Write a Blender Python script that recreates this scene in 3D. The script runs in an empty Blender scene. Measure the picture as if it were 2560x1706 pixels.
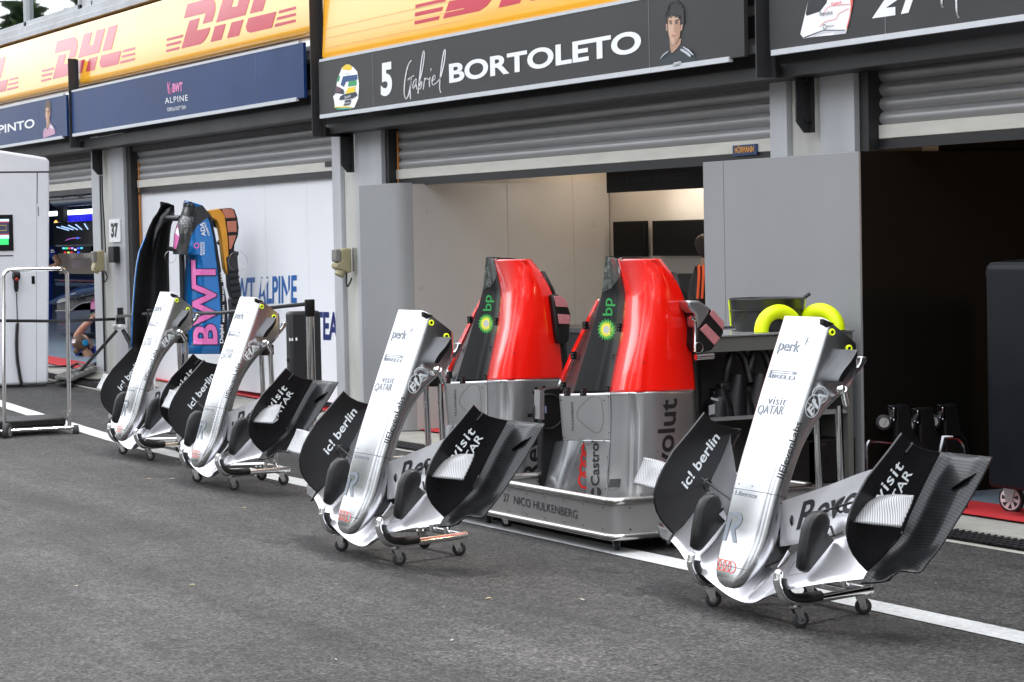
import bpy, bmesh, math, random
from math import radians, sin, cos, pi
from mathutils import Vector, Matrix
from mathutils.bvhtree import BVHTree
random.seed(7)
SC = bpy.context.scene
COL = SC.collection
V = Vector

# ------------------------------------------------------------------ camera
YAW, PITCH, ROLL, LENS, CAMZ = radians(26.9656), radians(2.43972), radians(1.17906), 85.0, 1.65
_d = V((-cos(YAW)*cos(PITCH), sin(YAW)*cos(PITCH), -sin(PITCH)))
_r = _d.cross(V((0, 0, 1))).normalized(); _u = _r.cross(_d)
CR = _r*cos(ROLL) - _u*sin(ROLL); CU = _u*cos(ROLL) + _r*sin(ROLL); CD = _d
CAM = V((0, 0, CAMZ)); FPX = LENS/36*2560
cd = bpy.data.cameras.new('camera'); cam = bpy.data.objects.new('camera', cd); COL.objects.link(cam)
cd.lens = LENS; cd.sensor_width = 36; cd.clip_start = .1; cd.clip_end = 2000
cam.matrix_world = Matrix(((CR.x, CU.x, -CD.x, CAM.x), (CR.y, CU.y, -CD.y, CAM.y), (CR.z, CU.z, -CD.z, CAM.z), (0, 0, 0, 1)))
SC.camera = cam

# ------------------------------------------------------------------ light: overcast sky and a weak soft sun
SC.view_settings.view_transform = 'Standard'; SC.view_settings.look = 'None'
SC.view_settings.exposure = 1.28; SC.view_settings.gamma = 1
SUN_EL, SUN_AZ = radians(68), radians(60)       # azimuth of the sun, counter-clockwise from +x
w = bpy.data.worlds.new('World'); SC.world = w; w.use_nodes = True
nt = w.node_tree; N = nt.nodes; L = nt.links; N.clear()
out = N.new('ShaderNodeOutputWorld'); bg = N.new('ShaderNodeBackground'); bg.inputs[1].default_value = .145
sky = N.new('ShaderNodeTexSky'); sky.sky_type = 'NISHITA'; sky.sun_disc = False
sky.sun_elevation = SUN_EL; sky.sun_rotation = pi/2 - SUN_AZ; sky.dust_density = 4; sky.air_density = 1.2
tc = N.new('ShaderNodeTexCoord'); no = N.new('ShaderNodeTexNoise'); no.inputs['Scale'].default_value = 2.2; no.inputs['Detail'].default_value = 6
mp = N.new('ShaderNodeMapping'); mp.inputs['Scale'].default_value = (1, 1, 2.5)
rp = N.new('ShaderNodeValToRGB'); rp.color_ramp.elements[0].position = .34; rp.color_ramp.elements[1].position = .68
rp.color_ramp.elements[0].color = (5.2, 5.4, 5.8, 1); rp.color_ramp.elements[1].color = (11.5, 11.6, 11.8, 1)
mx = N.new('ShaderNodeMix'); mx.data_type = 'RGBA'; mx.inputs[0].default_value = .8
L.new(tc.outputs['Generated'], mp.inputs[0]); L.new(mp.outputs[0], no.inputs['Vector']); L.new(no.outputs[0], rp.inputs[0])
sz = N.new('ShaderNodeSeparateXYZ'); L.new(tc.outputs['Generated'], sz.inputs[0])
zg = N.new('ShaderNodeMapRange'); zg.inputs[1].default_value = 0; zg.inputs[2].default_value = 1; zg.inputs[3].default_value = .78; zg.inputs[4].default_value = 1.45; L.new(sz.outputs[2], zg.inputs[0])
zm_ = N.new('ShaderNodeMix'); zm_.data_type = 'RGBA'; zm_.blend_type = 'MULTIPLY'; zm_.inputs[0].default_value = 1; L.new(rp.outputs[0], zm_.inputs[6]); L.new(zg.outputs[0], zm_.inputs[7])     # an overcast sky is brightest overhead
L.new(sky.outputs[0], mx.inputs[6]); L.new(zm_.outputs[2], mx.inputs[7]); L.new(mx.outputs[2], bg.inputs[0]); L.new(bg.outputs[0], out.inputs[0])
sd = bpy.data.lights.new('sun', 'SUN'); sd.energy = 1.5; sd.angle = radians(11); sd.color = (1, .96, .9)
so = bpy.data.objects.new('sun', sd); COL.objects.link(so); so.location = (0, 0, 30)
sv = V((cos(SUN_AZ)*cos(SUN_EL), sin(SUN_AZ)*cos(SUN_EL), sin(SUN_EL)))
so.rotation_euler = sv.to_track_quat('Z', 'Y').to_euler()

# ------------------------------------------------------------------ measuring: pixel of the 2560x1706 photograph -> point on a real plane
def ray(p):
    return CR*((p[0]-1280)/FPX) - CU*((p[1]-853)/FPX) + CD
def hit(p, ax, val):
    v = ray(p); t = (val-CAM['xyz'.index(ax)])/v['xyz'.index(ax)]
    return CAM + v*t
def hx(p, x): return hit(p, 'x', x)
def hy(p, y): return hit(p, 'y', y)
def hz(p, z): return hit(p, 'z', z)
def ZM(x0, y0, k): return lambda x, y: (x0+x/k, y0+y/k)
DD = lambda x, y: (x*1.08798, y*1.08798)
SS = lambda x, y: (x, y)

# ------------------------------------------------------------------ materials
MT = {}
def rgb(h):
    h = h.lstrip('#'); c = [int(h[i:i+2], 16)/255 for i in (0, 2, 4)]
    return tuple((x/12.92 if x <= .04045 else ((x+.055)/1.055)**2.4) for x in c)
def mat(name, col, rough=.5, metal=0., coat=0., var=.08, scale=6., bump=0., bscale=60., emit=None, es=1., rvar=.12, spec=.5, stretch=(1, 1, 1), coatr=.03):
    if name in MT: return MT[name]
    m = bpy.data.materials.new(name); m.use_nodes = True; nt = m.node_tree; N = nt.nodes; L = nt.links
    b = N['Principled BSDF']; c = rgb(col) if isinstance(col, str) else col
    b.inputs['Metallic'].default_value = metal; b.inputs['Coat Weight'].default_value = coat; b.inputs['Coat Roughness'].default_value = coatr
    b.inputs['Specular IOR Level'].default_value = spec
    tc = N.new('ShaderNodeTexCoord'); mp = N.new('ShaderNodeMapping'); mp.inputs['Scale'].default_value = stretch
    L.new(tc.outputs['Object'], mp.inputs[0])
    n = N.new('ShaderNodeTexNoise'); n.inputs['Scale'].default_value = scale; n.inputs['Detail'].default_value = 5; n.inputs['Roughness'].default_value = .6
    L.new(mp.outputs[0], n.inputs['Vector'])
    r = N.new('ShaderNodeMapRange'); r.inputs[1].default_value = .25; r.inputs[2].default_value = .75
    r.inputs[3].default_value = 1-var; r.inputs[4].default_value = 1+var; L.new(n.outputs[0], r.inputs[0])
    mu = N.new('ShaderNodeMix'); mu.data_type = 'RGBA'; mu.blend_type = 'MULTIPLY'; mu.inputs[0].default_value = 1; mu.inputs[6].default_value = (*c, 1)
    L.new(r.outputs[0], mu.inputs[7]); L.new(mu.outputs[2], b.inputs['Base Color'])
    r2 = N.new('ShaderNodeMapRange'); r2.inputs[1].default_value = .25; r2.inputs[2].default_value = .75
    r2.inputs[3].default_value = max(.01, rough*(1-rvar)); r2.inputs[4].default_value = min(1, rough*(1+rvar)); L.new(n.outputs[0], r2.inputs[0]); L.new(r2.outputs[0], b.inputs['Roughness'])
    if bump:
        n2 = N.new('ShaderNodeTexNoise'); n2.inputs['Scale'].default_value = bscale; n2.inputs['Detail'].default_value = 4; L.new(mp.outputs[0], n2.inputs['Vector'])
        bu = N.new('ShaderNodeBump'); bu.inputs['Strength'].default_value = bump; bu.inputs['Distance'].default_value = .01; L.new(n2.outputs[0], bu.inputs['Height']); L.new(bu.outputs[0], b.inputs['Normal'])
    if emit:
        b.inputs['Emission Color'].default_value = (*(rgb(emit) if isinstance(emit, str) else emit), 1); b.inputs['Emission Strength'].default_value = es
    MT[name] = m; return m

def carbon(name, lo, hi, scale=62, rough=.28, coat=.6, axes='yz'):
    m = bpy.data.materials.new(name); m.use_nodes = True; nt = m.node_tree; N = nt.nodes; L = nt.links; b = N['Principled BSDF']
    tc = N.new('ShaderNodeTexCoord'); sp = N.new('ShaderNodeSeparateXYZ'); L.new(tc.outputs['Object'], sp.inputs[0])
    def math_(op, a, bb):
        q = N.new('ShaderNodeMath'); q.operation = op
        for i, x in enumerate((a, bb)):
            if isinstance(x, (int, float)): q.inputs[i].default_value = x
            else: L.new(x, q.inputs[i])
        return q.outputs[0]
    ix = {'x': 0, 'y': 1, 'z': 2}
    a, c = sp.outputs[ix[axes[0]]], sp.outputs[ix[axes[1]]]
    # twill: diagonal bands broken by a finer crossing thread
    s = math_('ADD', math_('MULTIPLY', a, scale*.55), math_('MULTIPLY', c, scale))
    st = math_('FLOOR', math_('MULTIPLY', a, scale*2.2), 0)
    f = math_('FRACT', math_('ADD', s, math_('MULTIPLY', st, .25)), 0)
    tri = math_('ABSOLUTE', math_('SUBTRACT', f, .5), 0)
    rp = N.new('ShaderNodeValToRGB'); rp.color_ramp.elements[0].position = .12; rp.color_ramp.elements[1].position = .4
    rp.color_ramp.elements[0].color = (*rgb(lo), 1); rp.color_ramp.elements[1].color = (*rgb(hi), 1)
    L.new(tri, rp.inputs[0]); L.new(rp.outputs[0], b.inputs['Base Color'])
    rr = N.new('ShaderNodeMapRange'); rr.inputs[1].default_value = .1; rr.inputs[2].default_value = .4; rr.inputs[3].default_value = rough+.12; rr.inputs[4].default_value = rough
    L.new(tri, rr.inputs[0]); L.new(rr.outputs[0], b.inputs['Roughness'])
    b.inputs['Metallic'].default_value = .35; b.inputs['Coat Weight'].default_value = coat; b.inputs['Coat Roughness'].default_value = .12
    MT[name] = m; return m

# ------------------------------------------------------------------ objects
ORG = {}
def link(o, parent=None, org=None):
    COL.objects.link(o)
    if parent: o.parent = parent
    ORG[o.name] = org if org is not None else V((0, 0, 0))
    return o
def tag(o, label=None, cat=None, group=None, kind=None):
    if label: o['label'] = label
    if cat: o['category'] = cat
    if group: o['group'] = group
    if kind: o['kind'] = kind
    return o
def thing(name, loc, label, cat, group=None):
    o = bpy.data.objects.new(name, None); o.empty_display_size = .1; link(o, None, V(loc)); o.location = loc
    return tag(o, label, cat, group)

class MB:
    def __init__(s): s.v = []; s.f = []; s.m = []
    def add(s, vs, fs, mi=0):
        b = len(s.v); s.v += [V(p) for p in vs]; s.f += [tuple(i+b for i in f) for f in fs]; s.m += [mi]*len(fs); return s
    def box(s, a, b, mi=0):
        x0, y0, z0 = [min(a[i], b[i]) for i in range(3)]; x1, y1, z1 = [max(a[i], b[i]) for i in range(3)]
        return s.add([(x0,y0,z0),(x1,y0,z0),(x1,y1,z0),(x0,y1,z0),(x0,y0,z1),(x1,y0,z1),(x1,y1,z1),(x0,y1,z1)],
                     [(0,3,2,1),(4,5,6,7),(0,1,5,4),(1,2,6,5),(2,3,7,6),(3,0,4,7)], mi)
    def obox(s, c, ux, uy, uz, mi=0):     # centre and three half vectors
        c, ux, uy, uz = V(c), V(ux), V(uy), V(uz)
        return s.add([c+ux*i+uy*j+uz*k for k in (-1,1) for i, j in ((-1,-1),(1,-1),(1,1),(-1,1))],
                     [(0,3,2,1),(4,5,6,7),(0,1,5,4),(1,2,6,5),(2,3,7,6),(3,0,4,7)], mi)
    def prism(s, poly, ext, mi=0, mi2=None):
        poly = [V(p) for p in poly]; n = len(poly); e = V(ext)
        s.add(poly+[p+e for p in poly], [tuple(range(n)), tuple(range(2*n-1, n-1, -1))], mi)
        b = len(s.v)-2*n; q = [(b+i, b+(i+1) % n, b+n+(i+1) % n, b+n+i) for i in range(n)]
        s.f += q; s.m += [mi if mi2 is None else mi2]*n; return s
    def grid(s, rows, mi=0, closed=False):
        n = len(rows[0]); vs = [p for r in rows for p in r]; fs = []
        for i in range(len(rows)-1):
            for j in range(n if closed else n-1):
                k = (j+1) % n; fs.append((i*n+j, i*n+k, (i+1)*n+k, (i+1)*n+j))
        return s.add(vs, fs, mi)
    def loft(s, rings, mi=0, caps=True):
        s.grid(rings, mi, True); n = len(rings[0]); b = len(s.v)-n*len(rings)
        if caps: s.f += [tuple(range(b+n-1, b-1, -1)), tuple(range(len(s.v)-n, len(s.v)))]; s.m += [mi, mi]
        return s
    def tube(s, pts, r, n=10, mi=0, caps=True):
        pts = [V(p) for p in pts]; rs = r if isinstance(r, (list, tuple)) else [r]*len(pts); rings = []; up = None
        for i, p in enumerate(pts):
            t = (pts[min(i+1, len(pts)-1)]-pts[max(i-1, 0)]).normalized()
            if up is None:
                up = t.orthogonal().normalized()
            else:
                up = (up - t*up.dot(t)); up = up.normalized() if up.length > 1e-6 else t.orthogonal().normalized()
            w = t.cross(up); rings.append([p+(up*cos(2*pi*k/n)+w*sin(2*pi*k/n))*rs[i] for k in range(n)])
        return s.loft(rings, mi, caps)
    def cyl(s, a, b, r, n=20, mi=0): return s.tube([a, b], r, n, mi)
    def lathe(s, c, axis, prof, n=28, mi=0):   # prof: (distance along axis, radius)
        c, ax = V(c), V(axis).normalized(); u = ax.orthogonal().normalized(); w = ax.cross(u)
        return s.loft([[c+ax*h+(u*cos(2*pi*k/n)+w*sin(2*pi*k/n))*max(r, 1e-4) for k in range(n)] for h, r in prof], mi)
    def torus(s, c, axis, R, r, n=36, m=10, mi=0, a0=0, a1=2*pi):
        c, ax = V(c), V(axis).normalized(); u = ax.orthogonal().normalized(); w = ax.cross(u); full = abs(a1-a0-2*pi) < 1e-6
        rings = []
        for i in range(n if full else n+1):
            a = a0+(a1-a0)*i/n; d = u*cos(a)+w*sin(a); rings.append([c+d*(R+r*cos(2*pi*k/m))+ax*(r*sin(2*pi*k/m)) for k in range(m)])
        if full: rings.append(rings[0]); return s.loft(rings, mi, False)
        return s.loft(rings, mi)
    def sphere(s, c, r, n=14, m=9, mi=0, sc=(1, 1, 1)):
        c = V(c); return s.loft([[c+V((r*sc[0]*sin(pi*max(i, .02) / m if i < m else pi*.999)*cos(2*pi*k/n), r*sc[1]*sin(pi*max(i, .02)/m if i < m else pi*.999)*sin(2*pi*k/n), r*sc[2]*cos(pi*i/m))) for k in range(n)] for i in range(m+1)], mi)
    def build(s, name, mats, parent=None, smooth=35, bevel=0, org=None, sub=0, solid=0, seg=2, recalc=True):
        o0 = V(org) if org is not None else (ORG[parent.name].copy() if parent else V((0, 0, 0)))
        me = bpy.data.meshes.new(name); me.from_pydata([p-o0 for p in s.v], [], s.f)
        for m in (mats if isinstance(mats, (list, tuple)) else [mats]): me.materials.append(m)
        me.polygons.foreach_set('material_index', s.m)
        bm = bmesh.new(); bm.from_mesh(me); bmesh.ops.remove_doubles(bm, verts=bm.verts, dist=1e-5)
        if recalc: bmesh.ops.recalc_face_normals(bm, faces=bm.faces)
        bm.to_mesh(me); bm.free()
        if smooth:
            me.polygons.foreach_set('use_smooth', [True]*len(me.polygons)); me.set_sharp_from_angle(angle=radians(smooth))
        o = bpy.data.objects.new(name, me); link(o, parent, o0)
        if not parent: o.location = o0
        elif org is not None: o.location = o0-ORG[parent.name]
        if solid: q = o.modifiers.new('solid', 'SOLIDIFY'); q.thickness = solid; q.offset = 0
        if sub: q = o.modifiers.new('sub', 'SUBSURF'); q.levels = sub; q.render_levels = sub
        if bevel: q = o.modifiers.new('bevel', 'BEVEL'); q.width = bevel; q.segments = seg; q.limit_method = 'ANGLE'; q.angle_limit = radians(40); q.harden_normals = False
        return o

def arc(p0, p1, p2, n=6):   # rounded corner p1 as quadratic curve
    p0, p1, p2 = V(p0), V(p1), V(p2); return [p0*(1-t)**2+p1*2*t*(1-t)+p2*t*t for t in [i/n for i in range(n+1)]]
def roundpath(pts, r, n=6):
    pts = [V(p) for p in pts]; o = [pts[0]]
    for i in range(1, len(pts)-1):
        a = (pts[i-1]-pts[i]); b = (pts[i+1]-pts[i]); ra = min(r, a.length*.49); rb = min(r, b.length*.49)
        o += arc(pts[i]+a.normalized()*ra, pts[i], pts[i]+b.normalized()*rb, n)
    return o+[pts[-1]]
def spline(pts, n=6, closed=False):
    P = [V(p) for p in pts]; o = []; m = len(P)
    for i in range(m if closed else m-1):
        a, b, c, d = (P[(i-1) % m], P[i], P[(i+1) % m], P[(i+2) % m]) if closed else (P[max(i-1, 0)], P[i], P[i+1], P[min(i+2, m-1)])
        for k in range(n):
            t = k/n; o.append(.5*((2*b)+(c-a)*t+(2*a-5*b+4*c-d)*t*t+(3*b-a-3*c+d)*t**3))
    return o if closed else o+[P[-1]]
def children(o): return [c for c in bpy.data.objects if c.parent == o]
def copy_tree(o, parent=None, skip=()):
    c = o.copy(); COL.objects.link(c); c.parent = parent; ORG[c.name] = ORG.get(o.name, V((0, 0, 0)))
    for ch in children(o):
        if ch.name.split('.')[0] not in skip: copy_tree(ch, c, skip)
    return c

# ------------------------------------------------------------------ lettering (Blender's own font, as flat real letters a hair off the surface)
def glyphs(s, bold=0., shear=0., space=1., align='LEFT'):
    cu = bpy.data.curves.new('lettering', 'FONT'); cu.body = s; cu.size = 1; cu.offset = bold; cu.shear = shear; cu.space_character = space; cu.align_x = align
    cu.fill_mode = 'FRONT'; cu.resolution_u = 5; ob = bpy.data.objects.new('lettering', cu); me = bpy.data.meshes.new_from_object(ob)
    v = [(p.co.x, p.co.y) for p in me.vertices]; f = [tuple(p.vertices) for p in me.polygons]
    bpy.data.objects.remove(ob); bpy.data.curves.remove(cu); bpy.data.meshes.remove(me)
    x0 = min(p[0] for p in v); x1 = max(p[0] for p in v); y0 = min(p[1] for p in v); y1 = max(p[1] for p in v)
    return [((p[0]-x0)/(x1-x0), (p[1]-y0)/(y1-y0)) for p in v], f
def shapes(polys):     # polygons in 0..1 coordinates
    v = []; f = []
    for p in polys: b = len(v); v += p; f.append(tuple(range(b, b+len(p))))
    return v, f
def ring(cx, cy, rx, ry, w, n=40, a0=0, a1=2*pi):
    o = []
    for i in range(n):
        a, b = a0+(a1-a0)*i/n, a0+(a1-a0)*(i+1)/n
        o.append([(cx+rx*cos(a), cy+ry*sin(a)), (cx+rx*cos(b), cy+ry*sin(b)), (cx+(rx-w)*cos(b), cy+(ry-w*ry/rx)*sin(b)), (cx+(rx-w)*cos(a), cy+(ry-w*ry/rx)*sin(a))])
    return o
def disc(cx, cy, rx, ry=None, n=32): return [(cx+rx*cos(2*pi*i/n), cy+(ry or rx)*sin(2*pi*i/n)) for i in range(n)]
def star(cx, cy, ro, ri, n, ph=0): return [(cx+(ro if k % 2 == 0 else ri)*cos(pi*k/n+ph), cy+(ro if k % 2 == 0 else ri)*sin(pi*k/n+ph)) for k in range(2*n)]
def decal(name, g, O, U, W, m, parent, eps=.0025, onto=None, step=.03, toward=None, org=None):
    """flat shape g (0..1 coordinates) laid at O with width vector U and height vector W; onto: objects whose surface it follows"""
    O, U, W = V(O), V(U), V(W); n = U.cross(W).normalized()
    if toward is not None and n.dot(V(toward)) < 0: n = -n
    bm = bmesh.new(); vs = [bm.verts.new(O+U*p[0]+W*p[1]) for p in g[0]]
    for f in g[1]:
        try: bm.faces.new([vs[i] for i in f])
        except ValueError: pass
    if onto:
        bmesh.ops.triangulate(bm, faces=bm.faces[:])
        for ax in (U, W):
            a = ax.normalized(); k = int(ax.length/step)
            lo = min((q.co-O).dot(a) for q in bm.verts); hi = max((q.co-O).dot(a) for q in bm.verts); t = lo+step
            while t < hi:
                bmesh.ops.bisect_plane(bm, geom=bm.verts[:]+bm.edges[:]+bm.faces[:], plane_co=O+a*t, plane_no=a); t += step
        trees = []
        for ob in (onto if isinstance(onto, (list, tuple)) else [onto]):
            dg = bpy.context.evaluated_depsgraph_get(); ev = ob.evaluated_get(dg); me = ev.to_mesh(); o0 = ORG[ob.name]
            trees.append(BVHTree.FromPolygons([q.co+o0 for q in me.vertices], [tuple(p.vertices) for p in me.polygons])); ev.to_mesh_clear()
        for q in bm.verts:
            best = None
            for t in trees:
                h = t.ray_cast(q.co+n*.6, -n, 1.3)
                if h[0] is not None and (best is None or h[3] < best[3]): best = h
            if best: q.co = best[0]+n*eps
            else: q.co = q.co+n*eps
    else:
        for q in bm.verts: q.co += n*eps
    for f in bm.faces:
        f.normal_update()
        if f.normal.dot(n) < 0: f.normal_flip()
    o0 = V(org) if org is not None else (ORG[parent.name] if parent else V((0, 0, 0)))
    for q in bm.verts: q.co -= o0
    me = bpy.data.meshes.new(name); bm.to_mesh(me); bm.free(); me.materials.append(m)
    o = bpy.data.objects.new(name, me); link(o, parent, o0)
    if not parent: o.location = o0
    return o
def pdecal(name, g, ax, val, bl, br, tl, m, parent, **k):   # corners given as photo pixels on the plane ax = val
    a, b, c = hit(bl, ax, val), hit(br, ax, val), hit(tl, ax, val)
    return decal(name, g, a, b-a, c-a, m, parent, toward=-CD, **k)
# ================================================================== SETTING
def gz(x): return 0. if x > -19 else .017*(-19-x)
def gzb(x): return gz(max(x, -60))
def asphalt():
    m = bpy.data.materials.new('asphalt'); m.use_nodes = True; nt = m.node_tree; N = nt.nodes; L = nt.links; b = N['Principled BSDF']
    tc = N.new('ShaderNodeTexCoord')
    def noise(s, d=4, sc=(1, 1, 1), rough=.6):
        mp = N.new('ShaderNodeMapping'); mp.inputs['Scale'].default_value = sc; L.new(tc.outputs['Object'], mp.inputs[0])
        n = N.new('ShaderNodeTexNoise'); n.inputs['Scale'].default_value = s; n.inputs['Detail'].default_value = d; n.inputs['Roughness'].default_value = rough; L.new(mp.outputs[0], n.inputs['Vector']); return n.outputs[0]
    def ramp(src, p0, c0, p1, c1):
        r = N.new('ShaderNodeValToRGB'); e = r.color_ramp.elements; e[0].position = p0; e[1].position = p1; e[0].color = (c0,)*3+(1,); e[1].color = (c1,)*3+(1,); L.new(src, r.inputs[0]); return r.outputs[0]
    def mul(a, c):
        q = N.new('ShaderNodeMix'); q.data_type = 'RGBA'; q.blend_type = 'MULTIPLY'; q.inputs[0].default_value = 1; L.new(a, q.inputs[6]); L.new(c, q.inputs[7]); return q.outputs[2]
    base = N.new('ShaderNodeRGB'); base.outputs[0].default_value = (.0405, .0392, .0380, 1)
    vo = N.new('ShaderNodeTexVoronoi'); vo.inputs['Scale'].default_value = 82; L.new(tc.outputs['Object'], vo.inputs['Vector'])
    sp = N.new('ShaderNodeSeparateColor'); L.new(vo.outputs['Color'], sp.inputs[0])
    c = mul(base.outputs[0], ramp(sp.outputs[0], 1e-4, .34, 1., 1.9))
    c = mul(c, ramp(noise(42, 5, rough=.8), .3, .5, .7, 1.5))
    v2 = N.new('ShaderNodeTexVoronoi'); v2.inputs['Scale'].default_value = 60; L.new(tc.outputs['Object'], v2.inputs['Vector']); c = mul(c, ramp(v2.outputs['Distance'], .30, 1.08, .75, .55))      # dark pits between the stones
    c = mul(c, ramp(noise(11, 4, rough=.7), .36, .82, .64, 1.2))
    c = mul(c, ramp(noise(.5, 6, rough=.65), .32, .62, .68, 1.35))
    c = mul(c, ramp(noise(1.1, 6, (.14, 1.7, 1), .72), .36, .68, .64, 1.25))       # wheel tracks and rubber along the lane
    c = mul(c, ramp(noise(2.3, 2, (.9, 1.3, 1)), .6, 1., .70, .68))              # old damp and oil spots
    sc = noise(5.5, 7, (.35, 1.6, 1), .82)
    scr = N.new('ShaderNodeValToRGB'); e = scr.color_ramp.elements; e[0].position = .70; e[1].position = .735; e[0].color = (0, 0, 0, 1); e[1].color = (.42,)*3+(1,); L.new(sc, scr.inputs[0])
    pale = N.new('ShaderNodeMix'); pale.data_type = 'RGBA'; L.new(scr.outputs[0], pale.inputs[0]); L.new(c, pale.inputs[6]); pale.inputs[7].default_value = (.26, .26, .25, 1); c = pale.outputs[2]
    L.new(c, b.inputs['Base Color']); b.inputs['Roughness'].default_value = .78; b.inputs['Specular IOR Level'].default_value = .35
    bu = N.new('ShaderNodeBump'); bu.inputs['Strength'].default_value = .75; bu.inputs['Distance'].default_value = .006; L.new(vo.outputs['Distance'], bu.inputs['Height'])
    b2 = N.new('ShaderNodeBump'); b2.inputs['Strength'].default_value = .5; b2.inputs['Distance'].default_value = .01; L.new(noise(26, 5), b2.inputs['Height']); L.new(bu.outputs[0], b2.inputs['Normal']); L.new(b2.outputs[0], b.inputs['Normal'])
    MT['asphalt'] = m; return m
def worn_paint():
    m = bpy.data.materials.new('worn_white_paint'); m.use_nodes = True; nt = m.node_tree; N = nt.nodes; L = nt.links; b = N['Principled BSDF']
    tc = N.new('ShaderNodeTexCoord'); n = N.new('ShaderNodeTexNoise'); n.inputs['Scale'].default_value = 34; n.inputs['Detail'].default_value = 7; n.inputs['Roughness'].default_value = .72; L.new(tc.outputs['Object'], n.inputs['Vector'])
    n2 = N.new('ShaderNodeTexNoise'); n2.inputs['Scale'].default_value = 2.3; n2.inputs['Detail'].default_value = 4; L.new(tc.outputs['Object'], n2.inputs['Vector'])
    ad = N.new('ShaderNodeMath'); ad.operation = 'MULTIPLY_ADD'; ad.inputs[1].default_value = .5; L.new(n2.outputs[0], ad.inputs[0]); L.new(n.outputs[0], ad.inputs[2])
    r = N.new('ShaderNodeValToRGB'); e = r.color_ramp.elements; e[0].position = .55; e[1].position = .92; e[0].color = (.66, .67, .67, 1); e[1].color = (.40, .41, .41, 1); L.new(ad.outputs[0], r.inputs[0])
    L.new(r.outputs[0], b.inputs['Base Color']); b.inputs['Roughness'].default_value = .7
    bu = N.new('ShaderNodeBump'); bu.inputs['Strength'].default_value = .6; bu.inputs['Distance'].default_value = .004; L.new(n.outputs[0], bu.inputs['Height']); L.new(bu.outputs[0], b.inputs['Normal']); MT['worn_white_paint'] = m; return m
ASPH = asphalt(); PAINT = worn_paint()
CONC = mat('concrete', (.30, .29, .26), .85, var=.22, scale=3.5, bump=.35, bscale=45)
PCONC = mat('pillar_concrete', (.50, .495, .46), .8, var=.25, scale=2.2, bump=.3, bscale=30, stretch=(1, 1, .35))
GFLOOR = mat('garage_floor_paint', (.20, .25, .30), .4, var=.12, scale=1.5)
STEEL = mat('grey_painted_steel', (.43, .44, .455), .48, var=.18, scale=1.8, stretch=(1, 1, .5), bump=.08, bscale=12)
STEELD = mat('dark_painted_steel', (.018, .018, .019), .5, var=.12, scale=3)
ALU = mat('aluminium', (.62, .62, .61), .38, .75, var=.1, scale=4, stretch=(.3, 1, 1))
ALUW = mat('pale_door_rail', (.66, .64, .58), .45, .1, var=.1, scale=5, stretch=(.6, 1, 3))
SLAT = mat('grey_shutter_slat', (.42, .42, .425), .42, .45, var=.1, scale=3, stretch=(.25, 1, 1))
BLK = mat('black_plastic', (.012, .012, .013), .45, var=.15)
RUB = mat('black_rubber', (.02, .02, .021), .7, var=.2, bump=.1)
CHR = mat('chrome', (.86, .86, .86), .07, 1., var=.03)
CHRD = mat('brushed_steel', (.55, .54, .52), .25, 1., var=.06)
WHT = mat('white_letter', (.82, .83, .84), .45, var=.02)
WGLO = mat('white_gloss_panel', (.80, .81, .84), .45, var=.02, scale=1.2)
YEL = mat('banner_yellow', (.86, .40, .008), .3, var=.04, scale=.8, coat=.7, coatr=.10, spec=.3, bump=.02, bscale=3)
YEL.node_tree.nodes['Principled BSDF'].inputs['Coat IOR'].default_value = 1.5
DRED = mat('banner_red', (.60, .015, .05), .3, var=.03, coat=1., coatr=.10)
DRED.node_tree.nodes['Principled BSDF'].inputs['Coat IOR'].default_value = 1.5
NAVY = mat('sign_navy', (.006, .032, .125), .35, var=.15, scale=1.3, spec=.35)
CHAR = mat('sign_charcoal', (.030, .030, .031), .42, var=.15, scale=1.2, spec=.4)
PANG = mat('grey_partition', (.265, .268, .274), .40, .05, var=.05, scale=1.1)
BEIGE = mat('warm_white_wall', (.44, .41, .37), .34, var=.04, scale=.8)
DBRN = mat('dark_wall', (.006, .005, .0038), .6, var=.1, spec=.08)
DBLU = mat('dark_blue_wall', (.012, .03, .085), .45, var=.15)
LIME = mat('neon_yellow', (.78, .95, .0), .5, var=.03)
GLASS = mat('window_glass', (.42, .46, .46), .015, 1., var=.12, scale=.4, bump=.02, bscale=1.6)
REDM = mat('red_mat', (.50, .02, .025), .75, var=.12, scale=8)
TRIMW = mat('pale_trim', (.60, .62, .65), .4, .3, var=.05)

# ground sheet (rises gently towards the far end of the lane)
xs = [60, 40, 20, 10, 5, 0]+[-1*i for i in range(1, 19)]+[-19-1.5*i for i in range(0, 30)]+[-70, -90, -130, -200]
ys = [-120, -60, -30, -15, -8, -4, -2, 0, 2, 4, 6, 7.8]
g = MB(); g.grid([[(x, y, gzb(x)) for y in ys] for x in xs]); tag(g.build('ground', ASPH, smooth=60), kind='structure')
g = MB(); g.grid([[(x, y, gzb(x)+z) for y, z in ((7.78, .004), (8.10, .012), (9.4, .012))] for x in xs if -75 < x < 12]); tag(g.build('pavement', CONC, smooth=60), kind='structure')
g = MB(); g.grid([[(x, y, gzb(x)+.018) for y in (8.92, 12, 20)] for x in xs if -75 < x < 12]); tag(g.build('garage_floor', GFLOOR, smooth=60), kind='structure')
cl = [(-3, 6.17), (-8, 6.19), (-12, 6.19), (-16, 6.20), (-18, 6.23), (-20, 6.27), (-22, 6.34), (-24, 6.43), (-26, 6.54), (-28, 6.66), (-31, 6.88), (-36, 7.2)]
rows = []
for x, y in spline([(a, b, 0) for a, b in cl], 8) and [(p.x, p.y) for p in spline([(a, b, 0) for a, b in cl], 8)]:
    rows.append([(x, y-.09+random.uniform(-.004, .004), gzb(x)+.004), (x, y, gzb(x)+.004), (x, y+.09+random.uniform(-.004, .004), gzb(x)+.004)])
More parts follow.
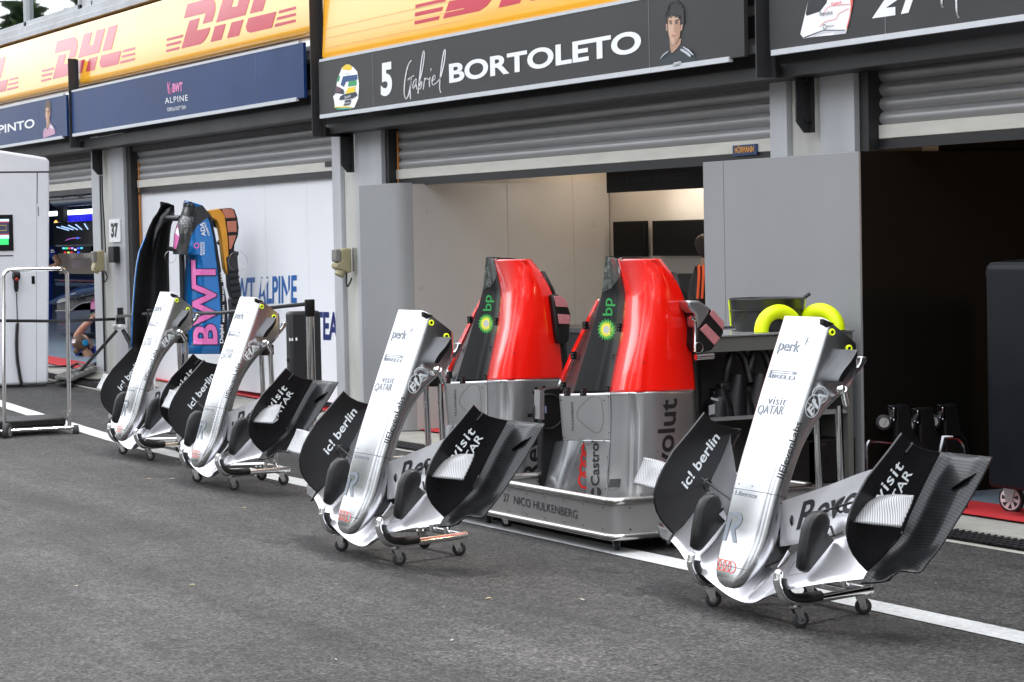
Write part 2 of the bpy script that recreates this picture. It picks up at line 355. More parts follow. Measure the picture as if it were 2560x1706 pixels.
g = MB(); g.grid(rows); tag(g.build('lane_line', PAINT, smooth=60), kind='structure')

# drain grate: bars over a dark channel
dg = thing('drain_grate', (-16, 7.94, 0), 'long dark metal drain grate set in the ground along the garages', 'drain')
g = MB(); g.grid([[(x, 7.83, gzb(x)+.0165), (x, 8.07, gzb(x)+.0165)] for x in xs if -40 < x < 8]); g.build('channel', BLK, dg)
g = MB()
x = -33.
while x < -8.8:
    z = gzb(x)+.02; g.box((x, 7.84, z-.003), (x+.016, 8.06, z+.004)); x += .055 if x > -24 else .11
for y in (7.84, 7.90, 7.95, 8.0, 8.06): g.grid([[(x, y-.006, gzb(x)+.0255), (x, y+.006, gzb(x)+.0255)] for x in xs if -34 < x < 2])
g.build('bars', STEELD, dg)
# red entrance mats
def redmat(x0, x1, lab, ya=8.52):
    g = MB(); n = 8; rows = [[(x0+(x1-x0)*i/n, y, gzb(x0+(x1-x0)*i/n)+.026) for y in (ya, 8.96)] for i in range(n+1)]
    g.grid(rows); o = g.build('entrance_mat', REDM); tag(o, lab, 'mat', 'red mats across the garage doorways')
redmat(-12.6, -5, 'red mat across the doorway of the dark garage on the right')
redmat(-27.2, -19.9, 'red mat across the closed doorway with the white panel', 8.72)
redmat(-36, -28.2, 'red mat across the doorway of the blue lit garage')
redmat(-19.4, -13.1, 'red mat across the doorway of the garage with warm white walls', 8.66)

# woodland beyond the lane, its far rows seen in the window panes
def woodland():
    g = MB(); rnd = random.Random(3)
    for i in range(84):
        x = -190+i*3.1+rnd.uniform(-2, 2); y = -34+rnd.uniform(-8, 8)
        if i >= 72: x = 58+rnd.uniform(-4, 4); y = -40+(i-72)*4.2  # unseen trees added at the near end to cut low sky light
        h = rnd.uniform(13, 19)
        if i < 72 and i % 2: x = -235+i*1.9+rnd.uniform(-2, 2); y = -62+rnd.uniform(-5, 5); h = rnd.uniform(27, 34)
        g.tube([(x, y, 0), (x+rnd.uniform(-.5, .5), y, h*.8)], [.35, .1], 6, 0)
        for k in range(520):
            t = rnd.random()**.7; z = h*(.15+.85*t); r = (1-t)**.6*h*.2+.6; a = rnd.uniform(0, 2*pi); rr = r*rnd.random()**.5
            c = V((x+rr*cos(a), y+rr*sin(a), z)); s = rnd.uniform(.5, 1.4); u = V((rnd.gauss(0, 1), rnd.gauss(0, 1), rnd.gauss(0, .5))).normalized()*s; w2 = u.orthogonal().normalized()*s*.5
            g.add([c-u, c+w2, c+u, c-w2], [(0, 1, 2, 3)], 1 if rnd.random() < .6 else 2)
    o = g.build('woodland', [mat('bark', (.08, .06, .045), .9), mat('leaf_dark', (.03, .06, .02), .7, var=.3), mat('leaf_pale', (.07, .11, .03), .7, var=.3)], smooth=0, recalc=False)
    tag(o, 'dark green woodland reflected in the upper windows', 'woodland', kind='stuff')
woodland()

# ================================================================== PIT BUILDING
Z6 = ZM(0, 0, 2.8695); Z7 = ZM(760, 0, 2.0284); ZR = ZM(1700, 0, 2.736); ZD1 = ZM(90, 50, 9.05)
bld = thing('pit_building', (-20, 8.7, 0), 'long garage building with roller doors, concrete pillars and windows above', 'building')
g = MB(); g.box((-60, 8.72, 3.3), (8, 9.4, 8.6)); g.box((-60, 8.72, 2.72), (-20.2, 9.3, 3.3)); g.box((-20.2, 8.72, 2.66), (8, 9.3, 3.3)); g.box((-60, 9.4, 3.2), (8, 21, 8.6)); g.build('upper_wall', STEELD, bld)
g = MB(); g.box((-60, 8.42, 2.78), (-20.15, 8.72, 2.90)); g.box((-20.15, 8.42, 2.62), (8, 8.72, 2.70)); g.build('soffit', STEELD, bld)
def px(dx, y=8.7, row=400): return hy(DD(dx, row), y).x
# pillars: pale jamb, bare concrete, painted column, dark guide
def pillar(xa, xb, xc_, xd, xe, ztop, name='pillar'):
    z0 = gz(xa)-.05
    g = MB(); g.box((xb, 8.70, z0), (xc_, 9.35, ztop)); p = g.build(name, PCONC, bld, bevel=.008)
    g = MB(); g.box((xa, 8.66, z0), (xb-.003, 9.3, ztop)); g.build('jamb', STEEL, p, bevel=.004)
    g = MB(); g.box((xc_+.003, 8.66, z0), (xd, 9.3, ztop)); g.build('column_casing', STEEL, p, bevel=.004)
    g = MB(); g.box((xd+.002, 8.70, z0), (xe, 9.1, ztop)); g.build('door_guide', STEELD, p)
    return p
P37 = pillar(px(217), px(234), px(262), px(291), px(300), 2.95)
PMID = pillar(px(772), px(791), px(826), px(886), px(894), 2.72)
PRT = pillar(px(1781, row=300), px(1820, row=300), px(1896, row=300), px(1975, row=300), px(1996, row=300), 2.72)
for xo in (px(897), px(304)):
    g = MB(); g.cyl((xo, 8.78, 0), (xo, 8.78, 2.6), .012); g.build('orange_cable', mat('orange_cable', (.45, .16, .02), .5), bld)

# roller doors
def roller(xa, xb, zbot, ztop, label, pitch=.088, y=8.80):
    d = MB(); z = zbot+.105; rows = []
    while z < ztop:
        for k in range(6):
            t = k/5; rows.append([(xa, y-.026*sin(pi*t)**.8+.004, z+pitch*.93*t), (xb, y-.026*sin(pi*t)**.8+.004, z+pitch*.93*t)])
        rows.append([(xa, y+.012, z+pitch*.96), (xb, y+.012, z+pitch*.96)]); z += pitch
    d.grid(rows); o = d.build('roller_door', SLAT, bld, smooth=60); tag(o, label)
    g = MB(); g.box((xa, y-.03, zbot+.02), (xb, y+.03, zbot+.105)); g.build('bottom_rail', ALUW, o, bevel=.004)
    g = MB(); g.box((xa, y-.025, zbot-.03), (xb, y+.02, zbot+.019)); g.box((xa, y-.04, zbot-.045), (xb, y-.01, zbot-.031)); g.build('rubber_seal', BLK, o)
    return o
rd3 = roller(px(893)+.0, px(1782, row=300), 2.165, 2.74, 'half raised grey roller door above the warm white garage')
rd2 = roller(px(301), px(773), 2.29, 2.92, 'grey roller door raised above the white panel')
rd1 = roller(-38, px(219), 2.34, 2.95, 'grey roller door above the blue lit garage')
rd4 = roller(px(1997, row=300), -4, 2.19, 2.74, 'grey roller door above the dark garage')
pl = MB(); a, b_ = hy(ZR(365, 1018), 8.764), hy(ZR(530, 1058), 8.764); pl.box((a.x, 8.758, b_.z), (b_.x, 8.768, a.z+.02)); pp = pl.build('maker_plate', mat('plate_blue', (.01, .04, .13), .4), rd3)
decal('lettering', glyphs('HÖRMANN', .03), (a.x+.03, 8.758, b_.z+.018), (b_.x-a.x-.06, 0, 0), (0, 0, a.z-b_.z-.0), mat('orange_letter', (.75, .33, .05), .5), pp, toward=-CD)
for r_, xx in ((rd2, px(735)), (rd1, px(203, row=410))):
    g = MB(); zz = 2.35 if r_ is rd2 else 2.39; g.box((xx-.02, 8.76, zz), (xx+.30, 8.772, zz+.05)); g.build('grip_plate', STEELD, r_)

# garages
ROOM = []
def room(xa, xb, yb, zc, wm, nm, ya=8.86):
    g = MB(); z0 = min(gz(xa), 0)
    g.add([(xa, ya, 0), (xa, yb, 0), (xa, yb, zc), (xa, ya, zc)], [(0, 1, 2, 3)]); g.add([(xa, yb, 0), (xb, yb, 0), (xb, yb, zc), (xa, yb, zc)], [(0, 1, 2, 3)])
    g.add([(xb, ya, 0), (xb, yb, 0), (xb, yb, zc), (xb, ya, zc)], [(3, 2, 1, 0)]); o = g.build(nm, wm, bld, smooth=0, recalc=False); return o
XW = hy(DD(893, 500), 8.5).x+.19; YBK = hx(DD(1401, 470), XW).y
room(XW-.02, -12.6, YBK, 2.75, BEIGE, 'garage_wall')
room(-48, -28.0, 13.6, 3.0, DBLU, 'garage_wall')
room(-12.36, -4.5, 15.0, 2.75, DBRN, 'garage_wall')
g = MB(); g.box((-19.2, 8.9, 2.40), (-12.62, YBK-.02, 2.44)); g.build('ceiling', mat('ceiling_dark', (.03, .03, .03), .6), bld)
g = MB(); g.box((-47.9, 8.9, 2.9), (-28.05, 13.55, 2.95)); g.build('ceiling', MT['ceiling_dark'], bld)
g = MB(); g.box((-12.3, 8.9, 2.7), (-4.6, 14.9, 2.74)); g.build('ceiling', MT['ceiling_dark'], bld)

g = MB(); g.box((-4.5, 8.72, -.05), (8, 8.95, 2.66)); g.box((8, 8.72, -.05), (45, 9.4, 8.6)); g.build('added_dark_wall', mat('added_wall_dark', (.018, .018, .019), .6), bld)  # unseen wall, added and coloured dark to darken what the nose flanks reflect

# windows above the left banner
def wpt(x, y): return hy(Z6(x, y), 8.62)
zs = hy(Z6(0, 300), 8.62).z
ztop = zs+1.9
g = MB(); g.box((-60, 8.50, zs-.03), (-20.3, 8.66, zs+.06)); g.box((-60, 8.46, zs-.10), (-20.3, 8.66, zs-.034)); sill = g.build('window_sill', STEEL, bld, bevel=.004)
xm = [wpt(217, 150).x, wpt(610, 120).x, wpt(695, 90).x, wpt(940, 20).x]
def window(xa, xb):
    g = MB(); f_ = .05
    for a_, b2, c_, d_ in ((xa-f_, xa, zs+.06, ztop), (xb, xb+f_, zs+.06, ztop), (xa-f_, xb+f_, zs+.062, zs+.13)): g.box((a_, 8.55, c_), (b2, 8.64, d_))
    o = g.build('window', STEEL, bld, bevel=.004); g = MB(); g.box((xa+.001, 8.60, zs+.131), (xb-.001, 8.61, ztop)); g.build('pane', GLASS, o); return o
window(xm[0]-2.0, xm[0]-.06); window(xm[0]+.06, xm[1]-.05); window(xm[2]+.06, xm[3]+1.2); window(xm[0]-4.2, xm[0]-2.2)
g = MB(); g.box((xm[1]+.02, 8.58, zs+.062), (xm[2]-.02, 8.64, ztop)); g.build('window_infill', STEEL, bld)
g = MB()
for x_, y_ in ((40, 288), (190, 243), (237, 228), (402, 176), (575, 125), (718, 80), (912, 20)): p = hy(Z6(x_, y_), 8.5); g = MB(); g.cyl((p.x, 8.51, p.z), (p.x, 8.485, p.z), .016, 10); g.build('bolt', BLK, sill)

# pale shutter housings between banner and signs
g = MB(); g.grid([[(x, y, z) for y, z in ((8.55, 3.30), (8.45, 3.33), (8.43, 3.42), (8.46, 3.52), (8.55, 3.57))] for x in (-60, -20.35)]); g.build('shutter_housing', ALU, bld, smooth=60)
g = MB()
for z in (2.84, 3.05, 3.2, 3.35): g = MB(); g.box((-20.5, 8.5, z), (-12, 8.54, z+.06)); g.build('sign_rail', ALU, bld)
g = MB()
for p in (Z6(2200, 355), Z6(2205, 415), Z6(2215, 665)): q = hy(p, 8.4); g = MB(); g.box((q.x-.35, 8.38, q.z-.02), (q.x+.2, 8.44, q.z+.02)); g.build('sign_rail', ALU, bld)
q = hy(ZR(500, 340), 8.4); g = MB(); g.box((q.x-.3, 8.38, q.z-.025), (q.x+.5, 8.43, q.z+.025)); g.build('sign_rail', ALU, bld)

# sign brackets
def bracket(xp, ytip, zl, zarm, zb, ztop):
    g = MB(); t = .012; yb = 8.65
    g.box((xp-t, ytip, zarm-.05), (xp, ytip+.10, ztop)); g.box((xp-t, ytip+.10, zarm-.05), (xp, yb, zarm+.035)); g.prism([(xp-t, yb-.11, zarm+.035), (xp-t, yb, zarm+.035), (xp-t, yb, zb), (xp-t, yb-.05, zb), (xp-t, yb-.11, zb+.07)], (t, 0, 0))
    g.box((xp-t-.001, ytip+.101, zarm-.052), (xp+.05, ytip+.108, ztop-.01)); g.box((xp-t, yb-.012, zb), (xp+.045, yb-.001, zarm+.036))
    for z in (zb+.08, zarm-.06): g.cyl((xp, yb-.04, z), (xp+.025, yb-.04, z), .014, 8)
    o = g.build('sign_bracket', STEELD, bld); return o
b1 = hy(DD(808, 302), 8.65); t1 = hx(DD(718, 0), b1.x); bracket(b1.x, 8.27, 0, b1.z, hy(DD(805, 397), 8.65).z, 4.2)
b2 = hy(DD(1862, 162), 8.65); bracket(b2.x, 8.25, 0, b2.z, hy(DD(1858, 306), 8.65).z, 4.2)
b3 = hy(DD(232, 330), 8.65); bracket(b3.x, 8.28, 0, b3.z, hy(DD(232, 402), 8.65).z, hx(DD(160, 135), b3.x).z)

# ------------------------------------------------------------------ banners and signs
DHLP = [[(418,485),(790,385),(845,400),(885,500),(892,620),(872,740),(848,840),(690,880),(735,670),(372,757)],
 [(470,805),(638,762),(600,1005),(830,950),(800,1090),(740,1210),(680,1268),(362,1345)],
 [(1025,318),(1213,272),(1155,582),(1250,565),(1310,240),(1503,190),(1395,740),(915,865)],
 [(900,935),(1080,893),(1025,1195),(845,1240)], [(1175,875),(1370,825),(1310,1135),(1115,1175)],
 [(1577,165),(1787,105),(1675,670),(1465,718)], [(1450,805),(1905,695),(1845,1005),(1500,1085),(1440,1060),(1415,960)],
 [(1948,682),(2215,612),(2218,668),(1938,737)], [(1925,808),(2220,738),(2222,790),(1912,865)], [(1900,932),(2225,860),(2225,912),(1885,995)],
 [(103,1140),(380,1070),(368,1125),(105,1187)], [(105,1245),(355,1185),(345,1240),(105,1297)], [(105,1360),(333,1305),(322,1355),(108,1405)]]
YB = 8.40
LG = [[hy(ZD1(*p), YB) for p in poly] for poly in DHLP]
lx0 = LG[10][0].x; lz0 = LG[12][3].z
LGU = [[(p.x-lx0, p.z-lz0) for p in poly] for poly in LG]      # logo in metres
def logo(parent, x, z, sc=1., y=None, zb=None):
    y = (YB if y is None else y)+TILT*(z-(zb1 if zb is None else zb))
    g = shapes([[(p[0]*sc, p[1]*sc) for p in poly] for poly in LGU]); decal('emblem', g, (x, y, z), (1, 0, 0), (0, TILT, 1), DRED, parent, toward=(0, -1, 0))
TILT = .06
def banner(xa, xb, zb, zt, lab, y=YB, cap=False):
    g = MB(); H_ = zt-zb; prof = [(y+.10, zb-.012), (y+.04, zb-.02), (y+.012, zb), (y+.001, zb+.035), (y+TILT*.06, zb+.06), (y+TILT*(H_-.05), zt-.05), (y+TILT*H_+.02, zt), (y+TILT*H_+.10, zt+.01)]
    n = 24; g.grid([[(xa+(xb-xa)*i/n, a, b) for a, b in prof] for i in range(n+1)])
    g.add([(xa, a, b) for a, b in prof]+[(xa, y+.25, zt+.01), (xa, y+.25, zb-.012)], [tuple(range(10))]); g.add([(xb, a, b) for a, b in prof]+[(xb, y+.25, zt+.01), (xb, y+.25, zb-.012)], [tuple(range(9, -1, -1))])
    o = g.build('banner', YEL, None, org=((xa+xb)/2, y, zb), smooth=50); return tag(o, lab, 'banner', 'yellow banners above the signs')
zb1 = hy(Z6(1100, 485), YB).z; zt1 = hy(Z6(600, 160), YB).z
ba = banner(-38, b1.x-.02, zb1, zt1, 'long yellow banner with three red logos below the windows')
ZD2 = ZM(400, 0, 6.536); q2 = hy(ZD2(87, 630), YB)
logo(ba, lx0, lz0); logo(ba, q2.x, lz0); logo(ba, 2*lx0-q2.x, lz0)
YB2 = 8.33
zb2 = hy(Z7(800, 168), YB2).z
bb = banner(b1.x+.12, b2.x-.06, zb2, zb2+.85, 'yellow banner above the charcoal sign with the white 5', y=YB2)
q3 = hy(Z7(558, 125), YB2); logo(bb, q3.x, q3.z, 1.12, YB2, zb2)
g = MB()
for k, zz in enumerate((.10, .185, .27)): g.grid([[(b1.x+.16, YB2-.003+TILT*zz, zb2+zz), (b1.x+.16, YB2-.003+TILT*(zz+.006), zb2+zz+.006)], [(b1.x+3.0, YB2-.003+TILT*zz, zb2+zz), (b1.x+3.0, YB2-.003+TILT*(zz+.006), zb2+zz+.006)]])
g.build('crease', mat('banner_crease', (.98, .72, .30), .15, coat=1), bb)

def sign(xa, xb, zb, zt, y, m, lab, seams=()):
    g = MB(); g.box((xa, y, zb), (xb, y+.03, zt)); o = g.build('sign_board', m, None, org=((xa+xb)/2, y, zb), bevel=.002); tag(o, lab, 'sign')
    g = MB(); g.box((xa+.03, y-.012, zb-.022), (xb-.17, y+.02, zb+.012)); g.build('bottom_trim', TRIMW, o)
    g = MB(); g.box((xa+.03, y-.004, zt-.003), (xb-.1, y+.03, zt+.02)); g.build('top_trim', TRIMW, o)
    for s_ in seams:
        g = MB(); g.box((s_-.003, y-.0015, zb+.013), (s_+.003, y+.01, zt-.004)); g.build('seam', mat('seam_grey', (.16, .17, .19), .5), o)
    return o
YS = 8.30
def sx(p): return hy(p, YS).x
s5 = sign(sx(Z7(76, 450)), sx(Z7(2232, 150)), hy(Z7(1100, 447), YS).z, hy(Z7(850, 165), YS).z, YS, CHAR, 'charcoal sign board with a white 5 and driver portrait', [sx(Z7(350, 420)), sx(Z7(1750, 180))])
sA = sign(sx(Z6(515, 800)), sx(Z6(2178, 500)), hy(Z6(1357, 834), YS).z, hy(Z6(1337, 485), YS).z, YS, NAVY, 'navy sign board with small pink and white team name', [sx(Z6(748, 760)), sx(Z6(1838, 580))])
sC = sign(-34, sx(Z6(478, 830)), hy(Z6(250, 1014), YS).z, hy(Z6(240, 731), YS).z, YS, NAVY, 'navy sign board ending in a pink shirted portrait at far left', [sx(Z6(278, 900))])
s27 = sign(sx(ZR(612, 200)), -6.0, hy(ZR(1400, 250), YS).z, hy(ZR(1400, 250), YS).z+.50, YS, CHAR, 'charcoal sign board with a helmet and 27 at top right', [sx(ZR(1405, 180))])

def bez(pts, w, n=5):   # brush stroke of varying width through 2D pixel points -> polygons
    P = spline([(a, b, 0) for a, b in pts], n); o = []
    for i in range(len(P)-1):
        d = (P[i+1]-P[i]); 
        if d.length < 1e-6: continue
        nn = V((-d.y, d.x, 0)).normalized()*w; e = d.normalized()*w*.35
        o.append([(P[i]-nn-e)[:2], (P[i+1]-nn+e)[:2], (P[i+1]+nn+e)[:2], (P[i]+nn-e)[:2]])
    return o
def pix_polys(name, polys, zf, y, m, parent, eps=.0022, ax='y'):
    """polygons given as photo pixels, laid flat on the plane y (or x)"""
    v = []; f = []
    for k, p in enumerate(polys):
        b = len(v); v += [hit(zf(*q), ax, y) + (V((0, -eps, 0)) if ax == 'y' else V((eps, 0, 0))) for q in p]; f.append(tuple(range(b, len(v))))
    g = MB(); g.add(v, f); o = g.build(name, m, parent, smooth=0, recalc=False)
    for pl_ in o.data.polygons: pass
    return o
# sign "5 Gabriel BORTOLETO"
ZG = ZM(980, 100, 9.222); ZH = ZM(820, 120, 8.404); ZP = ZM(1620, 0, 8.25)
pdecal('lettering', glyphs('5', .045), 'y', YS, ZH(1115, 1030), ZH(1352, 990), ZH(1115, 330), WHT, s5)
strokes = [[(450, 475), (390, 560), (340, 720), (300, 960), (285, 1180), (300, 1310), (335, 1360), (380, 1280), (430, 1060), (455, 860)], [(370, 930), (430, 870), (510, 825)], [(460, 850), (445, 1000), (425, 1200), (432, 1360)],
 [(560, 900), (510, 960), (485, 1060), (500, 1120), (550, 1020), (568, 900), (560, 1020), (585, 1140)], [(605, 1235), (630, 980), (670, 600), (715, 320), (740, 260), (752, 330), (735, 500), (690, 760), (640, 960)], [(625, 1100), (680, 960), (690, 1040), (650, 1130), (620, 1090)],
 [(765, 880), (745, 1000), (725, 1140)], [(755, 930), (800, 890), (840, 910), (890, 870)], [(885, 860), (868, 960), (872, 1080)], [(905, 665), (898, 715)],
 [(930, 950), (990, 900), (1000, 830), (975, 820), (935, 900), (930, 1000), (960, 1035), (1040, 980), (1110, 890)], [(1130, 1220), (1105, 1120), (1110, 950), (1140, 650), (1185, 350), (1220, 225), (1235, 280), (1215, 480), (1165, 720), (1110, 920)]]
pix_polys('lettering', [q for s_ in strokes for q in bez(s_, 12)], ZG, YS, WHT, s5)
pdecal('lettering', glyphs('BORTOLETO', .03), 'y', YS, Z7(738, 424), Z7(1712, 265), Z7(736, 325), WHT, s5)
HELM = [((.93, .94, .95), [(110,1030),(150,960),(200,690),(240,560),(300,420),(380,350),(450,350),(540,410),(620,500),(650,720),(655,850),(640,1060),(560,1250),(470,1290),(150,1250),(130,1090)]),
 ((.85, .6, .03), [(300,415),(380,352),(450,352),(515,395),(500,460),(440,478),(310,450)]), ((.02, .07, .2), [(320,600),(620,560),(630,660),(560,690),(390,710),(340,820),(270,780)]),
 ((.03, .32, .12), [(225,590),(265,590),(235,720),(195,690)]), ((.03, .32, .12), [(440,710),(610,680),(605,790),(430,815)]), ((.85, .6, .03), [(430,840),(590,815),(570,930),(410,965),(370,960)]),
 ((.03, .03, .06), [(170,800),(340,880),(350,975),(170,950),(140,1000)]), ((.12, .06, .08), [(185,800),(290,845),(280,940),(170,930)]), ((.02, .035, .06), [(360,975),(600,925),(630,1000),(520,1060),(250,1100),(270,1020)]),
 ((.02, .035, .06), [(370,1110),(500,1080),(470,1190),(340,1215)]), ((.85, .6, .03), [(150,1240),(380,1225),(540,1240),(500,1255),(380,1250),(160,1262)]), ((.05, .35, .25), [(170,1270),(540,1255),(440,1290),(220,1300)])]
for i, (c, p) in enumerate(HELM): pix_polys('helmet_picture', [p], ZH, YS, mat('helmet_print_%d' % i, c, .4), s5, .002+.0006*i)
pdecal('lettering', glyphs('Revolut'), 'y', YS, ZH(375, 1075), ZH(500, 1030), ZH(372, 1015), WHT, s5, eps=.0105)
pdecal('lettering', glyphs('Porto'), 'y', YS, ZH(375, 1195), ZH(480, 1165), ZH(372, 1145), WHT, s5, eps=.0105)
pdecal('lettering', glyphs('NEXO'), 'y', YS, ZH(375, 565), ZH(505, 550), ZH(372, 530), mat('grey_letter', (.35, .36, .38), .5), s5, eps=.0105)
def portrait(parent, zf, y, shirt, trim, hair, nm):
    P = [('shirt', shirt, [(260,1420),(255,1260),(300,1160),(440,1050),(470,1090),(520,1130),(600,1060),(690,900),(760,960),(900,1060),(980,1150),(1005,1320),(900,1350)]),
     ('neck', (.42, .25, .17), [(450,800),(690,800),(680,900),(600,1010),(520,1090),(490,1100),(465,1010)]), ('hair', hair, [(360,330),(380,230),(440,110),(480,50),(560,25),(640,60),(710,130),(750,260),(755,430),(735,500),(690,500),(660,340),(470,330),(420,370),(400,500),(380,490)]),
     ('face', (.60, .38, .27), [(415,380),(470,320),(600,330),(670,420),(690,600),(670,760),(600,890),(530,925),(480,870),(435,700)]), ('ear', (.50, .30, .22), [(380,500),(410,500),(415,650),(388,630)]), ('ear', (.42, .25, .18), [(695,520),(735,505),(715,630),(690,640)]),
     ('shade', (.40, .23, .15), [(560,420),(670,430),(690,600),(668,760),(600,890),(555,915),(570,760),(590,690),(545,660)]),
     ('brow', (.05, .035, .03), [(440,430),(510,425),(515,445),(440,450)]), ('brow', (.04, .03, .03), [(565,430),(640,395),(665,415),(580,455)]), ('eye', (.05, .03, .03), [(460,470),(505,465),(505,490),(465,495)]), ('eye', (.04, .03, .03), [(580,470),(630,455),(630,480),(585,492)]),
     ('lips', (.55, .22, .2), [(490,725),(540,710),(580,720),(540,760)]), ('trim', trim, [(270,1225),(330,1130),(440,1050),(440,1072),(340,1150),(280,1220)]), ('trim', trim, [(690,1010),(740,1015),(860,1090),(915,1150),(895,1185),(800,1110),(700,1050)]), ('trim', trim, [(745,960),(870,1025),(975,1135),(945,1140),(850,1060),(750,985)])]
    for i, (n_, c, p) in enumerate(P): pix_polys('portrait_'+n_, [p], zf, y, mat('print_%s_%s' % (nm, n_), c, .45, var=.12, scale=14), parent, .002+.0006*i)
portrait(s5, ZP, YS, (.02, .03, .035), (.5, .54, .58), (.018, .018, .02), 'a')
rc = random.Random(5)
pix_polys('portrait_curls', [disc(x_+rc.uniform(-8, 8), y_+rc.uniform(-8, 8), rc.uniform(20, 38), rc.uniform(20, 38), 9) for x_, y_ in ((372, 340), (375, 290), (390, 235), (415, 180), (440, 120), (480, 65), (540, 35), (600, 38), (655, 70), (705, 125), (735, 190), (750, 260), (755, 340), (745, 420), (735, 480), (480, 330), (540, 320), (600, 325), (650, 340), (420, 350), (395, 420))], ZP, YS, MT['print_a_hair'], s5, .0095)
pix_polys('portrait_curls', [disc(x_, y_, 9, 7, 7) for x_, y_ in ((430, 230), (470, 160), (520, 110), (455, 290), (560, 190), (620, 130))], ZP, YS, mat('curl_sheen', (.06, .06, .065), .5), s5, .0102)
rng = [q for k in range(4) for q in ring(.19+.2*k, .5, .19, .48, .05, 24)]
pdecal('emblem', shapes(rng), 'y', YS, ZP(545, 1392), ZP(720, 1352), ZP(545, 1300), WHT, s5, eps=.012)
pdecal('lettering', glyphs('Revolut'), 'y', YS, ZP(303, 1415), ZP(415, 1385), ZP(303, 1370), WHT, s5, eps=.012)
# navy sign
PNK = mat('pink_letter', (.80, .25, .50), .45)
pdecal('lettering', glyphs('BWT', .04), 'y', YS, Z6(1240, 668), Z6(1312, 656), Z6(1238, 602), PNK, sA)
pix_polys('emblem', bez([(1222, 595), (1212, 625), (1215, 655), (1224, 668), (1232, 650), (1222, 632), (1216, 645)], 3.4)+bez([(1205, 590), (1207, 640), (1214, 672), (1226, 676)], 3), Z6, YS, PNK, sA)
pdecal('lettering', glyphs('ALPINE', .0, space=1.15), 'y', YS, Z6(1186, 745), Z6(1350, 722), Z6(1184, 704), WHT, sA)
pdecal('lettering', glyphs('FORMULA ONE™ TEAM', .0), 'y', YS, Z6(1202, 802), Z6(1335, 783), Z6(1200, 774), WHT, sA)
pdecal('lettering', glyphs('CAPINTO', .02), 'y', YS, Z6(-125, 985), Z6(250, 915), Z6(-127, 925), WHT, sC)
ZC = ZM(108.5, 247, 16.5)
portrait(sC, lambda x, y: (110+(x-300)/1000*40, 249+y/1430*97-(x-300)/1000*6), YS, (.55, .30, .42), (.8, .8, .85), (.12, .08, .05), 'b')
# right sign: helmet and 27
HELM2 = [((.88, .88, .9), [(825,235),(880,0),(900,-60),(1180,-60),(1185,20),(1165,130),(1135,230),(1060,240),(900,255),(850,265)]), ((.02, .02, .025), [(880,0),(900,-60),(1020,-60),(1005,20),(960,80),(870,110),(862,95)]),
 ((.62, .64, .68), [(905,240),(985,212),(1135,210),(1130,232),(1050,240),(1060,222),(990,228),(920,250)]), ((.08, .08, .1), [(850,255),(985,205),(1135,205),(1135,211),(985,212),(852,264)]),
 ((.75, .12, .08), [(1165,-20),(1188,0),(1180,60),(1150,190),(1140,200),(1165,100),(1172,40)])]
for i, (c, p) in enumerate(HELM2): pix_polys('helmet_picture', [p], ZR, YS, mat('helmet_print_b%d' % i, c, .4), s27, .002+.0006*i)
RDL = mat('red_letter', (.75, .06, .05), .45)
pix_polys('helmet_picture', bez([(960, 185), (1000, 150), (1070, 130), (1090, 95), (1160, 60)], 1.6)+bez([(985, 95), (1030, 45), (1170, 30)], 1.6), ZR, YS, RDL, s27, .006)
pdecal('lettering', glyphs('Revolut'), 'y', YS, ZR(963, 112), ZR(1050, 97), ZR(962, 84), BLK, s27, eps=.007)
pdecal('lettering', glyphs('Castrol', .02), 'y', YS, ZR(1040, 38), ZR(1107, 25), ZR(1040, 18), RDL, s27, eps=.007)
pdecal('lettering', glyphs('Admin'), 'y', YS, ZR(1008, 190), ZR(1058, 181), ZR(1008, 175), BLK, s27, eps=.007)
pix_polys('emblem', ring(995, 185, 12, 18, 3, 24), ZR, YS, BLK, s27, .007)
pix_polys('lettering', [[(1315,128),(1400,0),(1330,-60),(1480,-60),(1490,0),(1410,55),(1475,48),(1475,105)], [(1513,98),(1545,0),(1560,-60),(1625,-60),(1595,0),(1565,88)]], ZR, YS, WHT, s27)
pix_polys('lettering', bez([(1790, -40), (1792, 20), (1798, 48)], 7)+bez([(1890, -40), (1893, 60), (1900, 100), (1908, 122)], 6), ZR, YS, WHT, s27)
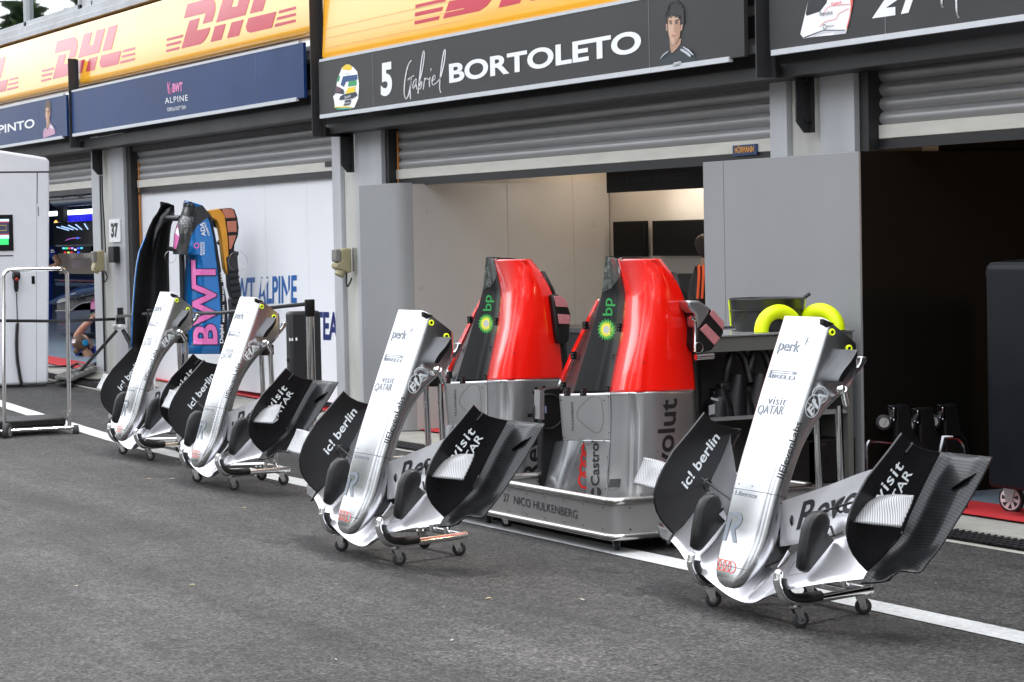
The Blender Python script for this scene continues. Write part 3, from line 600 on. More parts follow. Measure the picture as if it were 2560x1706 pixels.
# ================================================================== lettering wrapped on curved bodywork
def camdecal(name, g, zf, bl, br, tl, m, parent, onto, eps=.0018, nu=14, nv=8, maxd=.25):
    """flat shape g wrapped onto the surface of the objects in onto, where the photograph shows it"""
    bl, br, tl = [V((*zf(*p), 0)) for p in (bl, br, tl)]; U = br-bl; W = tl-bl
    bm = bmesh.new(); vs = [bm.verts.new((p[0], p[1], 0)) for p in g[0]]
    for f in g[1]:
        try: bm.faces.new([vs[i] for i in f])
        except ValueError: pass
    bmesh.ops.triangulate(bm, faces=bm.faces[:])
    for ax, n_ in ((0, nu), (1, nv)):
        for k in range(1, n_):
            no_ = V((1, 0, 0)) if ax == 0 else V((0, 1, 0))
            bmesh.ops.bisect_plane(bm, geom=bm.verts[:]+bm.edges[:]+bm.faces[:], plane_co=no_*(k/n_), plane_no=no_)
    trees = []
    dg = bpy.context.evaluated_depsgraph_get()
    for ob in (onto if isinstance(onto, (list, tuple)) else [onto]):
        ev = ob.evaluated_get(dg); me = ev.to_mesh(); o0 = ORG[ob.name]
        trees.append(BVHTree.FromPolygons([q.co+o0 for q in me.vertices], [tuple(p.vertices) for p in me.polygons])); ev.to_mesh_clear()
    bad = []
    for q in bm.verts:
        px_ = bl+U*q.co.x+W*q.co.y; d = ray((px_.x, px_.y)).normalized(); best = None
        for t in trees:
            h = t.ray_cast(CAM, d, 80)
            if h[0] is not None and (best is None or h[3] < best[3]): best = h
        if best:
            n_ = best[1] if best[1].dot(d) < 0 else -best[1]; q.co = best[0]+n_*eps
            if n_.dot(-d) < .03: bad.append(q)
        else: bad.append(q)
    bmesh.ops.delete(bm, geom=bad, context='VERTS')
    big = [f for f in bm.faces if max(e.calc_length() for e in f.edges) > maxd]
    bmesh.ops.delete(bm, geom=big, context='FACES')
    o0 = ORG[parent.name]
    for f in bm.faces:
        f.normal_update()
        if f.normal.dot(f.calc_center_median()-CAM) > 0: f.normal_flip()
    for q in bm.verts: q.co -= o0
    me = bpy.data.meshes.new(name); bm.to_mesh(me); bm.free(); me.materials.append(m)
    o = bpy.data.objects.new(name, me); link(o, parent, o0); return o
def campx(name, polys, zf, m, parent, onto, **k):     # polygons in zoom pixels
    xs_ = [p[0] for q in polys for p in q]; ys_ = [p[1] for q in polys for p in q]; x0, x1, y0, y1 = min(xs_), max(xs_), min(ys_), max(ys_)
    g = shapes([[((p[0]-x0)/(x1-x0), (y1-p[1])/(y1-y0)) for p in q] for q in polys])
    return camdecal(name, g, zf, (x0, y1), (x1, y1), (x0, y0), m, parent, onto, **k)

# ================================================================== NOSE AND FRONT WING (built once at the nearest stand)
SILV = mat('silver_paint', (.57, .575, .585), .24, 1., var=.025, scale=1.5)
SILVW = mat('silver_wing_paint', (.68, .68, .71), .30, .8, var=.03, scale=2, coat=.25, coatr=.1)
BLKG = mat('gloss_black', (.004, .004, .005), .28, var=.2, scale=3, spec=.35)
BLKS = mat('satin_black_carbon', (.007, .007, .0075), .42, 0, var=.4, scale=26, bump=.1, bscale=40, spec=.35)
CARB = carbon('carbon_twill', '#070708', '#1c1c1e', 55, .42, .1, 'yz')
CARBF = carbon('carbon_footplate', '#08080a', '#242528', 46, .30, .2, 'yz')
CARBP = carbon('pale_carbon', '#5e5f60', '#a2a3a5', 60, .35, .3, 'xz')
RIBS = carbon('ribbed_silver', '#1d1e20', '#77797c', 170, .3, .2, 'xz')
GLET = mat('grey_letter_paint', (.20, .225, .26), .4, .4, var=.02)
BLET = mat('black_letter', (.012, .012, .014), .4, var=.02)
PLET = mat('pale_letter', (.60, .64, .66), .45, var=.02)
RLET = mat('red_ring_paint', (.75, .07, .03), .4, var=.02)
XC, YC = -8.75, 5.6
Z1 = ZM(1560, 740, 1.742); ZN = ZM(1840, 780, 5.228); ZT = ZM(1600, 1180, 3.734); ZE = ZM(1920, 1040, 3.564); ZL = ZM(1560, 980, 3.7325); ZK = ZM(1740, 900, 4.6125)
def rrect(c, ux, uv, w_, d, rt, rb, n=7):
    """rounded section: centre of the top edge c, across ux, down uv"""
    o = []; rt = min(rt, w_*.98, d*.5); rb = min(rb, w_*.98, d*.5)
    for cx, cy, a0, r in ((w_-rt, rt, -pi/2, rt), (w_-rb, d-rb, 0, rb), (-(w_-rb), d-rb, pi/2, rb), (-(w_-rt), rt, pi, rt)):
        for k in range(n): a = a0+(pi/2)*k/(n-1); o.append(c+ux*(cx+r*cos(a))+uv*(cy+r*sin(a)))
    return o
NST = [((.275, 1.284), (.444, 1.158), .157, .045, .03), ((.21, 1.118), (.435, 1.01), .159, .047, .03), ((.144, .952), (.30, .895), .158, .048, .04), ((.09, .81), (.195, .77), .156, .048, .045), ((.038, .676), (.132, .645), .153, .047, .045),
       ((-.005, .56), (.094, .53), .148, .047, .045), ((-.04, .45), (.064, .42), .146, .048, .045), ((-.070, .351), (.042, .32), .141, .05, .05), ((-.108, .265), (-.004, .235), .130, .05, .05),
       ((-.128, .215), (-.045, .190), .112, .05, .04), ((-.140, .180), (-.075, .162), .090, .04, .03), ((-.143, .155), (-.098, .142), .060, .022, .02), ((-.138, .139), (-.118, .134), .025, .01, .01)]
def nose_ring(st, grow=0.):
    (y0, z0), (y1, z1), w_, rt, rb = st; sh_ = .016*min(1, w_/.14); w_ = w_+sh_; c = V((XC-sh_, YC+y0, z0)); b = V((XC-sh_, YC+y1, z1)); uv = (b-c); d = uv.length; uv.normalize()
    return rrect(c-uv*grow, V((1, 0, 0)), uv, w_+grow, d+2*grow, rt+grow, rb+grow)
def lerp_st(a, b, t): return tuple(tuple(a[i][k]+(b[i][k]-a[i][k])*t for k in range(2)) if i < 2 else a[i]+(b[i]-a[i])*t for i in range(5))
NOSE = thing('nose_and_wing', (XC, YC, 0), 'nearest silver nose and front wing, standing at far right with its top lettering readable', 'car nose', 'silver noses with front wings')
g = MB(); rings = [nose_ring(s_) for s_ in NST]
fine = []
for i in range(len(NST)-1):
    for k in range(3):
        t = k/3; a, b, c_, d_ = NST[max(i-1, 0)], NST[i], NST[i+1], NST[min(i+2, len(NST)-1)]
        f = lambda A, B, C_, D_: .5*((2*B)+(C_-A)*t+(2*A-5*B+4*C_-D_)*t*t+(3*B-A-3*C_+D_)*t**3)
        fine.append(tuple(tuple(f(a[j][q], b[j][q], c_[j][q], d_[j][q]) for q in range(2)) if j < 2 else f(a[j], b[j], c_[j], d_[j]) for j in range(5)))
fine.append(NST[-1])
g.loft([nose_ring(s_) for s_ in fine]); nose = g.build('nose_shell', SILV, NOSE, smooth=50)
def seam(i, t, wid, m=None):
    a = lerp_st(NST[i], NST[i+1], t); b = lerp_st(NST[i], NST[i+1], t+wid); g = MB(); g.grid([nose_ring(a, .0008), nose_ring(b, .0008)], 0, True); g.build('panel_line', m or BLK, nose)
campx('fasteners', [disc(x_, y_, 5, 6, 10) for x_, y_ in ((925, 112), (1050, 134), (1216, 210), (1318, 295), (1336, 436), (1326, 590), (958, 1003))], ZT, BLK, NOSE, [nose], nu=2, nv=2)
seam(5, .12, .02); seam(8, .72, .05)
g = MB()
# notch at the top corner: its shade put in as a black piece
P = [hx(ZN(*p), XC+.1585) for p in ((1145, 92), (1145, 165), (1186, 206), (1228, 192), (1290, 155), (1235, 132))]; g = MB(); g.prism(P, (-.03, 0, 0)); g.build('notch_shade', BLKS, NOSE, bevel=.002)
def mirror(poly): return [V((2*XC-p.x, p.y, p.z)) for p in poly]
def both(fn):
    for sgn in (1, -1): fn(lambda P: P if sgn == 1 else mirror(P), sgn)
# rear mounting tabs with the cut-out
TAB = [(1400, 925), (1490, 932), (1640, 765), (1722, 628), (1708, 588), (1640, 583), (1622, 660), (1592, 715), (1558, 725), (1535, 690), (1540, 640), (1470, 560), (1400, 760)]
def tab(mm, s_):
    g = MB(); P = [hx(ZN(*p), XC+.146) for p in TAB]; g.prism(mm(P), (-.035*s_, 0, 0)); g.build('mounting_tab', SILV, NOSE, bevel=.005)
both(tab)
def campod(mm, s_):
    fo = [hx(ZN(*p), XC+.25) for p in ((1590, 495), (1552, 570), (1505, 645), (1455, 705), (1410, 762), (1370, 825), (1345, 880), (1335, 908))]
    bo = [hx(ZN(*p), XC+.25) for p in ((1582, 600), (1560, 650), (1530, 710), (1490, 770), (1450, 830), (1420, 880), (1400, 905), (1385, 915))]
    fi = [hx(ZN(*p), XC+.148) for p in ((1345, 492), (1295, 565), (1240, 640), (1195, 710), (1155, 775), (1130, 830), (1122, 870), (1128, 890))]
    bi = [V((XC+.14, p.y, p.z)) for p in bo]
    g = MB(); g.grid([mm(fi), mm(fo)], 0); g.add(mm(fo)+mm(bo[::-1]), [tuple(range(16))], 1); g.grid([mm(fo), mm(bo)], 1) if False else None; g.grid([mm(bo), mm(bi)], 1); g.add(mm([fi[-1], fo[-1], bo[-1], bi[-1]]), [(0, 1, 2, 3)], 1); g.add(mm([fi[0], fo[0], bo[0], bi[0]]), [(0, 1, 2, 3)], 1)
    g.build('camera_pod', [RIBS, BLKG], NOSE, smooth=40)
both(campod)
for p in ((1257, 268), (1480, 480)):
    for s_ in (1, -1):
        q = hx(ZN(*p), XC+.161); q = q if s_ == 1 else mirror([q])[0]; g = MB(); g.torus(q, (1, 0, 0), .0115, .0042, 28, 8); g.build('bolt_ring', LIME, NOSE); g = MB(); g.cyl(q-V((.003*s_, 0, 0)), q+V((.001*s_, 0, 0)), .0085, 14); g.build('bolt', BLK, NOSE)
# black fairing under the tip
P = [hx(ZT(*p), XC+.118) for p in ((1352, 505), (1338, 585), (1262, 650), (1165, 715), (1112, 785), (1102, 870), (1180, 900), (1300, 850), (1400, 730), (1470, 620))]
g = MB(); g.prism(P, (-.236, 0, 0)); g.build('lower_fairing', BLKG, NOSE, bevel=.012, seg=3)

# main plane
def sect(le, te, th, camber, n=15):
    o = []; 
    for side in (1, -1):
        for k in range(n):
            t = k/(n-1) if side == 1 else 1-k/(n-1)
            p = le+(te-le)*t; d = (te-le); nn = V((0, d.z, -d.y)).normalized()   # away from the lane
            prof = th*(2.6*math.sqrt(max(t, 0))*(1-t)+.06*(1-t)+.02) if True else 0
            o.append(p+nn*(camber*4*t*(1-t)*d.length)*(1)+nn*(prof*.62*(0 if side == 1 else 1)-prof*.38*(1 if side == 1 else 0)))
    return o
MPS = [(0, (-.055, .068), (.10, .20)), (.10, (-.066, .082), (.09, .235)), (.2, (-.078, .118), (.085, .305)), (.33, (-.075, .160), (.112, .35)), (.48, (-.055, .196), (.158, .405)), (.62, (-.01, .226), (.205, .455)), (.755, (.030, .250), (.255, .505))]
def spanwise(tab_, th, camber):
    rows = []
    P = [(-a, l, t) for a, l, t in tab_[:0:-1]]+list(tab_)
    xs_ = spline([(a, 0, 0) for a, l, t in P], 12); ls = spline([(0, l[0], l[1]) for a, l, t in P], 12); ts = spline([(0, t[0], t[1]) for a, l, t in P], 12)
    for x_, l, t in zip(xs_, ls, ts): rows.append(sect(V((XC+x_.x, YC+l.y, l.z)), V((XC+x_.x, YC+t.y, t.z)), th, camber))
    return rows
g = MB(); g.loft(spanwise(MPS, .026, .07)); mp_ = g.build('main_plane', SILVW, NOSE, smooth=60)
def flap(nm, tabr, th, camber):
    for s_ in (1, -1):
        rows = []; xs_ = spline([(a, 0, 0) for a, l, t in tabr], 4); ls = spline([(0, l[0], l[1]) for a, l, t in tabr], 4); ts = spline([(0, t[0], t[1]) for a, l, t in tabr], 4)
        for x_, l, t in zip(xs_, ls, ts): rows.append(sect(V((XC+s_*x_.x, YC+l.y, l.z)), V((XC+s_*x_.x, YC+t.y, t.z)), th, camber))
        g = MB(); g.loft(rows); o = g.build(nm, SILVW, NOSE, smooth=60)
        if s_ == 1: first = o
    return first
FLR = flap('flap', [(.13, (.045, .315), (.045, .505)), (.2, (.058, .328), (.062, .527)), (.35, (.10, .365), (.135, .585)), (.5, (.152, .42), (.215, .65)), (.62, (.20, .462), (.28, .688)), (.752, (.25, .512), (.36, .722))], .014, .05)
campx('panel_lines', bez([(1375, 970), (1450, 840), (1520, 822)], 2.2)+bez([(1390, 970), (1470, 955), (1545, 945)], 2.2)+bez([(1060, 1100), (1190, 955)], 2.2), ZT, mat('faint_line', (.16, .16, .17), .5), NOSE, [mp_], nu=6, nv=6)
# actuator pods
POD = [(455, 858), (505, 852), (550, 875), (572, 925), (570, 985), (545, 1045), (612, 1112), (480, 1270), (365, 1405), (335, 1395), (303, 1360), (318, 1220), (355, 1010), (395, 915)]
def pod(mm, s_):
    P = [hx(ZE(*p), XC+.455) for p in POD]; c = sum(P, V((0, 0, 0)))/len(P); rings = []
    for dx, k in ((.455, .72), (.449, .90), (.435, 1.), (.41, 1.), (.396, .90), (.390, .72)): rings.append(mm([c+V((dx-.455, (p.y-c.y)*k, (p.z-c.z)*(k*.5+.5))) for p in P]))
    g = MB(); g.loft(rings); o = g.build('actuator_pod', BLKS, NOSE, smooth=50)
    q = hx(ZE(372, 978), XC+.43); q = mm([q])[0]; g = MB(); g.torus(q+V((0, -.004, 0)), (0, -1, .25), .0125, .005, 26, 8); g.build('bolt_ring', LIME, o); g = MB(); g.cyl(q+V((0, -.007, 0)), q+V((0, .004, 0)), .009, 12); g.build('bolt', BLK, o)
    # flap link rod and bracket
    g = MB(); a = hx(ZE(560, 985), XC+.42); b = hx(ZE(590, 1065), XC+.46); g.tube(mm([a, b]), .006, 8); a = hx(ZE(240, 920), XC+.2); b = hx(ZE(760, 765), XC+.6); g.tube(mm([a+V((0, .01, 0)), b+V((0, .01, 0))]), .005, 8)
    c2 = hx(ZE(240, 930), XC+.19); g.torus(mm([c2])[0], (1, .3, 0), .026, .006, 20, 6, 0, .4, 4.2); c2 = hx(ZE(650, 800), XC+.52); g.torus(mm([c2])[0], (1, .3, 0), .026, .006, 20, 6, 0, .4, 4.2); g.build('flap_linkage', BLKS, NOSE)
both(pod)
# fine strakes under the wing
def strake(mm, s_):
    P = [hx(ZT(*p), XC+.24) for p in ((1385, 735), (1350, 800), (1290, 890), (1330, 850), (1400, 760))]; g = MB(); g.prism(mm(P), (-.006*s_, 0, 0)); g.build('strake', SILVW, NOSE)
both(strake)
# endplates
EPL = [(1210, 597), (1240, 632), (1285, 658), (1330, 672), (1375, 680), (1300, 830), (1240, 960), (1200, 1050), (1130, 1130), (1060, 1200), (1028, 1166), (1000, 1130), (981, 1090), (972, 1050), (970, 1015), (976, 975), (990, 925), (1010, 880), (1060, 790), (1140, 690)]
def endplate(mm, s_):
    P = [hx(Z1(*p), XC+.765) for p in EPL]; c = sum(P, V((0, 0, 0)))/len(P)
    shr = lambda k, dx: mm([V((XC+dx, c.y+(p.y-c.y)*k, c.z+(p.z-c.z)*k)) for p in P])
    g = MB(); r = [shr(.985, .753), shr(1., .757), shr(1., .764), shr(.985, .768)]; g.grid(r, 0, True); n = len(P)
    g.add(r[0], [tuple(range(n))], 1); g.add(r[3], [tuple(range(n))], 0); o = g.build('endplate', [BLKG, CARB], NOSE, smooth=40)
    return o
EPs = []; both(lambda mm, s_: EPs.append(endplate(mm, s_)))
FP = [[(1375, 680), (1432, 686), (1490, 692), (1550, 698), (1607, 703)], [(1300, 830), (1352, 842), (1405, 850), (1468, 852), (1530, 850)], [(1240, 960), (1285, 985), (1333, 1000), (1385, 1003), (1440, 1000)], [(1200, 1050), (1238, 1075), (1276, 1095), (1320, 1108), (1372, 1105)],
      [(1130, 1130), (1160, 1150), (1200, 1165), (1260, 1178), (1322, 1170)], [(1095, 1166), (1128, 1188), (1170, 1192), (1232, 1198), (1288, 1206)], [(1060, 1200), (1098, 1212), (1142, 1215), (1180, 1206), (1207, 1196)], [(1030, 1255), (1065, 1253), (1100, 1250), (1132, 1246), (1160, 1240)]]
FDX = (.762, .80, .88, .965, 1.01)
def footplate(mm, s_):
    R = []
    for i, r in enumerate(FP):
        k = (1, 1, 1, 1, .93, .9, .75, .55)[i]; R.append([hx(Z1(*p), XC+.762+(FDX[j]-.762)*k) for j, p in enumerate(r)])
    cols = [spline([R[i][j] for i in range(len(R))], 4) for j in range(5)]; rows = [spline([c_[i] for c_ in cols], 4) for i in range(len(cols[0]))]
    g = MB(); g.grid([mm(r) for r in rows]); g.build('footplate', CARBF, NOSE, smooth=70, solid=.007)
    F = [[hx(Z1(1420, 855), XC+.86), hx(Z1(1462, 815), XC+.9), hx(Z1(1525, 782), XC+.935)], [hx(Z1(1428, 838), XC+.93), hx(Z1(1480, 800), XC+.98), hx(Z1(1535, 772), XC+.99)]]
    g = MB(); g.grid([mm(r) for r in F]); g.build('winglet', BLKS, NOSE, solid=.006)
both(footplate)
def diveplane(mm, s_):
    R = [[((1000, 985), .766), ((1050, 992), .84), ((1100, 998), .91), ((1155, 1003), .98), ((1205, 1010), 1.05)], [((1022, 950), .766), ((1080, 945), .84), ((1130, 948), .91), ((1180, 960), .98), ((1228, 958), 1.05)], [((1058, 905), .766), ((1105, 896), .84), ((1155, 895), .91), ((1205, 905), .98), ((1250, 908), 1.05)], [((1095, 880), .766), ((1135, 870), .84), ((1180, 866), .91), ((1222, 867), .98), ((1262, 870), 1.05)]]
    R = [[hx(Z1(*p), XC+d) for p, d in r] for r in R]
    g = MB(); g.grid([mm(spline(r, 3)) for r in zip(*[spline([R[i][j] for i in range(4)], 3) for j in range(5)])]); g.build('dive_plane', CARBP, NOSE, smooth=70, solid=.005)
both(diveplane)
g = MB(); a = hx(ZE(1225, 330), XC+.772); b = hx(ZE(1290, 245), XC+.772); g.tube([a, b], .007, 8); g.tube(mirror([a, b]), .007, 8); g.build('endplate_fillet', BLKG, NOSE)

# lettering
T_ = [nose]
camdecal('lettering', glyphs('perk', .012), ZN, (528, 548), (800, 578), (590, 358), GLET, NOSE, T_)
campx('emblem', [[(885, 382), (960, 392), (962, 384), (886, 373)], [(943, 332), (951, 334), (908, 432), (899, 430)]], ZN, GLET, NOSE, T_)
campx('emblem', [[(455, 758), (475, 760), (447, 862), (418, 858)], [(455, 758), (770, 784), (770, 794), (462, 769)], [(470, 797), (745, 820), (745, 810), (472, 786)], [(745, 782), (782, 785), (795, 801), (782, 821), (745, 820)]], ZN, GLET, NOSE, T_)
camdecal('lettering', glyphs('IRELLI', .022), ZN, (460, 862), (758, 894), (478, 812), GLET, NOSE, T_)
camdecal('lettering', glyphs('visit', 0, space=1.15), ZN, (408, 1205), (640, 1228), (440, 1103), GLET, NOSE, T_)
camdecal('lettering', glyphs('QATAR', .0), ZN, (265, 1350), (600, 1368), (305, 1215), GLET, NOSE, T_)
camdecal('lettering', glyphs('Libertex'), ZT, (885, 213), (1090, 252), (898, 168), GLET, NOSE, T_)
campx('emblem', [[(838, 373), (925, 380), (952, 402), (958, 440), (945, 485), (915, 520), (886, 535), (905, 668), (866, 661), (848, 520), (858, 490), (890, 482), (912, 465), (920, 435), (906, 416), (830, 410)], [(820, 438), (857, 441), (803, 645), (767, 640)]], ZT, GLET, NOSE, T_)
campx('emblem', [q for cx_, cy_ in ((722, 858), (767, 869), (812, 880), (857, 891)) for q in ring(cx_, cy_, 39, 56, 5, 26)], ZT, RLET, NOSE, T_)
camdecal('lettering', glyphs('IIElevenLabs', .012), ZK, (1003, 1378), (1218, 728), (933, 1352), BLET, NOSE, T_)
fia = ring(1097, 1082, 106, 118, 9, 40)+ring(1095, 1085, 72, 82, 5, 30)+[[(1097+cx_*99, 1082+sx_*110), (1097+cx2*99, 1082+sx2*110), (1097+cx2*80, 1082+sx2*90), (1097+cx_*80, 1082+sx_*90)] for k in range(20) for cx_, sx_, cx2, sx2 in [(cos(k*pi/10), sin(k*pi/10), cos(k*pi/10+.14), sin(k*pi/10+.14))]]
campx('emblem', fia, ZN, PLET, NOSE, T_, eps=.0016)
el = lambda cx_, cy_, a, b, rot, n=40: [(cx_+a*cos(2*pi*i/n)*cos(rot)-b*sin(2*pi*i/n)*sin(rot), cy_+a*cos(2*pi*i/n)*sin(rot)+b*sin(2*pi*i/n)*cos(rot)) for i in range(n)]
campx('emblem', [el(1000, 1232, 88, 150, .28)], ZN, SILV, NOSE, T_, eps=.0024)
o_ = el(1000, 1232, 92, 154, .28); i_ = el(1000, 1232, 84, 145, .28)
campx('emblem', [[o_[k], o_[(k+1) % 40], i_[(k+1) % 40], i_[k]] for k in range(40)]+[[(1010, 1085), (1016, 1085), (1018, 1380), (1010, 1380)], [(925, 1190), (928, 1184), (1075, 1270), (1072, 1277)], disc(1015, 1165, 26, 30, 20)], ZN, PLET, NOSE, T_, eps=.0032)
camdecal('lettering', glyphs('FIA', .025), ZN, (985, 1368), (1196, 1095), (918, 1275), PLET, NOSE, T_, eps=.004)
camdecal('lettering', glyphs('visit', .012, space=1.12), ZE, (1000, 768), (1212, 452), (938, 705), PLET, NOSE, [EPs[0]])
camdecal('lettering', glyphs('QATAR', .012), ZE, (1038, 990), (1300, 522), (968, 932), PLET, NOSE, [EPs[0]])
camdecal('lettering', glyphs('ic! berlin', .018), ZL, (588, 912), (897, 432), (527, 845), PLET, NOSE, [EPs[1]])
camdecal('lettering', glyphs('Revolut', .018), ZE, (250, 1025), (1075, 745), (318, 765), BLET, NOSE, [FLR], nu=24)

# ================================================================== stand under the nose
def caster(g, p, r=.036, yaw=0., w_=.024):
    """swivel caster touching the ground at p: tyre, fork, plate"""
    p = V(p); ax = V((cos(yaw), sin(yaw), 0)); tr = V((-sin(yaw), cos(yaw), 0)); c = p+V((0, 0, r)); off = tr*(-.022)
    g.lathe(c-ax*w_/2, ax, [(0, r*.55), (.0015, r*.90), (.005, r), (w_-.005, r), (w_-.0015, r*.90), (w_, r*.55)], 26, 0)
    g.lathe(c-ax*(w_/2+.001), ax, [(0, r*.5), (w_+.002, r*.5)], 18, 1); g.cyl(c-ax*(w_/2+.008), c+ax*(w_/2+.008), .006, 10, 2)
    for s_ in (1, -1):
        q = c+ax*(s_*(w_/2+.005)); g.prism([q+tr*.010-V((0, 0, .008)), q-tr*.012-V((0, 0, .008)), q-tr*.012+off*1.2+V((0, 0, r+.018)), q+tr*.02+off*.6+V((0, 0, r+.018))], ax*(.003*s_), 2)
    g.obox(c+off+V((0, 0, r+.016)), ax*(w_/2+.008), tr*.02, V((0, 0, .003)), 2); g.cyl(c+off+V((0, 0, r+.016)), c+off+V((0, 0, r+.038)), .012, 12, 2)
    return c+off+V((0, 0, r+.038))
STAND = thing('wing_stand', (XC, YC, 0), 'chrome wheeled stand under the nearest nose and wing at far right', 'stand', 'chrome stands under the noses')
CM = [RUB, mat('caster_hub', (.16, .16, .17), .5), CHRD]
HP = hx(Z1(730, 1337), XC+.34)
for s_ in (1, -1):
    A = [V((XC+s_*.345, YC-.105, .235)), V((XC+s_*.345, YC-.115, .195)), V((XC+s_*.345, YC-.075, .118)), V((XC+s_*.34, YC+.0, .108)), V((XC+s_*.20, YC+.46, .105))]
    g = MB(); pth = roundpath(A, .07, 8); g.tube(pth, .019, 14); g.sphere(A[0], .0192, 12, 8); g.build('rail', CHR, STAND, smooth=60)
    B = roundpath([V((XC+s_*.343, YC-.088, .215)), V((XC+s_*.343, YC-.092, .19)), V((XC+s_*.343, YC-.055, .128)), V((XC+s_*.338, YC+.01, .118)), V((XC+s_*.305, YC+.125, .118))], .06, 8)
    g = MB(); g.tube(B, .024, 12); g.build('foam_pad', BLK, STAND, smooth=60)
    for yy, xx in ((0., .345), (.42, .20)):
        g = MB(); caster(g, (XC+s_*xx, YC+yy, 0), yaw=random.uniform(-.5, .5)); g.build('caster', CM, STAND, smooth=45)
g = MB(); g.cyl((XC-.22, YC+.44, .105), (XC+.22, YC+.44, .105), .017, 12); g.cyl((XC-.32, YC+.07, .102), (XC+.32, YC+.07, .102), .015, 12); g.build('cross_bar', CHR, STAND, smooth=60)
pR = hy(Z1(937, 650), YC+.40); pL = hy(Z1(841, 650), YC+.40)
for p in (pR, pL):
    g = MB(); g.cyl((p.x, YC+.42, .10), (p.x, YC+.40, hy(Z1(937, 478), YC+.40).z), .0165, 14); g.build('upright', CHR, STAND, smooth=60)
hz_ = hy(Z1(955, 440), YC+.40).z
g = MB(); g.box((pL.x-.03, YC+.345, hz_-.055), (pR.x-.0, YC+.43, hz_+.02)); g.build('saddle', BLK, STAND, bevel=.01)
q1 = hy(ZN(1400, 1012), YC+.30); q2 = hy(ZN(1440, 1195), YC+.36)
g = MB(); g.tube([q1, q2], .0165, 12); g.sphere(q1+V((-.004, -.008, .0)), .0205, 12, 8); g.build('clamp_handle', CHR, STAND, smooth=60)


UNITS = [(-2.76, -.60, .035, 'second silver nose and front wing from the right, in front of the name plated cart', 'chrome wheeled stand under the second nose from the right'),
         (-6.82, .03, .015, 'third silver nose and front wing from the right, in front of the black case', 'chrome wheeled stand under the third nose from the right'),
         (-9.34, .30, -.012, 'leftmost and smallest looking silver nose and front wing, in front of the blue bodywork', 'chrome wheeled stand under the leftmost nose')]
for dx, dy, yaw, l1, l2 in UNITS:
    for src, lab in ((NOSE, l1), (STAND, l2)):
        c_ = copy_tree(src); c_.location = V((XC+dx, YC+dy, gz(XC+dx))); c_.rotation_euler = (0, 0, yaw); c_['label'] = lab
# ================================================================== ENGINE COVERS ON NAME PLATED CARTS
RED = mat('red_gloss_paint', (.95, .010, .004), .25, .0, var=.03, scale=2, coat=.6, coatr=.02)
SILS = mat('silver_shell_paint', (.58, .585, .595), .30, .9, var=.015, scale=1.5)
PINKP = mat('pink_pad', (.42, .15, .16), .55, var=.12, scale=30, bump=.15, bscale=120)
GRN = mat('green_print', (.0, .26, .035), .45); LGRN = mat('pale_green_print', (.20, .48, .02), .45); YPR = mat('yellow_print', (.85, .68, .03), .45)
CART = mat('cart_grey', (.23, .225, .22), .45, .2, var=.05)
Za = ZM(1360, 620, 4.126); Zb = ZM(1340, 940, 4.355); Zc2 = ZM(1100, 620, 4.126); Zq = ZM(1080, 940, 3.92)
EC = thing('engine_cover', (-11.5, 6.5, .2), 'red and silver engine cover standing in the front cart, nearest of the pair', 'car bodywork', 'red and silver engine covers')
def shell(rows, xf, nm, m, parent, k=4, sub=5, flip=False, solid=.0):
    """rows: (zoom, y, [pixel x...]); xf(i, t): real x of row i at t across"""
    R = [[hx(z(x_, y_), xf(i, j)) for j, (x_, y_) in enumerate(pts)] for i, (z, pts) in enumerate(rows)]
    R = [spline(r, k) for r in R]; C_ = [spline([R[i][j] for i in range(len(R))], sub) for j in range(len(R[0]))]
    g = MB(); g.grid([[C_[j][i] for j in range(len(C_))] for i in range(len(C_[0]))]); return g.build(nm, m, parent, smooth=80, solid=solid)
RR = [((765, 115), (1200, 115), .84), ((803, 280), (1312, 262), .66), ((838, 470), (1418, 462), .50), ((828, 640), (1462, 636), .44), ((804, 860), (1500, 858), .37), ((756, 1100), (1525, 1096), .33), ((716, 1300), (1543, 1290), .31), ((680, 1492), (1556, 1466), .31)]
def xcol(t, tc):
    if t < tc: u = t/tc; return -11.45+.385*(1-(1-u)**1.7)
    u = (t-tc)/(1-tc); return -11.065+.026*sin(pi*u)-.06*u*u
TS = (0, .16, .30, .42, .54, .66, .8, .9, 1.)
rows = []; XS = []
for a, b, tc in RR:
    ts = [t for t in TS]; rows.append((Za, [(a[0]+(b[0]-a[0])*t, a[1]+(b[1]-a[1])*t+(6*sin(pi*t) if a[1] > 1400 else 0)) for t in ts])); XS.append([xcol(t, tc) for t in ts])
redp = shell(rows, lambda i, j: XS[i][j], 'side_panel', RED, EC, solid=.006)
# crease running down the flank
srow = []; SX = []
for y_, l, r in ((166, 806, 1726), (320, 812, 1733), (520, 812, 1738), (760, 800, 1744), (1000, 790, 1750), (1180, 780, 1753), (1400, 765, 1757)):
    ts = (0, .12, .22, .28, .34, .44, .58, .78, 1.); kk = (y_-166)/1234; pts = [l+(r-l)*t for t in ts]
    srow.append((Zb, [(p, y_+(16-14*t if y_ < 200 else 0)) for p, t in zip(pts, ts)])); SX.append([xcol(t, .31)-(.018*min(1, kk*4) if t == .28 else 0) for t in ts])
lowp = shell(srow, lambda i, j: SX[i][j], 'lower_panel', SILS, EC, solid=.006)
tabr = [(Zb, [(255, 200), (400, 195), (530, 192), (670, 188), (806, 184)]), (Zb, [(270, 380), (410, 378), (540, 376), (675, 374), (812, 372)]), (Zb, [(285, 560), (420, 560), (548, 560), (680, 560), (812, 560)]), (Zb, [(300, 702), (430, 704), (556, 706), (685, 706), (806, 706)])]
TX = [-11.93, -11.80, -11.68, -11.56, -11.43]
tabp = shell(tabr, lambda i, j: TX[j], 'front_flap', SILS, EC, solid=.005)
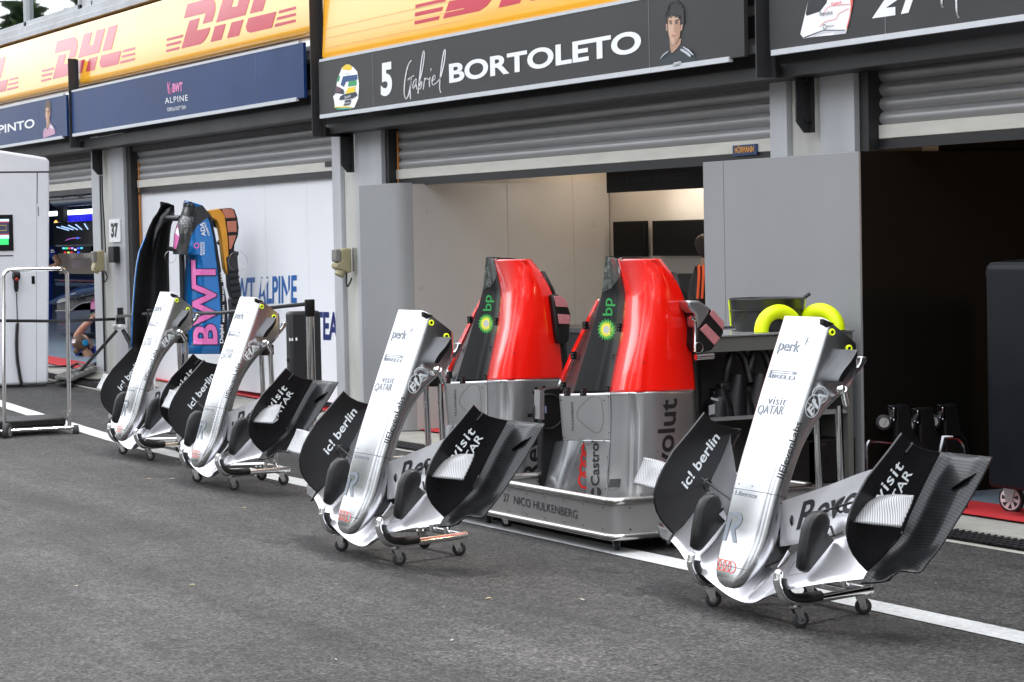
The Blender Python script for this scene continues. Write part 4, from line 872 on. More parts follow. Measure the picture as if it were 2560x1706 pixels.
cast = [(Zb, [(500, 700), (600, 703), (700, 704), (806, 706)]), (Zb, [(545, 780), (628, 780), (715, 780), (800, 780)]), (Zb, [(550, 1000), (628, 1000), (710, 1000), (790, 1000)]), (Zb, [(553, 1200), (628, 1200), (705, 1200), (780, 1200)]), (Zb, [(556, 1400), (628, 1400), (700, 1400), (766, 1400)])]
CX = [-11.70, -11.62, -11.53, -11.43]
casp = shell(cast, lambda i, j: CX[j], 'front_strip', SILS, EC, solid=.005)
# black spine with its flared skirt
sp_ = [((640, 95), (700, 98), (765, 112)), ((624, 280), (712, 282), (800, 285)), ((600, 462), (718, 464), (836, 468)), ((560, 620), (692, 625), (826, 632)), ((490, 860), (646, 860), (803, 860)), ((420, 1100), (588, 1100), (755, 1100)), ((360, 1300), (538, 1300), (716, 1300)), ((302, 1500), (490, 1500), (680, 1495))]
SPM = mat('spine_black', (.004, .004, .0045), .42, var=.2, spec=.25)
R = []
for i, r in enumerate(sp_):
    k = i/7; xs_ = (-11.80, -11.77, -11.74, -11.66, -11.52, -11.452); ps = [r[0], ((r[0][0]*2+r[1][0])/3, r[0][1]), ((r[0][0]+2*r[1][0])/3, r[1][1]), (r[1][0]*.7+r[2][0]*.3, r[1][1]), (r[1][0]*.3+r[2][0]*.7, r[2][1]), r[2]]
    R.append((Za, ps))
spine = shell(R, lambda i, j: (-11.80, -11.775, -11.75, -11.69, -11.56, -11.452)[j], 'spine', SPM, EC, solid=.004)
carb_top = [[(640, 95), (765, 112), (800, 290), (760, 340), (700, 420), (600, 462), (622, 280)]]
campx('spine_carbon', carb_top, Za, mat('raw_carbon', (.05, .06, .055), .25, .3, var=.6, scale=40, coat=.8), EC, [spine], eps=.003)
# far edge strip, red over white
g = MB(); A = [(556, 528), (470, 690), (380, 880), (270, 1110), (170, 1350)]; B = [(566, 560), (500, 705), (425, 890), (325, 1110), (212, 1400)]
g.grid([[hx(Za(*a), -12.22), hx(Za((a[0]+b[0])/2, (a[1]+b[1])/2), -12.18), hx(Za(*b), -12.2)] for a, b in zip(A, B)]); g.build('far_panel', RED, EC, solid=.01)
g = MB(); g.grid([[hx(Za(*a), -12.22), hx(Za(*b), -12.2)] for a, b in (((168, 1355), (208, 1408)), ((140, 1430), (185, 1440)))]); g.build('far_panel_foot', SILS, EC, solid=.01)
g = MB(); A = [(570, 560), (505, 705), (430, 890), (330, 1110), (215, 1400), (190, 1500)]; B = [(590, 470), (545, 690), (480, 890), (415, 1110), (345, 1400), (305, 1500)]
g.grid([[hx(Za(*a), -12.16), hx(Za((a[0]+b[0])/2, (a[1]+b[1])/2), -12.05), hx(Za(*b), -11.86)] for a, b in zip(A, B)]); g.build('inner_channel', BLKS, EC, smooth=80)
for p in ((428, 800), (305, 1110), (200, 1425), (782, 820), (740, 1140), (665, 1470), (240, 1485), (405, 1485)):
    q = hx(Za(*p), -12.1 if p[0] < 600 and p[1] < 1450 else -11.5); g = MB(); g.obox(q, (.012, 0, 0), (0, .014, 0), (0, 0, .022)); g.cyl(q+V((.01, -.01, .008)), q+V((.024, -.01, .008)), .006, 8); g.cyl(q+V((.01, -.01, -.01)), q+V((.024, -.01, -.01)), .006, 8); g.build('latch', BLKS, EC)
g = MB(); A = [(1318, 250), (1420, 462), (1464, 636), (1502, 858), (1527, 1096), (1545, 1290), (1558, 1466)]; B = [(1345, 262), (1450, 470), (1502, 640), (1548, 860), (1580, 1096), (1598, 1290), (1606, 1470)]
ab = list(zip(A, B)); g.grid([[hx(Za(*a), -11.135), hx(Za(*b), -11.15)] for a, b in ab]+[[hx(Zb(1736, 400), -11.135), hx(Zb(1790, 400), -11.15)], [hx(Zb(1760, 1400), -11.135), hx(Zb(1812, 1400), -11.15)]]); g.build('floor_edge', BLKS, EC, solid=.02)
g = MB(); a = [(780, 100), (905, 98), (990, 108), (990, 116), (770, 116)]; g.prism([hx(Za(*p), -11.4) for p in a], (.03, 0, 0)); g.build('top_flange', BLKS, EC); g = MB(); g.prism([hx(Za(*p), -11.8) for p in ((640, 88), (762, 92), (766, 112), (640, 100))], (.04, 0, 0)); g.build('top_flange', BLKS, EC)
# inner cowl behind the front flap, dark silver
inr = [(Zb, [(205, 720), (330, 700), (470, 690), (600, 690)]), (Zb, [(160, 900), (290, 890), (430, 880), (600, 880)]), (Zb, [(110, 1100), (240, 1090), (410, 1085), (600, 1080)]), (Zb, [(60, 1290), (200, 1290), (390, 1290), (600, 1290)])]
cowl = shell(inr, lambda i, j: (-12.35, -12.12, -12.02, -11.96)[j], 'inner_cowl', mat('dark_silver', (.30, .31, .32), .25, .85, var=.03), EC)
campx('emblem', [q for cx_, cy_ in ((575, 800), (560, 905), (548, 1015), (535, 1135)) for q in ring(cx_, cy_, 78, 96, 22, 30)], Zb, mat('red_ring_gloss', (.80, .02, .015), .3), EC, [cowl], eps=.004)
g = MB()
for z_, p in ((Za, (982, 905)), (Za, (1026, 1182)), (Za, (1115, 133)), (Za, (1332, 318)), (Za, (862, 462)), (Za, (783, 122)), (Zb, (745, 270)), (Zb, (742, 706)), (Zb, (797, 622)), (Zb, (780, 886)), (Zb, (762, 1232)), (Zb, (1145, 1297)), (Zb, (1322, 826)), (Zb, (1015, 190))):
    pass
DOT = mat('fastener', (.05, .05, .055), .4, .6)
ON = [redp, lowp, tabp, casp]
campx('fasteners', [disc(x_, y_, 7, 8, 10) for x_, y_ in ((982, 905), (1026, 1182), (1115, 133), (1332, 318), (862, 462), (783, 122))], Za, DOT, EC, ON, nu=2, nv=2)
campx('fasteners', [disc(x_, y_, 7, 8, 10) for x_, y_ in ((745, 270), (742, 706), (797, 622), (780, 886), (762, 1232), (1145, 1297), (1322, 826), (1015, 190), (272, 266), (308, 674), (508, 692), (793, 222))], Zb, DOT, EC, ON, nu=2, nv=2)
LIN = mat('panel_gap', (.07, .07, .072), .5)
campx('panel_gap', bez([(812, 214), (816, 520), (806, 800), (780, 1215), (912, 1222)], 1.6)+bez([(812, 214), (1065, 208)], 1.6)+bez([(630, 228), (700, 245), (722, 330), (735, 500), (690, 610), (610, 600), (470, 480), (450, 410), (480, 340), (580, 245), (630, 228)], 1.8), Zb, LIN, EC, ON, nu=20, nv=20)
campx('vent', [[(808, 1125), (925, 1120), (912, 1215), (790, 1215)]], Zb, mat('vent_black', (.02, .02, .02), .6), EC, ON)
for sgn, mm_, ro, ri in ((0, GRN, 100, 76), (1, LGRN, 84, 60), (2, YPR, 66, 46), (3, mat('star_white', (.45, .46, .42), .5), 38, 32)):
    campx('emblem', [[(648+p[0], 845+p[1]*1.18) for p in star(0, 0, ro, ri, 18, .1*sgn)]], Za, mm_, EC, [spine], eps=.002+.0007*sgn, nu=6, nv=6)
camdecal('lettering', glyphs('bp', .01), Za, (740, 700), (740, 520), (605, 700), GRN, EC, [spine])
camdecal('lettering', glyphs('HULKENBERG', .0), Zb, (413, 598), (406, 285), (388, 598), BLET, EC, ON)
camdecal('lettering', glyphs('Castrol', .02), Zb, (692, 1198), (684, 700), (600, 1198), BLET, EC, ON, nu=20)
campx('emblem', [[p for p in disc(657, 1268, 58, 58) if p[0] < 636], [p for p in disc(657, 1268, 58, 58) if p[0] > 664]], Zb, BLET, EC, ON)
camdecal('lettering', glyphs('Revolut', .02), Zb, (1458, 1362), (1538, 245), (1270, 1375), BLET, EC, ON, nu=30)

# the second, farther cover
pa, pb = hx(Za(1200, 115), -11.066), hx(Za(1552, 1465), -11.01)
dxs = [hy(Zc2(957, 118), pa.y).x-pa.x, hy(Zc2(1218, 1340), pb.y).x-pb.x]; DX2 = sum(dxs)/2
print('cover spacing', dxs)
EC2 = copy_tree(EC); EC2.location = V(EC.location)+V((DX2, 0, 0)); EC2['label'] = 'red and silver engine cover standing behind the front one, farther from the camera'

# carts
def cart(x0, x1, lab, name=True):
    t = thing('bodywork_cart', ((x0+x1)/2, 6.6, 0), lab, 'cart', 'grey carts carrying the covers'); y0, y1 = 6.1, 7.35; c_ = .07
    def loop(z, r, nm, m, n=12):
        P = roundpath([V((x0+.4, y0, z)), V((x1, y0, z)), V((x1, y1, z)), V((x0, y1, z)), V((x0, y0, z)), V((x0+.4, y0, z))], c_, 8); g = MB(); g.tube(P, r, n); return g.build(nm, m, t, smooth=60)
    loop(.275, .019, 'top_rail', CHRD); loop(.088, .019, 'bottom_rail', CHRD)
    P = roundpath([V((x0+.4, y0, 0)), V((x1, y0, 0)), V((x1, y1, 0)), V((x0, y1, 0)), V((x0, y0, 0)), V((x0+.4, y0, 0))], c_, 8); g = MB(); g.grid([[p+V((0, 0, z)) for p in P] for z in (.10, .262)]); sk = g.build('skirt', CART, t, smooth=60)
    g = MB(); g.box((x0+.03, y0+.03, .12), (x1-.03, y1-.03, .15)); g.build('deck', CART, t)
    g = MB()
    for k in range(7):
        xx = x0+.1+(x1-x0-.2)*k/6
        for z in (.125, .24): g.cyl((xx, y0-.006, z), (xx, y0+.002, z), .006, 8)
    for yy in (y0+.1, y0+.35): 
        for z in (.125, .24): g.cyl((x1-.002, yy, z), (x1+.006, yy, z), .006, 8)
    g.build('rivets', CHRD, t)
    for xx in (x0+.1, x1-.12):
        for yy in (y0+.09, y1-.1): g = MB(); caster(g, (xx, yy, 0), .032, random.uniform(-1, 1)); g.build('caster', CM, t, smooth=45)
    if name:
        pdecal('lettering', glyphs('27'), 'y', y0, Zq(702, 1226), Zq(758, 1240), Zq(702, 1148), BLET, sk); pdecal('lettering', glyphs('NICO HULKENBERG'), 'y', y0, Zq(806, 1252), Zq(1428, 1402), Zq(806, 1174), BLET, sk)
    return t
cxl = hy(ZM(1080, 600, 1.96)(275, 1325), 6.1).x-.05; cxr = hy(ZM(1080, 600, 1.96)(870, 1275), 6.1).x+.03
cart(cxl, cxr, 'grey cart with chrome rails, black name and 27 on its front')
cart(cxl+DX2, cxr+DX2, 'grey cart with chrome rails mostly hidden behind the second wing', False)
# black cooler panel standing at the left end of the cart
ZB3 = ZM(1340, 940, 4.355)
P = [hx(Zb(*p), -12.32) for p in ((-20, 160), (30, 130), (270, 120), (290, 180), (285, 580), (30, 1210), (-5, 1210), (10, 640))]
rad = thing('radiator_panel', (-12.3, 6.4, .15), 'black cooler panel with a silver edge standing left of the front cover', 'radiator')
g = MB(); g.prism([hx(Zb(*p), -12.40) for p in ((25, 150), (60, 130), (268, 120), (285, 190), (280, 580), (120, 1180), (20, 1205), (5, 900))], (.06, 0, 0)); g.build('core', BLKS, rad, bevel=.008)
g = MB(); g.prism([hx(Zb(*p), -12.335) for p in ((-18, 150), (0, 150), (28, 170), (28, 470), (-22, 465))], (.07, 0, 0)); g.build('edge_frame', SILS, rad)
g = MB(); q = hx(Zb(130, 390), -12.34); g.torus(q+V((.006, 0, 0)), (1, 0, 0), .10, .006, 30, 6); g.build('fan_rim', BLK, rad)
g = MB(); a, b = hx(Zb(92, 330), -12.338), hx(Zb(112, 405), -12.338); g.box(a, b+V((.004, 0, 0))); g.build('sticker', mat('sticker_blue', (.25, .30, .42), .5), rad)
g = MB(); p0, p1 = hy(Zq(790, 965), 6.95), hy(Zq(1040, 940), 6.95); g.cyl(p0, p1, .018, 12); p0, p1 = hy(Zq(780, 990), 6.9), hy(Zq(1040, 962), 6.9); g.cyl(p0, p1, .02, 12); o = g.build('cross_rail', CHRD, rad)

# cooling ducts
def duct(z, x_, body, pads, lab, silver=None):
    P = [hx(z(*p), x_) for p in body]; t = thing('cooling_duct', sum(P, V((0, 0, 0)))/len(P), lab, 'duct', 'black ducts with pink pads')
    g = MB(); g.prism(P, (-.16, 0, 0)); g.build('body', BLKS, t, bevel=.012)
    for pd in pads: g = MB(); g.prism([hx(z(*p), x_)+V((.001, 0, 0)) for p in pd], (.008, 0, 0)); g.build('pad', PINKP, t, bevel=.003)
    if silver: g = MB(); g.prism([hx(z(*p), x_) +V((.004, 0, 0)) for p in silver], (-.10, 0, 0)); g.build('bracket', SILS, t, bevel=.01)
    return t
dt = duct(Za, -11.0, [(1500, 600), (1610, 560), (1720, 630), (1850, 755), (1858, 885), (1735, 1062), (1620, 1085), (1570, 1010), (1590, 830), (1560, 700)], [[(1602, 842), (1666, 782), (1812, 930), (1750, 1005)], [(1703, 690), (1732, 632), (1852, 768), (1842, 852)]], 'tilted black duct with pink pads right of the front cover', [(1470, 545), (1600, 545), (1712, 622), (1695, 690), (1590, 835), (1568, 800), (1562, 690), (1500, 630)])
g = MB(); g.tube(spline([hx(Za(*p), -10.97) for p in ((1510, 712), (1545, 740), (1562, 820), (1560, 1070))], 4), .010, 8); a, b = hx(Za(1565, 1128), -10.97), hx(Za(1745, 1115), -10.97); g.tube([a, b], .017, 12); g.build('hand_crank', CHR, dt, smooth=60)
g = MB(); g.torus(hx(Za(1595, 1030), -10.96), (1, 0, 0), .028, .0015, 24, 5); g.build('safety_wire', CHRD, dt)
duct(Zc2, -12.56, [(1150, 488), (1222, 482), (1300, 540), (1340, 640), (1355, 690), (1335, 960), (1310, 985), (1225, 990), (1200, 900)], [[(1168, 500), (1235, 494), (1290, 530), (1318, 614), (1192, 608)], [(1208, 682), (1335, 692), (1335, 788), (1222, 784)]], 'upright black duct with pink pads right of the farther cover')

# ================================================================== GARAGE WITH WARM WHITE WALLS
Z8 = ZM(1640, 360, 2.45)
def part_panel(xa, xb, zt, y, lab, nm='partition'):
    g = MB(); g.box((xa, y, 0.02), (xb, y+.018, zt)); o = g.build(nm, PANG, None, org=((xa+xb)/2, y, 0), bevel=.003); return tag(o, lab, 'partition')
xa, xb = hy(DD(1617, 500), 8.5).x, hy(DD(1974, 500), 8.5).x; zt = hy(DD(1790, 361), 8.5).z
pr_ = part_panel(xa, xb, zt, 8.5, 'tall plain grey partition panel behind the drum and neon pads')
for p in (1685, 1706):
    q = hy(DD(p if p == 1685 else 1640+0, 500), 8.5).x
g = MB()
for dxp in (1664,): q = hy(DD(dxp, 500), 8.5).x; g.box((q-.0015, 8.4985, .03), (q+.0015, 8.502, zt-.005))
g.build('joint', mat('joint_grey', (.12, .12, .12), .6), pr_)
g = MB(); g.box((xb-.06, 8.519, .02), (xb-.001, 12.0, zt)); g.build('return_panel', DBRN, pr_)
g = MB(); g.box((xa+.001, 8.519, .02), (xa+.05, 9.5, zt-.02)); g.build('return_panel', BEIGE, pr_)
xl = hy(DD(826, 500), 8.5).x; xm_ = hy(DD(893, 500), 8.5).x; zt2 = hy(DD(850, 425), 8.5).z
pl_ = part_panel(xl, xm_, zt2, 8.5, 'narrow grey partition panel beside the middle pillar')
g = MB(); cpt = [(xm_+.002, 8.5), (xm_+.10, 8.51), (xm_+.165, 8.55), (xm_+.19, 8.64)]; cc = spline([(a, b, 0) for a, b in cpt], 5)
g.grid([[V((p.x, p.y, z)) for z in (.02, zt2)] for p in cc]); g.build('corner', PANG, pl_, smooth=80)
g = MB(); xw = xm_+.19; g.grid([[V((xw, y, z)) for z in (.02, zt2-.01)] for y in (8.641, YBK-.01)]); g.build('side_wall', mat('cream_panel', (.39, .385, .375), .3, var=.03, coat=.3, coatr=.25), pl_, smooth=0)
g = MB()
for yy in (9.55, 10.2): g.box((xw+.0005, yy-.002, .02), (xw+.002, yy+.002, 2.2))
g.build('joint', mat('joint_beige', (.38, .34, .30), .6), pl_)
# header inside with the name, strip lights
a, b = hy(DD(1393, 382), 9.6), hy(DD(1660, 430), 9.6); g = MB(); g.box((a.x, 9.6, b.z), (b.x, 9.62, a.z+.25)); hd = g.build('header_sign', mat('header_black', (.010, .010, .010), .45, spec=.25), None, org=(a.x, 9.6, b.z)); tag(hd, 'dark header board with faint name inside the warm garage', 'sign')
pdecal('lettering', glyphs('5  GABRIEL BORTOLETO'), 'y', 9.6, Z7(1633, 930), Z7(1957, 905), Z7(1633, 903), mat('faint_letter', (.006, .006, .006), .3), hd)
def lamp(nm, a, b, w_, col, e, lab, parent=None):
    g = MB(); a, b = V(a), V(b); g.box((a.x, a.y, a.z), (b.x, b.y, a.z+.03)); o = g.build(nm, mat(nm+'_glow', (.9, .9, .9), .5, emit=col, es=e), None, org=a); tag(o, lab, 'lamp'); return o
p0, p1 = hy(DD(1472, 438), YBK-.3), hy(DD(1617, 434), YBK-.3)
lamp('strip_light', (p0.x, YBK-.3, p0.z), (p1.x+.4, YBK-.24, p0.z), .1, (1, .93, .82), 9, 'glowing white strip light under the dark header board')
ld = bpy.data.lights.new('garage_lamp', 'AREA'); ld.shape = 'RECTANGLE'; ld.size = 4.5; ld.size_y = .5; ld.energy = 13; ld.color = (1, .80, .60); lo = bpy.data.objects.new('garage_lamp', ld); COL.objects.link(lo); lo.location = (-16.4, min(10.25, YBK-.25), 2.36); print('YBK', YBK)
ld = bpy.data.lights.new('garage_lamp', 'AREA'); ld.shape = 'RECTANGLE'; ld.size = .5; ld.size_y = .15; ld.energy = 9; ld.color = (1, .62, .34); lo = bpy.data.objects.new('garage_lamp', ld); COL.objects.link(lo); lo.location = (-8.6, 10.9, 1.9); lo.rotation_euler = (0, radians(85), 0)
# monitors
def monitor(x0, y0, x1, y1, y, lab, scr=BLKG, cat='monitor', grp=None):
    a, b = hy(DD(x0, y0), y), hy(DD(x1, y1), y); g = MB(); g.box((a.x, y, b.z), (b.x, y+.05, a.z)); o = g.build('wall_monitor', mat('monitor_rim', (.004, .004, .004), .5, spec=.15), None, org=((a.x+b.x)/2, y, b.z), bevel=.004); tag(o, lab, cat, grp)
    g = MB(); g.box((a.x+.02, y-.003, b.z+.02), (b.x-.02, y+.002, a.z-.02)); g.build('screen', scr, o); return o
DSCR = mat('dark_screen', (.0015, .0015, .002), .5, spec=.12)
monitor(1408, 510, 1480, 590, YBK-.08, 'smaller black wall monitor beside the room corner', DSCR)
monitor(1498, 508, 1625, 588, YBK-.08, 'wide black wall monitor beside the grey partition', DSCR)
YM = YBK-.35; a = hy(DD(1556, 628), YM); b = hy(DD(1600, 690), YM); g = MB(); g.box((a.x, YM, b.z), (b.x+.1, YM+.06, a.z)); g.box((a.x+.1, YM+.02, hy(DD(1556, 750), YM).z), (a.x+.16, YM+.06, b.z)); o = g.build('desk_monitor', BLKS, None, org=a, bevel=.006); tag(o, 'small dark monitor on a post beside the person', 'monitor')
a = hx(DD(1262, 470), xw); b = hx(DD(1330, 470), xw)
# dark low cupboard along the left wall
YWB = min(9.8, YBK-.75); a, b = hy(DD(1275, 752), YWB), hy(DD(1600, 752), YWB)
cb = thing('workbench', ((a.x+b.x)/2, 9.9, 0), 'low dark workbench behind the two engine covers', 'bench')
g = MB(); g.box((max(a.x-.8, XW+.03), YWB, a.z-.04), (b.x+.5, YWB+.7, a.z)); g.build('worktop', mat('worktop_grey', (.10, .10, .11), .3), cb, bevel=.004)
g = MB(); g.box((max(a.x-.78, XW+.04), YWB+.03, .03), (b.x+.48, YWB+.68, a.z-.041)); g.build('cabinet', mat('cabinet_dark', (.03, .03, .035), .45), cb)

# counter under the drum and pads: its long side faces down the lane
yb_ = 8.44; cR = hy(Z8(1220, 1137), yb_); X1 = cR.x; zc = cR.z; cL = hx(Z8(330, 1146), X1); ya_ = cL.y-.12; X0 = X1-.62
GRC = mat('counter_grey', (.13, .13, .115), .4, .1, var=.06)
tr = thing('tool_counter', (X1-.3, (ya_+yb_)/2, 0), 'grey counter with open dark shelves below the drum and neon pads', 'counter')
zb_ = hx(Z8(500, 1272), X1).z
g = MB(); g.box((X0, ya_, zc-.012), (X1, yb_, zc)); g.build('top', mat('counter_top', (.30, .30, .30), .25, .3), tr, bevel=.003)
g = MB(); g.box((X0+.02, ya_+.01, zb_), (X1-.012, yb_-.01, zc-.013)); g.build('drawer_front', GRC, tr, bevel=.003)
for yy in (ya_+.012, yb_-.05): g = MB(); g.box((X0+.02, yy, .1), (X1-.014, yy+.036, zb_-.002)); g.build('side_panel', GRC, tr)
zs_ = hx(ZK(450, 658), X1).z; g = MB(); g.box((X0+.03, ya_+.05, zs_-.02), (X1-.02, yb_-.055, zs_)); g.build('shelf', mat('shelf_grey', (.20, .20, .20), .4), tr); g = MB(); g.box((X0+.03, ya_+.05, .10), (X1-.02, yb_-.055, .13)); g.build('shelf', GRC, tr)
g = MB(); g.box((X0+.005, ya_+.05, .131), (X0+.019, yb_-.055, zb_-.003)); g.build('back_panel', mat('shelf_back', (.12, .12, .11), .5), tr)
g = MB(); g.box((X0+.03, ya_+.05, .02), (X1-.03, yb_-.06, .099)); g.build('plinth', BLK, tr)
for i, (bx_, by_, bw, bh) in enumerate(((230, 640, .26, .20), (310, 640, .2, .26), (430, 640, .24, .40), (560, 640, .2, .22), (690, 640, .26, .40))):
    p = hx(ZK(bx_, by_), X1-.14); rb = thing('harness_bag', (p.x, p.y, zs_), ['squat black kit bag with a tag, leftmost on the counter shelf', 'black kit bag second from left on the counter shelf', 'tall looped black harness, middle of the counter shelf', 'low black kit bag right of the tall harness on the shelf', 'tall looped black harness partly behind the silver nose'][i], 'bag', 'black bags on the counter shelf')
    g = MB(); n = 12; rng_ = random.Random(i+4); rings = []; ph_ = [1+.35*(rng_.random()-.5) for _ in range(n)]
    for k in range(7):
        t = k/6; rad_ = bw*.36*(1-.5*t**1.5)*(1+.12*rng_.random()); rings.append([V((p.x+.09*cos(2*pi*q/n)*(1-.3*t), p.y+rad_*sin(2*pi*q/n)*ph_[q]+.03*t*(-1)**i, zs_+.001+bh*.55*t+.02*t*ph_[q])) for q in range(n)])
    g.loft(rings); g.build('body', BLKS, rb, smooth=60)
    if i in (2, 4):
        g = MB(); c_ = V((p.x, p.y+.02, zs_+bh*.55)); Q = spline([c_+V((0, -.075, -.02)), c_+V((.01, -.06, .06)), c_+V((.0, -.01, bh*.42)), c_+V((-.01, .05, bh*.36)), c_+V((0, .075, .08)), c_+V((.02, .09, -.03))], 5); g.tube(Q, .026, 8); g.build('strap', BLK, rb, smooth=60)
    else: g = MB(); g.box((p.x-.03, p.y-.03, zs_+bh*.55), (p.x+.03, p.y+.04, zs_+bh*.75)); g.build('buckle', BLK, rb, bevel=.01)
    if i == 0: g = MB(); q = hx(ZK(215, 455), X1-.02); g.obox(q, (.002, 0, 0), (0, .025, -.006), (0, 0, .007)); q = hx(ZK(182, 575), X1-.02); g.obox(q, (.002, 0, 0), (0, .02, .004), (0, 0, .028)); g.build('tag', mat('tag_grey', (.35, .36, .37), .5), rb)
for i, (bx_, w_) in enumerate(((1200, .26), (1500, .30), (1700, .16))):
    p = hx(ZK(bx_, 1150), X1-.1); g = MB(); g.box((X1-.42, p.y-w_/2, .131), (X1-.08, p.y+w_/2, .40)); o = g.build('storage_box', BLKS, None, org=(X1-.2, p.y, .131), bevel=.015); tag(o, ['black storage box on the lowest counter deck, left of the chrome uprights', 'black storage box on the lowest counter deck, between the chrome uprights', 'narrow black storage box on the lowest counter deck, at its right end'][i], 'box', 'boxes on the lowest counter deck')
    g = MB(); g.box((X1-.081, p.y-w_*.3, .36), (X1-.075, p.y-w_*.05, .38)); g.build('latch', CHRD, o)
# drum
pd = hx(Z8(682, 1140), X1-.37); rr_ = .5*((hx(Z8(905, 940), X1-.37)-hx(Z8(458, 940), X1-.37)).length)*.96; hd_ = hx(Z8(682, 946), X1-.37).z-zc; rr_ = rr_*.9
dr = thing('black_drum', (pd.x, pd.y, zc), 'open black drum with neon side seams on the counter', 'drum')
g = MB(); g.lathe((pd.x, pd.y, zc), (0, 0, 1), [(0.001, rr_*.94), (.01, rr_*.96), (hd_*.62, rr_*.975), (hd_*.64, rr_*1.02), (hd_*.66, rr_*.975), (hd_*.96, rr_), (hd_, rr_*1.03), (hd_+.004, rr_*1.0), (hd_*.9, rr_*.96), (.03, rr_*.92)], 40); g.build('body', mat('drum_black', (.02, .02, .022), .35, var=.4, scale=6), dr, smooth=40)
for s_ in (-1, 1):
    e = CR*s_; e = V((e.x, e.y, 0)).normalized(); P0 = V((pd.x, pd.y, zc)); g = MB(); g.tube([P0+V((0, 0, .01))+e*rr_*.965, P0+V((0, 0, hd_*.6))+e*rr_*.99, P0+V((0, 0, hd_*.97))+e*rr_*1.01], .006, 6); g.build('seam', LIME, dr)
e = V((CR.x, CR.y, 0)).normalized(); q = V((pd.x, pd.y, zc+hd_))+e*rr_; g = MB(); g.tube([q, q+e*.035+V((0, 0, .025))], .012, 8); g.build('spout', BLK, dr)
# neon pads: thick half rings standing on the counter
def pad(px_, py_, R_, r_, ax, lab, xo=.12):
    c = hx(Z8(px_, py_), X1-xo); c.z = zc+.002; g = MB(); ax = V(ax).normalized(); u = ax.cross(V((0, 0, 1))).normalized(); rings = []
    for k in range(23):
        a = pi*k/22; d = u*cos(a)+V((0, 0, 1))*sin(a); rings.append([c+d*(R_+r_*cos(2*pi*q/14))+ax*(r_*.95*sin(2*pi*q/14)) for q in range(14)])
    g.loft(rings); o = g.build('neon_pad', LIME, None, org=c, smooth=60); tag(o, lab, 'foam pad', 'neon yellow foam pads')
pad(752, 1146, .118, .044, (CD.x*.85-CR.x*.35, CD.y*.85-CR.y*.35, 0), 'neon yellow half ring pad beside the black drum')
pad(1006, 1142, .114, .047, (CD.x*.75+CR.x*.5, CD.y*.75+CR.y*.5, 0), 'neon yellow half ring pad nearest the dark wall')
pad(205, 1010, .08, .05, (CD.x, CD.y, 0), 'neon yellow pad peeping out above the tilted duct', .45)
# chrome tube on the counter, left
g = MB(); a, b = hx(Z8(415, 1108), X1-.1), hx(Z8(466, 1108), X1-.1); g.cyl((a.x, a.y-.12, zc+.035), (a.x, b.y+.02, zc+.035), .012, 10); o = g.build('chrome_bar', CHR, None, org=a); tag(o, 'short chrome bar lying on the counter left of the drum', 'bar')
# ================================================================== PERSON BUILDER
SKIN = mat('skin', (.50, .27, .17), .5, var=.08, scale=20); HAIR = mat('brown_hair', (.09, .05, .03), .6, var=.3, scale=40)
def body(nm, nodes, edges, m, parent, sub=2):
    """one continuous skinned surface: nodes name -> (point, radius)"""
    ks = list(nodes); me = bpy.data.meshes.new(nm); o0 = ORG[parent.name]
    me.from_pydata([V(nodes[k][0])-o0 for k in ks], [(ks.index(a), ks.index(b)) for a, b in edges], []); me.materials.append(m)
    o = bpy.data.objects.new(nm, me); link(o, parent, o0)
    sk = o.modifiers.new('skin', 'SKIN'); 
    for i, k in enumerate(ks):
        r = nodes[k][1]; me.skin_vertices[0].data[i].radius = (r, r) if isinstance(r, (int, float)) else r
    me.skin_vertices[0].data[0].use_root = True; sk.use_smooth_shade = True
    q = o.modifiers.new('sub', 'SUBSURF'); q.levels = sub; q.render_levels = sub; return o
def hand(parent, w_, d, pal, s=1., curl=.5, nm='hand'):
    """palm with four unequal fingers and a thumb; d towards the finger tips, pal palm normal"""
    d = V(d).normalized(); pal = V(pal).normalized(); sd_ = d.cross(pal); w_ = V(w_); nodes = {'w': (w_, .022), 'p': (w_+d*.05*s, .026)}; E_ = [('w', 'p')]
    for i, (o_, ln) in enumerate(((-.03, .068), (-.010, .078), (.010, .074), (.029, .058))):
        b = w_+d*.085*s+sd_*o_; k1 = b+(d+pal*curl*.4).normalized()*ln*.5; k2 = k1+(d*.7+pal*curl).normalized()*ln*.32; k3 = k2+(d*.2+pal*curl*1.4).normalized()*ln*.24
        for n_, p_, r_ in (('a', b, .0115), ('b', k1, .0095), ('c', k2, .0088), ('d', k3, .007)): nodes['f%d%s' % (i, n_)] = (p_, r_)
        E_ += [('p', 'f%da' % i), ('f%da' % i, 'f%db' % i), ('f%db' % i, 'f%dc' % i), ('f%dc' % i, 'f%dd' % i)]
    t0 = w_+d*.03*s-sd_*.032; t1 = t0+(d*.6-sd_*.7+pal*.3).normalized()*.035; t2 = t1+(d*.9-sd_*.1+pal*.5).normalized()*.03
    for n_, p_, r_ in (('t0', t0, .013), ('t1', t1, .0105), ('t2', t2, .0085)): nodes[n_] = (p_, r_)
    E_ += [('p', 't0'), ('t0', 't1'), ('t1', 't2')]; return body(nm, nodes, E_, SKIN, parent, 1)
